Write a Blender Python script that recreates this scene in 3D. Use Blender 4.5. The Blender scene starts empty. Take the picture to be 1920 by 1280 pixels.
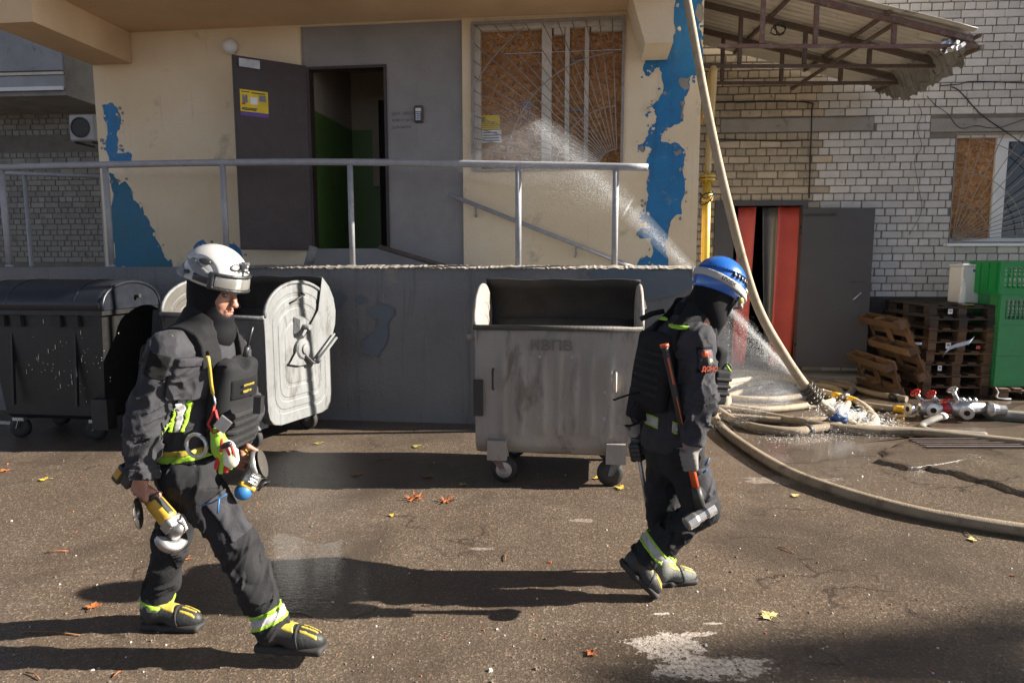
import bpy, math, random
import numpy as np
from mathutils import Vector, Matrix
R = math.radians
random.seed(7)
sc = bpy.context.scene
# ---------------------------------------------------------------- camera
CAM_H, PITCH, FPX = 1.7, 6.77, 1280.0
cd = bpy.data.cameras.new('camera'); cam = bpy.data.objects.new('camera', cd)
sc.collection.objects.link(cam); sc.camera = cam
cd.lens = 24; cd.sensor_width = 36; cd.clip_start = .05; cd.clip_end = 2000
cam.location = (0, 0, CAM_H); cam.rotation_euler = (R(90 - PITCH), 0, 0)
# ---------------------------------------------------------------- sky, sun, exposure
SUN_EL, SUN_AZ = 28.0, -0.5          # azimuth: degrees from +x towards the camera side
w = bpy.data.worlds.new('World'); sc.world = w; w.use_nodes = True
nt = w.node_tree; bg = nt.nodes['Background']
sky = nt.nodes.new('ShaderNodeTexSky'); sky.sky_type = 'NISHITA'; sky.sun_disc = False
sky.sun_elevation = R(SUN_EL); sky.sun_rotation = R(90 + SUN_AZ); sky.air_density = .35; sky.dust_density = .3
hs_ = nt.nodes.new('ShaderNodeHueSaturation'); hs_.inputs['Saturation'].default_value = .55; nt.links.new(sky.outputs[0], hs_.inputs['Color']); nt.links.new(hs_.outputs[0], bg.inputs[0]); bg.inputs[1].default_value = .062
sd = bpy.data.lights.new('sun', 'SUN'); so = bpy.data.objects.new('sun', sd); sc.collection.objects.link(so)
sd.energy = 5.0; sd.angle = R(.53); sd.color = (1, .93, .83)
sv = Vector((math.cos(R(SUN_EL)) * math.cos(R(SUN_AZ)), -math.cos(R(SUN_EL)) * math.sin(R(SUN_AZ)), math.sin(R(SUN_EL))))
so.rotation_euler = sv.to_track_quat('Z', 'Y').to_euler(); so.location = (20, 0, 15)
vs = sc.view_settings
vs.view_transform = 'Standard'; vs.look = 'None'; vs.gamma = 1; vs.use_curve_mapping = False; vs.exposure = 1.75
sc.cycles.use_denoising = True
sc.cycles.max_bounces = 8; sc.cycles.diffuse_bounces = 4; sc.cycles.transparent_max_bounces = 16
# ---------------------------------------------------------------- pixel -> place helpers (photo pixels, 1920 x 1280)
cp, sp = math.cos(R(PITCH)), math.sin(R(PITCH))
def ray(px, py):
    a, b = (px - 960) / FPX, -(py - 640) / FPX
    return Vector((a, cp + b * sp, -sp + b * cp))
CO = Vector((0, 0, CAM_H))
def P(px, py, Y):                 # point on the vertical plane at distance Y
    d = ray(px, py); return CO + d * (Y / d.y)
def G(px, py, z=0.0):             # point on the ground (or on height z)
    d = ray(px, py); return CO + d * ((z - CAM_H) / d.z)
class Plane:                      # upright wall plane; local x along it, local y into it, z up
    def __init__(s, d0, deg):
        s.o = Vector((0, d0, 0)); s.rz = -R(deg)
        s.u = Vector((math.cos(s.rz), math.sin(s.rz), 0)); s.n = Vector((-math.sin(s.rz), math.cos(s.rz), 0))
    def uz(s, px, py, y=0.0):
        d = ray(px, py); o = s.o + s.n * y
        t = (o - CO).dot(s.n) / d.dot(s.n); p = CO + d * t
        return (p - s.o).dot(s.u), p.z
    def w(s, x, y, z): return s.o + s.u * x + s.n * y + Vector((0, 0, z))
# ---------------------------------------------------------------- objects
col = sc.collection
BASE = {}
def thing(name, label, cat, loc=(0, 0, 0), rz=0.0, group=None, kind=None):
    o = bpy.data.objects.new(name, None); col.objects.link(o); o.empty_display_size = .1
    o.location = loc; o.rotation_euler = (0, 0, rz); BASE[o.name] = (Vector(loc), rz)
    return tag(o, label, cat, group, kind)
def tag(o, label=None, cat=None, group=None, kind=None):
    if label: o['label'] = label
    if cat: o['category'] = cat
    if group: o['group'] = group
    if kind: o['kind'] = kind
    return o
def add_mesh(name, me, parent=None, loc=None, rz=0.0):
    o = bpy.data.objects.new(name, me); col.objects.link(o)
    if parent is not None:
        o.parent = parent; BASE[o.name] = BASE[parent.name]
    else:
        BASE[o.name] = (Vector(loc or (0, 0, 0)), rz)
    if loc is not None: o.location = loc
    if rz: o.rotation_euler = (0, 0, rz)
    return o
def kids(o): return [c for c in bpy.data.objects if c.parent == o]
def copy_tree(o, parent=None, _ch=None):
    c = o.copy(); col.objects.link(c); c.parent = parent
    for ch in o.children: copy_tree(ch, c)
    return c
def rotm(rx=0, ry=0, rz=0): return Matrix.Rotation(rz, 3, 'Z') @ Matrix.Rotation(ry, 3, 'Y') @ Matrix.Rotation(rx, 3, 'X')
def frame(d, up=Vector((0, 0, 1))):
    d = Vector(d).normalized(); up = Vector(up)
    if abs(d.dot(up)) > .98: up = Vector((0, 1, 0)) if abs(d.y) < .9 else Vector((1, 0, 0))
    s = d.cross(up).normalized(); t = s.cross(d).normalized()
    return d, s, t
def spline(pts, n=8):              # Catmull-Rom through points
    pts = [Vector(p) for p in pts]; q = [pts[0] * 2 - pts[1]] + pts + [pts[-1] * 2 - pts[-2]]; out = []
    for i in range(1, len(q) - 2):
        a, b, c, d = q[i - 1:i + 3]
        for k in range(n):
            t = k / n
            out.append(.5 * ((2 * b) + (c - a) * t + (2 * a - 5 * b + 4 * c - d) * t * t + (3 * b - a - 3 * c + d) * t ** 3))
    out.append(pts[-1]); return out
class MB:                          # mesh collector
    def __init__(s): s.v = []; s.f = []; s.m = []; s.sm = []; s.cm = 0
    def add(s, vs_, fs_, smooth=False):
        b = len(s.v); s.v += [tuple(v) for v in vs_]; s.f += [tuple(b + i for i in f) for f in fs_]
        s.m += [s.cm] * len(fs_); s.sm += [smooth] * len(fs_); return s
    def box(s, c, size, rot=None, taper=1.0):
        c = Vector(c); hx, hy, hz = [a / 2 for a in size]; vs_ = []
        for z in (-hz, hz):
            k = taper if z > 0 else 1
            for x, y in ((-hx, -hy), (hx, -hy), (hx, hy), (-hx, hy)):
                p = Vector((x * k, y * k, z)); vs_.append(c + (rot @ p if rot else p))
        return s.add(vs_, [(3, 2, 1, 0), (4, 5, 6, 7), (0, 1, 5, 4), (1, 2, 6, 5), (2, 3, 7, 6), (3, 0, 4, 7)])
    def span(s, x0, x1, y0, y1, z0, z1): return s.box(((x0 + x1) / 2, (y0 + y1) / 2, (z0 + z1) / 2), (abs(x1 - x0), abs(y1 - y0), abs(z1 - z0)))
    def bbox(s, c, size, bev=.01, rot=None):      # bevelled box
        c = Vector(c); h = [a / 2 for a in size]; b = min(bev, min(h) * .9); vs_ = []; idx = {}
        for sx in (-1, 1):
            for sy in (-1, 1):
                for sz in (-1, 1):
                    for ax in range(3):
                        p = Vector((sx * (h[0] - (b if ax != 0 else 0)), sy * (h[1] - (b if ax != 1 else 0)), sz * (h[2] - (b if ax != 2 else 0))))
                        idx[(sx, sy, sz, ax)] = len(vs_); vs_.append(c + (rot @ p if rot else p))
        fs = []
        for ax in range(3):
            o = [i for i in range(3) if i != ax]
            for sg in (-1, 1):
                q = []
                for a, d in ((-1, -1), (1, -1), (1, 1), (-1, 1)):
                    k = [0, 0, 0]; k[ax] = sg; k[o[0]] = a; k[o[1]] = d; q.append(idx[(*k, ax)])
                if (sg < 0) != (ax == 1): q.reverse()
                fs.append(tuple(q))
        for e in range(3):
            o = [i for i in range(3) if i != e]
            for a in (-1, 1):
                for d in (-1, 1):
                    k0 = [0, 0, 0]; k0[o[0]] = a; k0[o[1]] = d; k1 = list(k0); k0[e] = -1; k1[e] = 1
                    fs.append((idx[(*k0, o[0])], idx[(*k1, o[0])], idx[(*k1, o[1])], idx[(*k0, o[1])]))
        for sx in (-1, 1):
            for sy in (-1, 1):
                for sz in (-1, 1): fs.append(tuple(idx[(sx, sy, sz, ax)] for ax in range(3)))
        return s.add(vs_, fs)
    def bar(s, p, q, wd, ht=None, up=(0, 0, 1)):
        p, q = Vector(p), Vector(q); d, a, b = frame(q - p, up); ht = ht or wd; a *= wd / 2; b *= ht / 2
        vs_ = [r + x for r in (p, q) for x in (-a - b, a - b, a + b, b - a)]
        return s.add(vs_, [(0, 1, 2, 3), (7, 6, 5, 4), (0, 4, 5, 1), (1, 5, 6, 2), (2, 6, 7, 3), (3, 7, 4, 0)])
    def tube(s, pts, r, n=10, cap=True, flat=1.0, smooth=True, up=(0, 0, 1)):
        pts = [Vector(p) for p in pts]; m = len(pts); rr = r if isinstance(r, (list, tuple)) else [r] * m
        vs_ = []; fs = []; pa = None
        for i, p in enumerate(pts):
            d = (pts[min(i + 1, m - 1)] - pts[max(i - 1, 0)])
            if pa is None: d, a, b = frame(d, up)
            else:
                d = d.normalized(); a = (pa - d * pa.dot(d)).normalized(); b = a.cross(d)
            pa = a
            for k in range(n):
                t = 2 * math.pi * k / n; vs_.append(p + a * (math.cos(t) * rr[i]) + b * (math.sin(t) * rr[i] * flat))
        for i in range(m - 1):
            for k in range(n):
                k2 = (k + 1) % n; fs.append((i * n + k, i * n + k2, (i + 1) * n + k2, (i + 1) * n + k))
        s.add(vs_, fs, smooth)
        if cap: b0 = len(s.v) - len(vs_); s.f += [tuple(b0 + k for k in reversed(range(n))), tuple(b0 + (m - 1) * n + k for k in range(n))]; s.m += [s.cm] * 2; s.sm += [False] * 2
        return s
    def lathe(s, p, axis, prof, n=16, smooth=False, sx=1.0):  # prof: (distance along axis, radius)
        d, a, b = frame(axis); p = Vector(p); vs_ = []; fs = []
        for h, r in prof:
            for k in range(n):
                t = 2 * math.pi * k / n; vs_.append(p + d * h + a * (math.cos(t) * r * sx) + b * (math.sin(t) * r))
        m = len(prof)
        for i in range(m - 1):
            for k in range(n):
                k2 = (k + 1) % n; fs.append((i * n + k, i * n + k2, (i + 1) * n + k2, (i + 1) * n + k))
        fs += [tuple(reversed(range(n))), tuple((m - 1) * n + k for k in range(n))]
        return s.add(vs_, fs, smooth)
    def prism(s, poly, to3, t0, t1):               # poly 2-D, to3(u, v, t) -> point
        n = len(poly); vs_ = [to3(u, v, t0) for u, v in poly] + [to3(u, v, t1) for u, v in poly]
        return s.add(vs_, [tuple(range(n)), tuple(n + i for i in reversed(range(n)))] + [(i, n + i, n + (i + 1) % n, (i + 1) % n) for i in range(n)])
    def sheet(s, fn, nu, nv, smooth=True):         # fn(u, v) u,v in 0..1
        vs_ = [fn(i / nu, j / nv) for j in range(nv + 1) for i in range(nu + 1)]
        return s.add(vs_, [(j * (nu + 1) + i, j * (nu + 1) + i + 1, (j + 1) * (nu + 1) + i + 1, (j + 1) * (nu + 1) + i) for j in range(nv) for i in range(nu)], smooth)
    def mesh(s, name, mats):
        me = bpy.data.meshes.new(name); me.from_pydata(s.v, [], s.f)
        for m in (mats if isinstance(mats, (list, tuple)) else [mats]): me.materials.append(m)
        me.polygons.foreach_set('material_index', s.m); me.polygons.foreach_set('use_smooth', s.sm)
        me.update(); 
        return me
    def build(s, name, mats, parent=None, loc=None, rz=0.0, world=False, fix=True):
        if world and parent is not None:
            l, r = BASE[parent.name]; mi = Matrix.Rotation(-r, 3, 'Z'); s.v = [tuple(mi @ (Vector(v) - l)) for v in s.v]
        me = s.mesh(name, mats)
        if fix:
            import bmesh
            bm = bmesh.new(); bm.from_mesh(me); bmesh.ops.recalc_face_normals(bm, faces=bm.faces); bm.to_mesh(me); bm.free()
        return add_mesh(name, me, parent, loc, rz)
def jag(poly, lv=2, amp=.12, seed=1):              # fractal edge for torn outlines
    rnd = random.Random(seed)
    for _ in range(lv):
        out = []
        for i, p in enumerate(poly):
            q = poly[(i + 1) % len(poly)]; dx, dy = q[0] - p[0], q[1] - p[1]; k = rnd.uniform(-amp, amp); t = rnd.uniform(.4, .6)
            out += [p, (p[0] + dx * t - dy * k, p[1] + dy * t + dx * k)]
        poly = out
    return poly
# ---------------------------------------------------------------- materials
def nodes(name):
    m = bpy.data.materials.new(name); m.use_nodes = True; t = m.node_tree; b = t.nodes['Principled BSDF']
    return m, t, b
def nd(t, kind, ins=None, **kw):
    n = t.nodes.new(kind)
    for k, v in kw.items(): setattr(n, k, v)
    for k, v in (ins or {}).items():
        if isinstance(v, bpy.types.NodeSocket): t.links.new(v, n.inputs[k])
        else: n.inputs[k].default_value = v
    return n
def ramp(t, fac, stops):
    n = t.nodes.new('ShaderNodeValToRGB'); e = n.color_ramp.elements
    while len(e) < len(stops): e.new(.5)
    for el, (p, c) in zip(e, stops):
        el.position = p; el.color = (*c, 1) if isinstance(c, (tuple, list)) else (c, c, c, 1)
    t.links.new(fac, n.inputs[0]); return n.outputs[0]
def mix(t, fac, a, b, mode='MIX'):
    n = t.nodes.new('ShaderNodeMix'); n.data_type = 'RGBA'; n.blend_type = mode
    for k, v in ((0, fac), (6, a), (7, b)):
        if isinstance(v, bpy.types.NodeSocket): t.links.new(v, n.inputs[k])
        else: n.inputs[k].default_value = (*v, 1) if isinstance(v, (tuple, list)) else v
    return n.outputs[2]
def coords(t, scale=(1, 1, 1), rnd=True):
    c = nd(t, 'ShaderNodeTexCoord').outputs['Object']
    if rnd:
        oi = nd(t, 'ShaderNodeObjectInfo'); k = nd(t, 'ShaderNodeMath', {0: oi.outputs['Random'], 1: 23.7}, operation='MULTIPLY')
        c = nd(t, 'ShaderNodeVectorMath', {0: c, 1: k.outputs[0]}, operation='ADD').outputs[0]
    if scale != (1, 1, 1): c = nd(t, 'ShaderNodeMapping', {'Vector': c, 'Scale': scale}).outputs[0]
    return c
def noise(t, v, scale, detail=4, rough=.55, dist=0):
    return nd(t, 'ShaderNodeTexNoise', {'Vector': v, 'Scale': scale, 'Detail': detail, 'Roughness': rough, 'Distortion': dist}).outputs['Fac']
def mat(name, c1, c2=None, scale=6, rough=.6, metal=0, bump=0, bscale=80, spec=.5, dirt=None, rnd=0, coat=0, stretch=(1, 1, 1), rvar=.12, sheen=0, bdist=.01, streak=None):
    m, t, b = nodes(name); v = coords(t, stretch); c2 = c2 or tuple(x * .8 for x in c1)
    f = ramp(t, noise(t, v, scale, 5, .6), [(.32, 0.0), (.68, 1.0)])
    c = mix(t, f, c1, c2)
    if dirt:                                     # (colour, threshold, scale)
        g = ramp(t, noise(t, v, dirt[2], 6, .65, .3), [(dirt[1], 0.0), (min(dirt[1] + .12, 1), 1.0)])
        c = mix(t, g, c, dirt[0])
    if streak:                                   # vertical run-off marks
        vs_ = nd(t, 'ShaderNodeMapping', {'Vector': v, 'Scale': (9, 9, .55)}).outputs[0]
        g = ramp(t, noise(t, vs_, 1.0, 6, .7, .2), [(streak[1], 0.0), (min(streak[1] + .16, 1), .55)])
        c = mix(t, g, c, streak[0])
    if rnd:
        oi = nd(t, 'ShaderNodeObjectInfo'); mr = nd(t, 'ShaderNodeMapRange', {0: oi.outputs['Random'], 3: 1 - rnd, 4: 1 + rnd})
        c = mix(t, 1.0, c, nd(t, 'ShaderNodeCombineColor', {0: mr.outputs[0], 1: mr.outputs[0], 2: mr.outputs[0]}).outputs[0], 'MULTIPLY')
    t.links.new(c, b.inputs['Base Color'])
    rr = nd(t, 'ShaderNodeMapRange', {0: noise(t, v, scale * 2.3, 3), 3: max(rough - rvar, .02), 4: min(rough + rvar, 1)})
    t.links.new(rr.outputs[0], b.inputs['Roughness'])
    b.inputs['Metallic'].default_value = metal; b.inputs['Specular IOR Level'].default_value = spec
    if coat: b.inputs['Coat Weight'].default_value = coat; b.inputs['Coat Roughness'].default_value = .08
    if sheen: b.inputs['Sheen Weight'].default_value = sheen
    if bump:
        bp = nd(t, 'ShaderNodeBump', {'Strength': bump, 'Distance': bdist, 'Height': noise(t, v, bscale, 4, .6)})
        t.links.new(bp.outputs[0], b.inputs['Normal'])
    return m
M = {}
M['cream'] = mat('cream_plaster', (.78, .67, .49), (.68, .53, .33), .6, .9, bump=.6, bscale=55, dirt=((.46, .38, .26), .60, 2.2), streak=((.40, .33, .23), .60), bdist=.012)
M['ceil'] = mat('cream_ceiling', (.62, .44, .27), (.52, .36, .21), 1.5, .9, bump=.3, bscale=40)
M['blue'] = mat('blue_paint', (.004, .17, .40), (.005, .13, .30), 6, .45, bump=.4, bscale=40, dirt=((.13, .2, .27), .60, 9), streak=((.01, .06, .13), .55))
M['bluegreen'] = mat('blue_green_paint', (.006, .12, .24), (.01, .11, .13), 1.3, .5, bump=.25, bscale=60)
M['panel'] = mat('grey_panel', (.27, .26, .25), (.22, .21, .2), 2.5, .62, bump=.5, bscale=38, bdist=.008, streak=((.16, .15, .14), .6))
M['brown_door'] = mat('brown_door_paint', (.045, .027, .024), (.032, .02, .018), 5, .5, bump=.35, bscale=45, dirt=((.09, .07, .06), .72, 20))
M['green'] = mat('green_wall_paint', (.078, .15, .034), (.062, .12, .028), 2, .45, bump=.2)
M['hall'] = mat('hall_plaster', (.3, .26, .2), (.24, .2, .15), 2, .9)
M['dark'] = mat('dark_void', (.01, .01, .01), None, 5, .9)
M['parapet'] = mat('grey_parapet_paint', (.175, .172, .172), (.14, .138, .136), 1.6, .75, bump=.9, bscale=34, dirt=((.22, .19, .155), .6, 2.6), bdist=.012, streak=((.06, .058, .056), .55))
M['parapet_blue'] = mat('old_blue_grey_paint', (.085, .11, .135), (.1, .12, .14), 5, .6, bump=.3)
M['ledge'] = mat('mortar_ledge', (.33, .29, .24), (.22, .195, .165), 5, .95, bump=.9, bscale=40)
M['rail'] = mat('grey_rail_paint', (.34, .34, .355), (.27, .27, .285), 12, .45, bump=.3, bscale=90, dirt=((.16, .11, .07), .72, 30))
M['white_old'] = mat('old_white_paint', (.62, .57, .5), (.5, .45, .38), 8, .6, bump=.3, bscale=60, dirt=((.1, .07, .05), .62, 18))
M['white_pvc'] = mat('white_pvc', (.72, .73, .74), (.66, .67, .68), 4, .35)
M['grille'] = mat('grey_grille', (.3, .27, .25), (.22, .2, .18), 20, .6)
M['rust'] = mat('rusty_steel', (.13, .065, .05), (.17, .115, .1), 14, .75, bump=.5, bscale=120, dirt=((.24, .215, .2), .54, 9))
M['rust_dark'] = mat('dark_rusty_steel', (.085, .058, .046), (.12, .092, .078), 14, .8, bump=.4, bscale=120)
M['sheetmetal'] = mat('corrugated_zinc', (.52, .50, .46), (.43, .41, .375), 4, .55, metal=.3, dirt=((.17, .14, .11), .62, 6))
M['galv'] = mat('galvanised_steel', (.33, .295, .255), (.25, .222, .19), 4.5, .65, metal=.1, bump=.4, bscale=60, dirt=((.16, .135, .11), .54, 5), stretch=(1, 1, .35), streak=((.12, .10, .083), .60))
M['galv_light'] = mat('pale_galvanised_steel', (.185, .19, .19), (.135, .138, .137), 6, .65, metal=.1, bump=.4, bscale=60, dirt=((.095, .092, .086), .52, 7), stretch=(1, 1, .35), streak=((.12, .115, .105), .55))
M['galv_in'] = mat('dark_steel', (.05, .043, .036), (.03, .026, .022), 5, .7, metal=.1, dirt=((.09, .08, .068), .64, 9))  # much darker than the outer steel; for insides, lids and discs
M['black_plastic'] = mat('black_plastic', (.006, .006, .006), (.009, .0085, .008), 6, .5, bump=.1, dirt=((.03, .027, .024), .62, 9))
M['blue_plastic'] = mat('dark_blue_plastic', (.007, .0085, .0125), (.010, .012, .017), 5, .4, dirt=((.05, .05, .05), .7, 25))
M['rubber'] = mat('black_rubber', (.014, .013, .012), (.022, .02, .018), 10, .75)
M['mortar'] = mat('brick_mortar', (.2, .18, .155), (.15, .135, .115), 6, .95, bump=.8, bscale=120)
M['brick'] = mat('silicate_brick', (.50, .49, .475), (.44, .43, .41), 5, .85, bump=.8, bscale=60, dirt=((.27, .25, .215), .63, 13), rnd=.11)
M['brick_tan'] = mat('old_tan_brick', (.46, .40, .31), (.36, .31, .23), 5, .9, bump=.7, bscale=80, dirt=((.22, .18, .13), .6, 12), rnd=.2)
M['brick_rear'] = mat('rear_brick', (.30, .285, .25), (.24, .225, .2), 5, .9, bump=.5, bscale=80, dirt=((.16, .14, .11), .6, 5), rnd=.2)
M['concrete'] = mat('grey_concrete', (.3, .29, .27), (.22, .21, .195), 3, .9, bump=.8, bscale=40, dirt=((.12, .11, .1), .62, 6))
M['door_grey'] = mat('dark_grey_door', (.055, .055, .06), (.048, .048, .052), 2, .5, bump=.12, bscale=12)
M['red'] = mat('red_strip', (.55, .085, .06), (.47, .07, .05), 4, .45)
M['grey_strip'] = mat('grey_strip', (.13, .13, .125), (.1, .1, .1), 2, .35)
M['yellow'] = mat('yellow_pipe_paint', (.62, .40, .03), (.5, .33, .05), 8, .45, bump=.2, dirt=((.3, .22, .1), .66, 10))
M['yellow_tan'] = mat('faded_yellow_pipe', (.5, .36, .15), (.42, .3, .13), 6, .55)
M['hose'] = mat('canvas_hose', (.28, .22, .148), (.21, .162, .107), 9, .8, bump=.8, bscale=130, dirt=((.13, .095, .062), .54, 5))
M['hose_clean'] = mat('pale_canvas_hose', (.36, .295, .205), (.29, .232, .158), 9, .75, bump=.4, bscale=160, dirt=((.2, .145, .085), .57, 6))
M['hose_dirty'] = mat('dirty_canvas_hose', (.22, .175, .12), (.17, .13, .09), 9, .85, bump=.5, bscale=160)
M['hose_grey'] = mat('grey_hose', (.22, .205, .18), (.17, .155, .135), 9, .8, bump=.4, bscale=160)
M['tape_y'] = mat('yellow_tape', (.75, .42, .02), None, 8, .45)
M['tape_b'] = mat('blue_tape', (.02, .09, .3), None, 8, .4)
M['alu'] = mat('cast_aluminium', (.55, .55, .56), (.42, .42, .43), 14, .32, metal=.85, bump=.15)
M['steel'] = mat('worn_steel', (.42, .41, .4), (.3, .29, .28), 14, .38, metal=.8, dirt=((.12, .1, .09), .6, 20))
M['iron'] = mat('black_iron', (.035, .033, .03), (.05, .045, .04), 14, .55, metal=.4)
M['red_paint'] = mat('red_lacquer', (.45, .02, .015), None, 10, .35)
M['wood'] = mat('pallet_wood', (.15, .085, .045), (.09, .053, .03), 5, .85, bump=.4, bscale=50, stretch=(1, 6, 6), dirt=((.1, .06, .035), .6, 6), rnd=.35)
M['wood_dark'] = mat('dark_wet_wood', (.06, .045, .035), (.04, .03, .024), 5, .8, bump=.4, bscale=50, stretch=(1, 6, 6), rnd=.3)
M['crate'] = mat('green_plastic', (.006, .26, .055), (.004, .2, .04), 6, .38, spec=.5)
M['white'] = mat('white_plastic', (.75, .76, .76), (.68, .69, .69), 6, .4)
M['paper'] = mat('white_paper', (.75, .75, .74), None, 6, .8)
M['yellow_paper'] = mat('yellow_print', (.75, .55, .02), None, 6, .6)
M['ink'] = mat('black_ink', (.02, .02, .025), None, 6, .6)
M['grey_ink'] = mat('grey_ink', (.2, .2, .24), None, 6, .6)
M['purple'] = mat('purple_print', (.12, .06, .3), None, 6, .6)
M['cable'] = mat('black_cable', (.012, .012, .012), None, 6, .6)
def osb_mat():
    m, t, b = nodes('osb_board'); v = coords(t)
    n = nd(t, 'ShaderNodeTexNoise', {'Vector': v, 'Scale': 9.0, 'Detail': 2}).outputs['Color']
    v2 = mix(t, .12, v, n, 'LINEAR_LIGHT')
    a = nd(t, 'ShaderNodeTexVoronoi', {'Vector': nd(t, 'ShaderNodeMapping', {'Vector': v2, 'Scale': (16, 16, 55)}).outputs[0], 'Scale': 1.0}).outputs['Color']
    a2 = nd(t, 'ShaderNodeTexVoronoi', {'Vector': nd(t, 'ShaderNodeMapping', {'Vector': v2, 'Scale': (45, 30, 18), 'Rotation': (0, .7, 0)}).outputs[0], 'Scale': 1.0}).outputs['Color']
    f = mix(t, .45, a, a2)
    c = ramp(t, nd(t, 'ShaderNodeSeparateColor', {0: f}).outputs[0], [(.12, (.17, .07, .025)), (.45, (.33, .155, .055)), (.75, (.42, .22, .085)), (1, (.52, .33, .16))])
    c = mix(t, ramp(t, noise(t, v, 3, 4), [(.45, 0.0), (.75, .5)]), c, (.2, .09, .035))
    t.links.new(c, b.inputs['Base Color']); b.inputs['Roughness'].default_value = .7
    t.links.new(nd(t, 'ShaderNodeBump', {'Strength': .4, 'Distance': .004, 'Height': f}).outputs[0], b.inputs['Normal'])
    return m
M['osb'] = osb_mat()
def glass_mat(name, tint=(.9, .95, .95), rough=.03, alpha=.25):
    m, t, b = nodes(name); b.inputs['Base Color'].default_value = (*tint, 1); b.inputs['Roughness'].default_value = rough
    b.inputs['Alpha'].default_value = alpha; b.inputs['Specular IOR Level'].default_value = .8
    return m
M['film'] = glass_mat('clear_film', (.6, .7, .68), .12, .05)
M['bottle'] = glass_mat('clear_bottle', (.75, .8, .82), .05, .3)
M['window_glass'] = mat('dark_glass', (.012, .014, .014), None, 4, .08, spec=.6, rvar=.02)
# ================================================================ GROUND
def ground_mat(name, wet=0.0):
    m, t, b = nodes(name); v = coords(t, rnd=False)
    big = noise(t, v, .55, 4, .55, .4); mid = noise(t, v, 2.6, 5, .6, .5)
    base = mix(t, ramp(t, big, [(.35, 0.0), (.65, 1.0)]), (.172, .128, .092), (.140, .110, .084))
    base = mix(t, ramp(t, mid, [(.42, 0.0), (.7, .75)]), base, (.215, .170, .128))
    # aggregate: coloured stones with dark gaps
    vr = nd(t, 'ShaderNodeTexVoronoi', {'Vector': v, 'Scale': 105.0, 'Randomness': 1.0})
    st = ramp(t, nd(t, 'ShaderNodeSeparateColor', {0: vr.outputs['Color']}).outputs[0], [(0, .12), (.4, .7), (.80, 1.1), (.9, 2.4), (1, 4.5)])
    n2 = noise(t, v, 48, 5, .75); n3 = noise(t, v, 210, 3, .7)
    sp1 = ramp(t, n2, [(.36, .35), (.5, .95), (.62, 1.5), (.72, 2.4)])
    c = mix(t, .38, base, st, 'MULTIPLY'); c = mix(t, .5, c, sp1, 'MULTIPLY')
    c = mix(t, .5, c, ramp(t, n3, [(.36, .4), (.5, 1.0), (.64, 2.0)]), 'MULTIPLY')
    # dark tar patches and pale limescale
    c = mix(t, ramp(t, noise(t, v, .8, 6, .62, .8), [(.5, 0.0), (.66, .7)]), c, (.055, .045, .037))
    g = nd(t, 'ShaderNodeSeparateXYZ', {0: v})
    def blob(x, y, rx, ry, edge=.6, ns=5.0, seed=0.0):
        vv = nd(t, 'ShaderNodeVectorMath', {0: v, 1: (x, y, 0)}, operation='SUBTRACT').outputs[0]
        vv = nd(t, 'ShaderNodeMapping', {'Vector': vv, 'Scale': (1 / rx, 1 / ry, 0)}).outputs[0]
        ln = nd(t, 'ShaderNodeVectorMath', {0: vv}, operation='LENGTH').outputs['Value']
        nn = nd(t, 'ShaderNodeMath', {0: noise(t, v, ns, 6, .7), 1: 1.3}, operation='MULTIPLY').outputs[0]
        sm = nd(t, 'ShaderNodeMath', {0: ln, 1: nn}, operation='ADD').outputs[0]
        return ramp(t, sm, [(edge + .42, 1.0), (edge + .55, 0.0)])
    ed = nd(t, 'ShaderNodeTexVoronoi', {'Vector': mix(t, .35, v, nd(t, 'ShaderNodeTexNoise', {'Vector': v, 'Scale': 3.0, 'Detail': 5.0}).outputs['Color'], 'LINEAR_LIGHT'), 'Scale': .8}, feature='DISTANCE_TO_EDGE').outputs['Distance']
    crk = nd(t, 'ShaderNodeMath', {0: ramp(t, ed, [(.004, 1.0), (.013, 0.0)]), 1: ramp(t, noise(t, v, .9, 3), [(.52, 0.0), (.6, .85)])}, operation='MULTIPLY').outputs[0]
    c = mix(t, crk, c, (.022, .019, .017))
    wetm = None
    for px, py, rx, ry in ((640, 1085, .85, .36), (1500, 870, 1.3, .62), (1700, 770, 1.6, .55), (720, 850, 2.2, .5), (200, 850, 1.5, .6), (1100, 1000, 1.2, .25), (80, 960, .6, .3)):
        p = G(px, py); k = blob(p.x, p.y, rx, ry, .9, 2.2)
        wetm = k if wetm is None else nd(t, 'ShaderNodeMath', {0: wetm, 1: k}, operation='MAXIMUM').outputs[0]
    c = mix(t, nd(t, 'ShaderNodeMath', {0: wetm, 1: .55}, operation='MULTIPLY').outputs[0], c, (.052, .037, .026))
    stm = None
    for px, py, rx, ry in ((1255, 1212, .17, .12), (1330, 1250, .26, .09), (1300, 1188, .09, .025), (1242, 1150, .05, .014), (1335, 1168, .05, .012), (905, 1028, .07, .016), (1090, 975, .1, .03), (1480, 900, .35, .1)):
        p = G(px, py); k = blob(p.x, p.y, rx * 2.7, ry * 2.7, .55, 13)
        if py < 1100: k = nd(t, 'ShaderNodeMath', {0: k, 1: .4}, operation='MULTIPLY').outputs[0]
        stm = k if stm is None else nd(t, 'ShaderNodeMath', {0: stm, 1: k}, operation='MAXIMUM').outputs[0]
    grit = ramp(t, n2, [(.42, .35), (.56, 1.0)])
    c = mix(t, nd(t, 'ShaderNodeMath', {0: stm, 1: grit}, operation='MULTIPLY').outputs[0], c, (.50, .44, .38))
    t.links.new(c, b.inputs['Base Color'])
    rg = nd(t, 'ShaderNodeMapRange', {0: noise(t, v, 1.7, 4, .6), 1: .35, 2: .65, 3: .42, 4: .75}).outputs[0]
    rg = nd(t, 'ShaderNodeMix', {0: wetm, 2: rg, 3: .3}).outputs[0]
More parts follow.
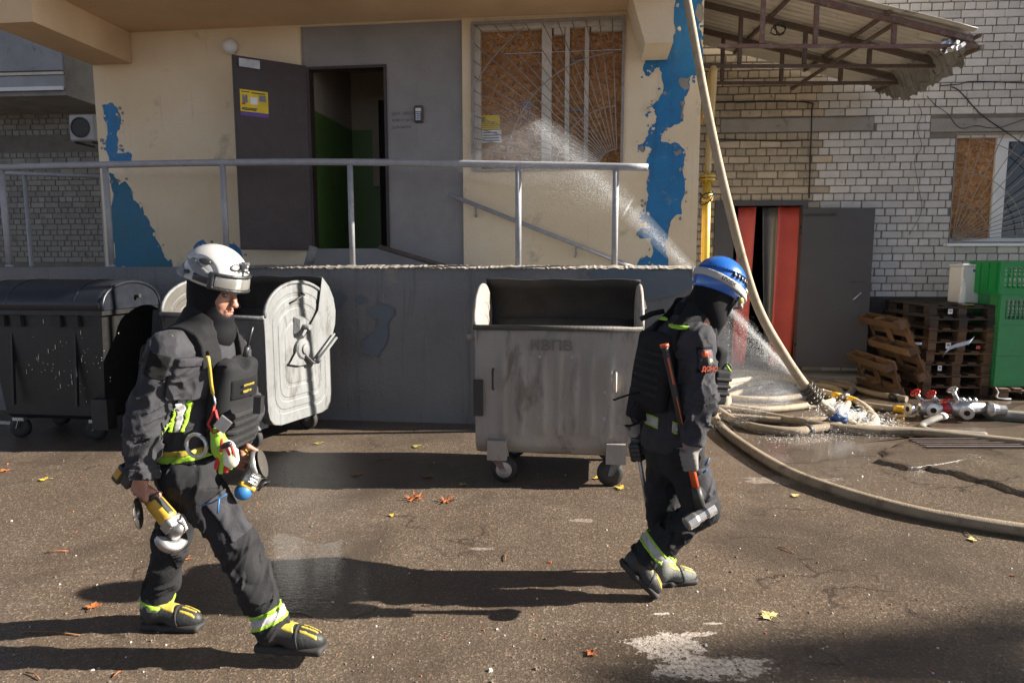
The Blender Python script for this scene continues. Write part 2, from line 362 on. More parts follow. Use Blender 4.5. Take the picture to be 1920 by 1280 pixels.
    t.links.new(rg, b.inputs['Roughness'])
    hgt = mix(t, .45, vr.outputs['Distance'], n2); hgt = mix(t, .3, hgt, n3)
    bs = nd(t, 'ShaderNodeMapRange', {0: wetm, 3: .95, 4: .5}).outputs[0]
    t.links.new(nd(t, 'ShaderNodeBump', {'Strength': bs, 'Distance': .010, 'Height': hgt}).outputs[0], b.inputs['Normal'])
    if wet:
        b.inputs['Coat Weight'].default_value = wet; b.inputs['Coat Roughness'].default_value = .015; b.inputs['Coat IOR'].default_value = 1.45
        rip = noise(t, nd(t, 'ShaderNodeMapping', {'Vector': v, 'Scale': (14, 40, 1)}).outputs[0], 1, 3, .6, 1.2)
        t.links.new(nd(t, 'ShaderNodeBump', {'Strength': .10, 'Distance': .01, 'Height': rip}).outputs[0], b.inputs['Coat Normal'])
    return m
M['ground'] = ground_mat('wet_asphalt'); M['puddle'] = ground_mat('water_film', 1.0)
def gz(x, y):                                    # gentle unevenness of the yard
    return 0.0
gx = [-400, -100, -30, -14, -9] + [-7 + .1 * i for i in range(0, 161)] + [10, 14, 30, 100, 400]
gy = [-400, -100, -30, -6, 0, 1] + [1.4 + .08 * i for i in range(0, 120)] + [12, 16, 30, 100, 400]
mb = MB(); vv = [(x, y, gz(x, y)) for y in gy for x in gx]; n = len(gx)
mb.add(vv, [(j * n + i, j * n + i + 1, (j + 1) * n + i + 1, (j + 1) * n + i) for j in range(len(gy) - 1) for i in range(n - 1)], True)
tag(mb.build('ground', M['ground'], fix=False), 'brown wet asphalt yard littered with grit and leaves', 'ground', kind='structure')
def blob_sheet(name, pix, m, z, seed, label, cat, amp=.12):
    pts = jag([tuple(G(*p).xy) for p in pix], 3, amp, seed); c = (sum(p[0] for p in pts) / len(pts), sum(p[1] for p in pts) / len(pts))
    mb = MB(); n = len(pts); rings = (1, .8, .5, .2)
    vs_ = [(c[0] + (p[0] - c[0]) * k, c[1] + (p[1] - c[1]) * k, gz(c[0] + (p[0] - c[0]) * k, c[1] + (p[1] - c[1]) * k) + z) for k in rings for p in pts] + [(c[0], c[1], gz(*c) + z)]
    fs = [(r * n + i, r * n + (i + 1) % n, (r + 1) * n + (i + 1) % n, (r + 1) * n + i) for r in range(len(rings) - 1) for i in range(n)] + [((len(rings) - 1) * n + i, (len(rings) - 1) * n + (i + 1) % n, len(rings) * n) for i in range(n)]
    mb.add(vs_, fs, True); return tag(mb.build(name, m), label, cat, kind='structure')
blob_sheet('puddle', [(470, 1010), (530, 1000), (560, 1008), (600, 1022), (640, 1010), (660, 1050), (720, 1085), (705, 1140), (640, 1165), (570, 1150), (500, 1140), (450, 1060)], M['puddle'], .002, 3, 'thin puddle reflecting pale steel between the two walking men', 'puddle', .13)
blob_sheet('puddle', [(1360, 850), (1500, 815), (1640, 808), (1780, 815), (1700, 835), (1560, 862), (1450, 870)], M['puddle'], .002, 5, 'splashing puddle under the leaking hose', 'puddle')
blob_sheet('puddle', [(1560, 740), (1700, 745), (1925, 755), (1925, 795), (1760, 800), (1640, 790), (1580, 770)], M['puddle'], .002, 9, 'dark sheet of water in front of the pallets', 'puddle')
# broken raised asphalt
pts = [G(*p) for p in ((1640, 868), (1660, 845), (1715, 826), (1800, 828), (1880, 836), (1990, 850), (2040, 930), (1990, 945), (1900, 925), (1800, 893), (1740, 880), (1700, 882))]
pl = jag([(p.x, p.y) for p in pts], 3, .14, 21); cx = sum(p[0] for p in pl) / len(pl); cy = sum(p[1] for p in pl) / len(pl)
mb = MB(); n = len(pl); vs_ = []; rr = random.Random(4)
for k, z in ((1.04, -.01), (1.0, .022), (.97, .032), (.85, .036), (.5, .04)):
    for p in pl: vs_.append((cx + (p[0] - cx) * k, cy + (p[1] - cy) * k, z + (rr.uniform(-.008, .008) if .98 < k < 1.02 else 0)))
vs_.append((cx, cy, .06))
fs = [(r * n + i, r * n + (i + 1) % n, (r + 1) * n + (i + 1) % n, (r + 1) * n + i) for r in range(4) for i in range(n)] + [(4 * n + i, 4 * n + (i + 1) % n, 5 * n) for i in range(n)]
mb.add(vs_, fs, True); tag(mb.build('broken_asphalt', M['ground']), 'raised cracked slab of asphalt beside the hose', 'asphalt', kind='structure')
# ================================================================ ENTRANCE BUILDING
FAC, PAR, BRK, REAR = Plane(7.87, 7), Plane(6.97, 7), Plane(10.05, 4), Plane(12.0, 5)
EB = thing('entrance_building', 'cream plastered entrance block with open brown door and peeling blue paint', 'building', FAC.o, FAC.rz)
U = lambda px, py=300, y=0.0: FAC.uz(px, py, y)[0]
Z = lambda px, py, y=0.0: FAC.uz(px, py, y)[1]
uL, uP0, uP1, uW0, uW1, uR = U(186), U(569), U(868), U(884), U(1168), U(1311)
zC = Z(600, 46); zWT, zWB = Z(1025, 38), Z(1025, 319); zPT = Z(700, 46, .05)
mb = MB()
mb.span(uL, uP0, 0, .35, 0, 12); mb.span(uP0, uP1, 0, .35, zPT, 12); mb.span(uP1, uW0, 0, .35, 0, 12)
mb.span(uW0, uW1, 0, .35, 0, zWB); mb.span(uW0, uW1, 0, .35, zWT, 12); mb.span(uW1, uR, 0, .35, 0, 12)
mb.span(uR - .3, uR, .353, 2.35, 0, 12); mb.span(uL, uL + .3, .353, 3.6, 0, 12)
EBw = mb.build('wall', M['cream'], EB)
ud0, ud1, zd0, zd1 = U(583, 300, .05), U(728, 300, .05), Z(655, 466, .05), Z(655, 124, .05)
mb = MB(); mb.span(uP0 + .002, ud0, .05, .12, 1.4, zPT); mb.span(ud1, uP1 - .002, .05, .12, 1.4, zPT); mb.span(ud0, ud1, .05, .12, zd1, zPT); mb.span(ud0, ud1, .045, .3, 1.4, zd0)
mb.build('panel', M['panel'], EB)
mb = MB()
for x0, x1, z0, z1 in ((ud0, ud1, zd1 - .03, zd1), (ud1 - .03, ud1, zd0, zd1 - .03), (ud0, ud0 + .02, zd0, zd1 - .03)): mb.span(x0, x1, .03, .16, z0, z1)
mb.build('door_frame', M['brown_door'], EB)
# hall behind the door
yB = 1.45; zG = 3.46
mb = MB(); mb.span(ud0 - .05, ud0 + .001, .17, yB, zG, zd1 + .3); mb.span(ud0 - .05, ud1 + 1.2, yB, yB + .05, zG, zd1 + .3); mb.span(ud0 - .05, ud1 + 1.2, .17, yB + .05, zd1 + .3, zd1 + .35); mb.span(ud1 + 1.2, ud1 + 1.25, .17, yB, zd0 - .02, zd1 + .3)
mb.build('hall_wall', M['hall'], EB)
mb = MB(); mb.span(ud0 - .05, ud0 + .005, .17, yB, zd0, zG); mb.span(ud0 - .05, ud1 + 1.2, yB - .005, yB + .05, zd0, zG); mb.build('green_dado', M['green'], EB)
mb = MB(); mb.span(ud0 - .05, ud1 + 1.25, .17, yB + .05, zd0 - .06, zd0 - .003); mb.build('hall_floor', M['concrete'], EB)
mb = MB(); u7, u8 = U(701, 300, yB), U(713, 300, yB); mb.span(u7, u8, yB - .04, yB - .006, 2.7, 3.9); mb.span(u8, u8 + .9, yB - .04, yB - .006, 3.84, 3.9); mb.build('inner_door_frame', M['hall'], EB)
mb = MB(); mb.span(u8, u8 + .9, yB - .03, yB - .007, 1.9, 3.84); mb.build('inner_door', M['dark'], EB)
# canopy slab with its two beams
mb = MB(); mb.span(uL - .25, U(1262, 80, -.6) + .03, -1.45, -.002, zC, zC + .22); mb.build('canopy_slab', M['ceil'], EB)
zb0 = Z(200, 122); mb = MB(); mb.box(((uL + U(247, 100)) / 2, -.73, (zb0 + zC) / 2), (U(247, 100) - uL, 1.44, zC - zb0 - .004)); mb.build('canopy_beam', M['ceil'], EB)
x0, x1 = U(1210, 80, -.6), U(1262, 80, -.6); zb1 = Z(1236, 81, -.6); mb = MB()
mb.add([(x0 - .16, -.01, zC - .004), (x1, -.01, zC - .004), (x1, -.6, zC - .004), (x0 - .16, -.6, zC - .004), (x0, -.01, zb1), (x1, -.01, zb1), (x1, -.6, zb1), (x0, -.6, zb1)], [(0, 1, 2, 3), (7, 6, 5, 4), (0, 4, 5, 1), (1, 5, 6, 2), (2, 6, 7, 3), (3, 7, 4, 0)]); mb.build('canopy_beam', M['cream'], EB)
# crumbling edge under the ceiling
mb = MB(); rr = random.Random(3)
for i in range(26):
    px = 590 + i * 22 + rr.uniform(-6, 6); py = 44 - (px - 590) * .045 + rr.uniform(-2, 2); u, z = FAC.uz(px, py); L = rr.uniform(.02, .1) * (1 if rr.random() < .8 else 1.8)
    mb.add([(u, -.004, z), (u + L, -.004, z + .006), (u + L * .8, -.004, z + rr.uniform(.015, .04)), (u + L * .2, -.004, z + rr.uniform(.01, .03))], [(0, 1, 2, 3)])
mb.build('plaster_cracks', M['dark'], EB)
# peeling blue paint
def patch(pix, name, m, pln, parent, seed, y=-.003, t=.0025):
    uv = jag([pln.uz(a, b) for a, b in pix], 2, .16, seed); mb = MB(); mb.prism(uv, lambda u, v, k: (u, k, v), y, y + t); o = mb.build(name, m, parent)
    if len(pix) > 8:             # loose flakes and specks along the torn edge
        rr = random.Random(seed + 90); fl = [MB(), MB(), MB()]
        for _ in range(len(uv) // 3):
            i = rr.randrange(len(uv)); a, b = uv[i]; q = uv[(i + 2) % len(uv)]; dx, dz = q[0] - a, q[1] - b; L = math.hypot(dx, dz) + 1e-6; side = rr.choice((-1, 1)) * rr.uniform(.005, .05); c = (a - dz / L * side, b + dx / L * side)
            r_ = rr.uniform(.006, .022) * (2 if rr.random() < .15 else 1); pg = jag([(c[0] + r_ * math.cos(k) * rr.uniform(.6, 1.3), c[1] + r_ * math.sin(k) * rr.uniform(.6, 1.5)) for k in (0, 1.2, 2.5, 3.8, 5.1)], 1, .2, rr.randrange(999)); s2 = rr.randrange(3)
            fl[s2].prism(pg, lambda u, v, k: (u, k, v), y - .0035 - .001 * s2, y - .0005)
        for q, mm in zip(fl, (m, M['cream'], M['concrete'])):
            if q.v: f_ = q.build('paint_flakes', mm, parent); f_['kind'] = 'stuff'
    return o
z1 = lambda L: [(x / 2.56, y / 2.56) for x, y in L]
z3 = lambda L: [(820 + x / 2.4615, y / 2.4615) for x, y in L]
patch(z1([(490, 505), (530, 493), (560, 515), (578, 560), (575, 620), (560, 640), (565, 690), (560, 735), (600, 735), (615, 728), (635, 750), (632, 772), (525, 772), (515, 735), (498, 715), (512, 670), (515, 610), (498, 570)]), 'blue_paint_patch', M['blue'], FAC, EB, 1)
patch(z1([(525, 840), (545, 835), (560, 860), (570, 890), (600, 870), (625, 900), (640, 960), (680, 985), (690, 1030), (720, 1080), (745, 1110), (770, 1180), (790, 1235), (830, 1290), (530, 1290), (528, 1000), (545, 940), (535, 900)]), 'blue_paint_patch', M['bluegreen'], FAC, EB, 2)
patch(z1([(890, 1300), (910, 1225), (940, 1170), (975, 1150), (1010, 1172), (1060, 1190), (1110, 1170), (1150, 1190), (1165, 1240), (1170, 1300)]), 'blue_paint_patch', M['blue'], FAC, EB, 3)
patch(z3([(1103, -20), (1225, -20), (1222, 60), (1205, 130), (1218, 200), (1213, 330), (1190, 350), (1165, 355), (1165, 400), (1140, 450), (1130, 520), (1135, 560), (1100, 575), (1060, 590), (1035, 620), (1030, 650), (1075, 665), (1105, 660), (1140, 690), (1140, 740), (1130, 780), (1143, 850), (1140, 900), (1128, 970), (1125, 990), (1100, 995), (1075, 1030), (1065, 1080), (1055, 1110), (1055, 1170), (1065, 1290), (1005, 1290), (995, 1215), (960, 1240), (920, 1235), (935, 1195), (965, 1178), (985, 1190), (990, 1130), (985, 1100), (930, 1095), (918, 1080), (940, 1055), (985, 1050), (960, 1020), (930, 1010), (930, 995), (960, 985), (960, 940), (975, 900), (965, 840), (975, 790), (970, 730), (990, 690), (960, 675), (955, 700), (925, 690), (925, 670), (955, 655), (975, 620), (980, 590), (1010, 560), (1005, 520), (970, 525), (970, 495), (1000, 480), (1040, 430), (1035, 360), (1025, 310), (1000, 310), (985, 350), (960, 350), (950, 310), (970, 260), (1010, 220), (1050, 200), (1090, 190), (1100, 140)]), 'blue_paint_patch', M['blue'], FAC, EB, 4)
for i, L in enumerate(([(1115, 365), (1165, 360), (1165, 410), (1140, 420), (1120, 395)], [(1120, 470), (1140, 460), (1138, 540), (1115, 560), (1125, 520)], [(1085, 700), (1125, 690), (1130, 710), (1100, 720)], [(1198, 20), (1222, 20), (1215, 110), (1200, 90)])):
    patch(z3(L), 'bare_plaster_patch', M['concrete'], FAC, EB, 30 + i, -.0075, .004)
# brown door leaf, hinged at its right edge and swung out
hx, hy = ud0 - .01, .02; best = None; LW = .80
for a in range(95, 178):
    ex, ey = hx + LW * math.cos(R(a)), hy - LW * math.sin(R(a)); p = FAC.w(ex, ey, 3); d = p - CO
    px = 960 + FPX * d.x / (d.y * cp - d.z * sp)
    if best is None or abs(px - 443) < best[0]: best = (abs(px - 443), a)
A = R(best[1]); dl = Vector((math.cos(A), -math.sin(A), 0)); dn = Vector((-math.sin(A), -math.cos(A), 0))
def leaf(t, z, k=0.0): p = Vector((hx, hy, 0)) + dl * t + dn * k; return (p.x, p.y, z)   # t metres from hinge, k proud
def lbox(mb, t0, t1, z0, z1, k0, k1): mb.add([leaf(t, z, k) for k in (k0, k1) for t, z in ((t0, z0), (t1, z0), (t1, z1), (t0, z1))], [(0, 1, 2, 3), (7, 6, 5, 4), (0, 4, 5, 1), (1, 5, 6, 2), (2, 6, 7, 3), (3, 7, 4, 0)])
if (FAC.w(*leaf(.5, 3, .1)) - CO).length > (FAC.w(*leaf(.5, 3, 0)) - CO).length: dn = -dn
mb = MB(); lbox(mb, .0, LW, zd0 - .02, zd1 + .01, -.045, 0); DL = mb.build('door', M['brown_door'], EB)
mb = MB(); lbox(mb, LW - .28, LW - .06, zd1 - .11, zd1 - .02, .002, .03); mb.build('door_closer', M['steel'], DL)
mb = MB(); lbox(mb, LW - .015, LW + .002, zd0 - .02, zd1 + .01, .001, .006); lbox(mb, .0, LW - .02, zd0 - .018, zd0, .001, .006); mb.build('edge_strip', M['iron'], DL)
def poster(mbf, t0, t1, z0, z1, parent, seed=1):
    mb = MB(); mbf(mb, t0, t1, z0 + (z1 - z0) * .16, z1, .002, .004); po = mb.build('poster', M['yellow_paper'], parent)
    mb = MB(); mbf(mb, t0, t1, z0, z0 + (z1 - z0) * .155, .002, .004); mb.build('poster_footer', M['purple'], po)
    w_, h_ = t1 - t0, z1 - z0
    for m, L in ((M['ink'], [(.05, .35, .9, .93), (.4, .9, .88, .92), (.05, .55, .22, .26), (.05, .6, .28, .31)]), (M['paper'], [(.35, .62, .46, .74), (.12, .2, .72, .8)]), (M['grey_ink'], [(.68, .92, .6, .84), (.08, .26, .5, .8)]), (M['red_paint'], [(.06, .18, .42, .5)])):
        for a, b_, c_, d in L: mb = MB(); mbf(mb, t0 + w_ * a, t0 + w_ * b_, z0 + h_ * c_, z0 + h_ * d, .0045, .0055 + .0004 * len(L)); mb.build('print', m, po)
zt = FAC.uz(470, 152, -.6)[1]
def lrev(mb, t0, t1, z0, z1, k0, k1): lbox(mb, LW - t0, LW - t1, z0, z1, k0, k1)
poster(lrev, .06, .36, 3.29, 3.57, DL)
# lamp, keypad, pencil notes, pipes on the wall
u, z = FAC.uz(429, 87, -.06); mb = MB(); mb.lathe((u, -.001, z), (0, -1, 0), [(0, .085), (.05, .085), (.09, .07), (.11, .035), (.113, .001)], 20, True); mb.build('wall_lamp', M['white'], EB)
u0, z0 = FAC.uz(778, 231, .05); u1, z1_ = FAC.uz(794, 199, .05); mb = MB(); mb.bbox(((u0 + u1) / 2, .035, (z0 + z1_) / 2), (u1 - u0, .05, z1_ - z0), .012); KP = mb.build('door_phone', mat('phone_brown', (.07, .05, .045), None, 8, .5), EB)
mb = MB(); mb.span(u0 + .02, u1 - .02, .006, .012, z1_ - .065, z1_ - .03); mb.build('screen', M['paper'], KP)
mb = MB()
for i in range(3):
    for j in range(4): mb.span(u0 + .022 + i * .02, u0 + .036 + i * .02, .006, .012, z0 + .025 + j * .024, z0 + .04 + j * .024)
mb.build('keypad', M['alu'], KP)
def text(name, body, size, parent, to3, m, dx=0):
    cu = bpy.data.curves.new(name, 'FONT'); cu.body = body; cu.size = size; cu.extrude = .0006; cu.resolution_u = 3; cu.offset = dx
    o = bpy.data.objects.new(name, cu); col.objects.link(o); bpy.context.view_layer.update()
    me = bpy.data.meshes.new_from_object(o.evaluated_get(bpy.context.evaluated_depsgraph_get())); bpy.data.objects.remove(o)
    vs_ = [to3(v.co.x, v.co.y, v.co.z) for v in me.vertices]
    for v, q in zip(me.vertices, vs_): v.co = q
    me.materials.clear(); me.materials.append(m); return add_mesh(name, me, parent)
u, z = FAC.uz(735, 216, .05)
for i, (s_, k) in enumerate((('дах закрит', .06), ('ключі кв 4', .05), ('дзвонити', .05))):
    text('pencil_note', s_, k, EB, lambda a, b, c, z=z - i * .075: (u + a, .049 - c - .0006, z + b), mat('pencil', (.16, .15, .145), None, 8, .9) if i == 0 else bpy.data.materials['pencil'])
a = FAC.uz(840, 364, -.08); b = FAC.uz(1192, 503, -.08); mb = MB(); mb.tube([(a[0], -.08, a[1]), (b[0], -.08, b[1])], .025, 10); HR = mb.build('wall_handrail', M['rail'], EB)
for px, py in ((892, 388), (1080, 464)):
    q = FAC.uz(px, py, -.08); mb = MB(); mb.tube([(q[0], -.08, q[1]), (q[0], -.07, q[1] - .08), (q[0] - .01, -.0, q[1] - .1)], .014, 8); mb.build('bracket', M['rail'], HR)
a = FAC.uz(712, 463, -.35); b = FAC.uz(850, 504, -.45); mb = MB(); mb.tube([(a[0], -.35, a[1]), (b[0], -.45, b[1])], .028, 10); mb.build('fallen_pipe', M['rust_dark'], EB)
a = FAC.uz(588, 462, -.3); b = FAC.uz(577, 500, -.3); mb = MB(); mb.tube([(a[0], -.3, a[1]), (b[0], -.3, b[1])], .05, 10); mb.build('pipe_stub', M['concrete'], EB)
# platform and steps behind the parapet
mb = MB(); mb.span(uL - 3.5, U(900), -.65, -.002, 0, 1.5)
for i in range(8): mb.span(U(900) + .001 + i * .27, U(900) + .27 + i * .27, -.65, -.002, 0, 1.5 - .17 * (i + 1))
mb.build('platform', M['concrete'], EB)
# ---- boarded window with fan grille
WN = None
def fan_grille(parent, mat_, u0, u1, z0, z1, y, corner, angs, radii, fr=.03, wr=.006):
    mb = MB()
    for x0, x1, a, b in ((u0, u1, z0, z0 + fr), (u0, u1, z1 - fr, z1), (u0, u0 + fr, z0 + fr, z1 - fr), (u1 - fr, u1, z0 + fr, z1 - fr)): mb.span(x0, x1, y - .012, y + .012, a, b)
    g = mb.build('window_grille', mat_, parent); cu, cz = corner
    for an in angs:
        dx, dz = math.cos(R(an)), math.sin(R(an)); ts = []
        if dx < -1e-6: ts.append((u0 + fr - cu) / dx)
        if dx > 1e-6: ts.append((u1 - fr - cu) / dx)
        if dz > 1e-6: ts.append((z1 - fr - cz) / dz)
        t = min(ts); mb = MB(); mb.tube([(cu + dx * radii[0], y, cz + dz * radii[0]), (cu + dx * t, y, cz + dz * t)], wr, 6); mb.build('bar', mat_, g)
    for r in radii:
        pts = []
        for k in range(25):
            an = min(angs) + (max(angs) - min(angs)) * k / 24; x, z = cu + r * math.cos(R(an)), cz + r * math.sin(R(an))
            if u0 + fr <= x <= u1 - fr and z0 + fr <= z <= z1 - fr: pts.append((x, y - .008, z))
        if len(pts) > 1: mb = MB(); mb.tube(pts, wr, 6); mb.build('bar', mat_, g)
    return g
mb = MB(); zs = Z(1025, 98, .14)
for a, b_, c_, d in ((uW0, uW1, zWB, zs - .003), (uW0, uW1, zs + .003, zWT)):
    mb = MB(); mb.span(a, b_, .14, .155, c_, d); mb.build('osb_board', M['osb'], EB)
mb = MB(); mb.span(U(884), U(900), .05, .139, zWB, zWT); mb.span(U(900) + .002, U(1168), .07, .138, zWT - .06, zWT); W1 = mb.build('window_frame', M['white_old'], EB)
for p0, p1, q in ((1015, 1033, .06), (1058, 1066, .08), (1094, 1102, .08)):
    mb = MB(); mb.span(U(p0, 300, q), U(p1, 300, q), q, .137, zWB, zWT - .061); mb.build('mullion', M['white_old'], W1)
mb = MB(); mb.span(U(1105), U(1165), .08, .137, zWT - .11, zWT - .062); mb.span(U(1036), U(1056), .08, .137, zWT - .13, zWT - .062); mb.build('transom', M['white_old'], W1)
mb = MB()
for py in (106, 200): mb.span(U(1067), U(1093), .12, .139, Z(1080, py + 4), Z(1080, py)); 
mb.span(U(978), U(994), .13, .1395, Z(985, 200), Z(985, 185)); mb.build('tape', M['grey_ink'], W1)
cu, cz = U(1158, 300, -.02), Z(1158, 318, -.02)
fan_grille(EB, M['grille'], U(885, 300, -.02), U(1168, 300, -.02), zWB - .01, Z(1025, 36, -.02), -.02, (cu, cz), [93, 98, 103, 108, 113, 118, 123, 127, 131, 135, 139, 143, 147, 151, 155, 159, 163, 167, 171, 176], (.22, .68, 1.24, 1.85))
def fbox(mb, t0, t1, z0, z1, k0, k1): mb.span(t0, t1, .14 - k1, .14 - k0, z0, z1)
u0, z0 = FAC.uz(899, 243, .14); u1, z1_ = FAC.uz(937, 216, .14)
mb = MB(); fbox(mb, u0, u1, z0, z1_, .002, .004); n1 = mb.build('notice', M['yellow_paper'], EB)
mb = MB(); fbox(mb, u0 + .01, u0 + .07, z1_ - .07, z1_ - .02, .0045, .006)
for i in range(4): fbox(mb, u0 + .02, u1 - .02 - .02 * (i % 2), z0 + .015 + i * .02, z0 + .022 + i * .02, .0045, .006)
mb.build('print', mat('olive_ink', (.3, .22, .02), None, 8, .6), n1)
mb = MB(); fbox(mb, u0 + .03, u1 + .02, z0 - .15, z0 - .01, .002, .004); n2 = mb.build('notice', M['paper'], EB)
mb = MB()
for i in range(4): fbox(mb, u0 + .04, u1 - .01 * i, z0 - .135 + i * .03, z0 - .122 + i * .03, .0045, .006)
mb.build('print', M['grey_ink'], n2)
# ================================================================ PARAPET AND RAILING
zT = PAR.uz(650, 501)[1]; pu = lambda px: PAR.uz(px, 500)[0]
PW = thing('parapet_wall', 'rough grey painted parapet wall under the railing', 'wall', PAR.o, PAR.rz)
mb = MB(); mb.sheet(lambda a, b: (pu(-260) + (pu(1299) - pu(-260)) * a, .012 * math.sin(a * 23) * math.sin(b * 4) - .02 * (1 - b) , zT * b), 60, 12)
mb.sheet(lambda a, b: (pu(-260) + (pu(1299) - pu(-260)) * a, .27 * b, zT), 60, 1, False); mb.span(pu(-260), pu(1299), .26, .27, 0, zT - .002); mb.span(pu(1299) - .01, pu(1299), -.0, .262, 0, zT - .003)
mb.build('wall_face', M['parapet'], PW)
mb = MB(); rr = random.Random(5)
def lip(a, b):
    k = random.Random(int(a * 400) * 3 + 1).uniform(-1, 1)
    return (pu(340) + (pu(1297) - pu(340)) * a, -.03 + .28 * b + (.008 * k if b == 0 else 0), zT + .004 + (.016 + .006 * k if 0 < b < 1 else (-.012 + .008 * k if b == 0 else 0)))
mb.sheet(lip, 260, 3, False); mb.build('mortar_capping', M['ledge'], PW)
pz = lambda L: [(460 + x / 3.367, 480 + y / 3.367) for x, y in L]
for i, L in enumerate(([(780, 350), (850, 295), (940, 335), (945, 380), (900, 430), (890, 560), (850, 620), (740, 610), (735, 530), (830, 470), (850, 400), (800, 375)], [(530, 240), (600, 220), (650, 260), (620, 300), (570, 350), (520, 330)], [(700, 265), (760, 255), (765, 290), (720, 300)], [(2150, 110), (2500, 75), (2800, 90), (2810, 200), (2650, 260), (2420, 250), (2250, 170)])):
    uv = jag([PAR.uz(a, b) for a, b in pz(L)], 2, .16, 50 + i); mb = MB(); mb.prism(uv, lambda u, v, k: (u, k - .02 * (1 - v / zT), v), -.017, -.0145); mb.build('old_paint_patch', M['parapet_blue'], PW)
RL = thing('railing', 'grey painted tube railing with posts along the parapet', 'railing', PAR.w(0, .12, zT), PAR.rz)
def rp(px, py, y=.12): u, z = PAR.uz(px, py, y); return Vector((u, y - .12, z - zT))
mb = MB(); tops = [rp(*p) for p in ((-90, 321), (0, 314), (200, 309), (415, 305), (655, 304), (972, 309), (1215, 314))]; mb.tube(spline(tops, 6), .036, 12); mb.build('top_rail', M['rail'], RL)
for px, t0, t1 in ((2, 316, 488), (197, 310, 488), (417, 306, 490), (656, 306, 499), (972, 311, 503), (1155, 313, 503)):
    q = rp(px, t0); b = rp(px + (5 if px < 700 else 0), 400); mb = MB(); mb.tube([(q.x, 0, .003), (q.x, 0, q.z - .02)], .031, 10)
    mb.lathe((q.x, 0, .002), (0, 0, 1), [(0, .043), (.012, .04), (.02, .032)], 10); mb.build('post', M['rail'], RL)
mb = MB(); a, b = rp(-60, 322, 2.2), rp(190, 331, 2.2); mb.tube([a, b], .03, 8); mb.tube([b, (b.x, b.y, -1.5)], .028, 8); mb.tube([(a.x + .9, a.y, a.z), (a.x + .9, a.y, -1.5)], .028, 8)
RL2 = mb.build('ramp_railing', M['rail'], loc=RL.location, rz=PAR.rz); tag(RL2, 'dim lower tube railing in front of the far left brick wall', 'railing')
# ================================================================ BRICK BUILDING (right)
BB = thing('brick_building', 'white silicate brick building behind the metal awning', 'building', BRK.o, BRK.rz)
bu = lambda px, py=400, y=0.0: BRK.uz(px, py, y)[0]
bz = lambda px, py, y=0.0: BRK.uz(px, py, y)[1]
HC, BL, JT = .1046, .283, .0125
uD0, uD1, zDT, zDB = bu(1340), bu(1513), bz(1440, 376), bz(1440, 692)
uWn0, zWn1, zWn0 = bu(1782), bz(1850, 247), bz(1850, 456)
uS, uE = bu(1290), bu(2120); zTop = 7.2
mb = MB()
mb.span(uS - .4, uD0, .012, .3, 0, zDT); mb.span(uS - .4, uWn0, .012, .3, zDT, zTop); mb.span(uD1, uWn0, .012, .3, 0, zDT); mb.span(uD0, uD1, .012, .3, 0, zDB)
mb.span(uWn0, uE + 3, .012, .3, 0, zWn0); mb.span(uWn0, uE + 3, .012, .3, zWn1, zTop); mb.span(uWn0 + 2.1, uE + 3, .012, .3, zWn0, zWn1)
mb.build('wall', M['mortar'], BB)
lint = [(bu(1345), bu(1628), bz(1480, 247), bz(1480, 221)), (bu(1733), bu(2110), bz(1800, 248), bz(1800, 222))]
holes = [(uD0 - .0, uD1, -1, zDT + .0), (uWn0, uWn0 + 2.1, zWn0 - .04, zWn1)] + lint
def brick_mesh(name, L, H, D, m, seed):
    rr = random.Random(seed); mb = MB(); mb.bbox((0, 0, 0), (L, D, H), .007); mb.v = [tuple(c + rr.uniform(-.0025, .0025) for c in v) for v in mb.v]; return mb.mesh(name, m)
def lay(parent, pl, x0, x1, z0, z1, hc, bl, holes, mats, seed, pick, zone=None, limit=300):
    rr = random.Random(seed); L = []
    row = 0; z = z0
    while z < z1 - hc * .5:
        zc = z + hc / 2; head = row % 2 == 1; p = bl / 2 if head else bl; x = x0 + rr.uniform(-.03, .03) - (p * .5 if head else (row % 4) * .25 * bl); 
        while x < x1:
            ln = p - JT; xc = x + p / 2; bw = ln
            ok = all(not (a - .5 * ln < xc < b + .5 * ln and c - hc * .3 < zc < d + hc * .3) for a, b, c, d in holes)
            if not ok:           # shorten bricks against an edge
                for a, b, c, d in holes:
                    if c - hc * .3 < zc < d + hc * .3 and (abs(xc - a) < .5 * ln or abs(xc - b) < .5 * ln):
                        lo, hi = x, x + ln
                        if abs(xc - a) < .5 * ln: hi = min(hi, a - .003)
                        else: lo = max(lo, b + .003)
                        if hi - lo > .05 and all(not (a2 + .002 < hi and lo < b2 - .002 and c2 - hc * .3 < zc < d2 + hc * .3) for a2, b2, c2, d2 in holes): L.append((lo, hi, zc, head))
            else: L.append((x, x + ln, zc, head))
            x += p
        row += 1; z += hc
    meshes = {}; keep = []; rest = MB(); L.sort(key=lambda b: -pick(b))
    restm = [MB() for _ in mats]
    for i, (lo, hi, zc, head) in enumerate(L):
        k = zone(lo, zc) if zone else 0; jx = rr.uniform(-.004, .004); y = rr.uniform(-.003, .003)
        tilt = rr.uniform(-.012, .012) * (2 if k else 1); H = hc - JT - (rr.uniform(0, .012) if k else 0)
        if i < limit:
            key = (round(hi - lo, 2), k, i % 3)
            if key not in meshes: meshes[key] = brick_mesh('brick', hi - lo, H, .05, mats[k], i)
            o = add_mesh('brick', meshes[key], parent); o.location = ((lo + hi) / 2 + jx, .02 + y, zc); o.rotation_euler = (0, tilt, 0)
        else: restm[k].bbox(((lo + hi) / 2 + jx, .02 + y, zc), (hi - lo, .05, H), .007, rotm(0, tilt, 0))
    for k, q in enumerate(restm):
        if q.v: o = q.build('bricks', mats[k], parent); o['kind'] = 'stuff'
uT = bu(1521)
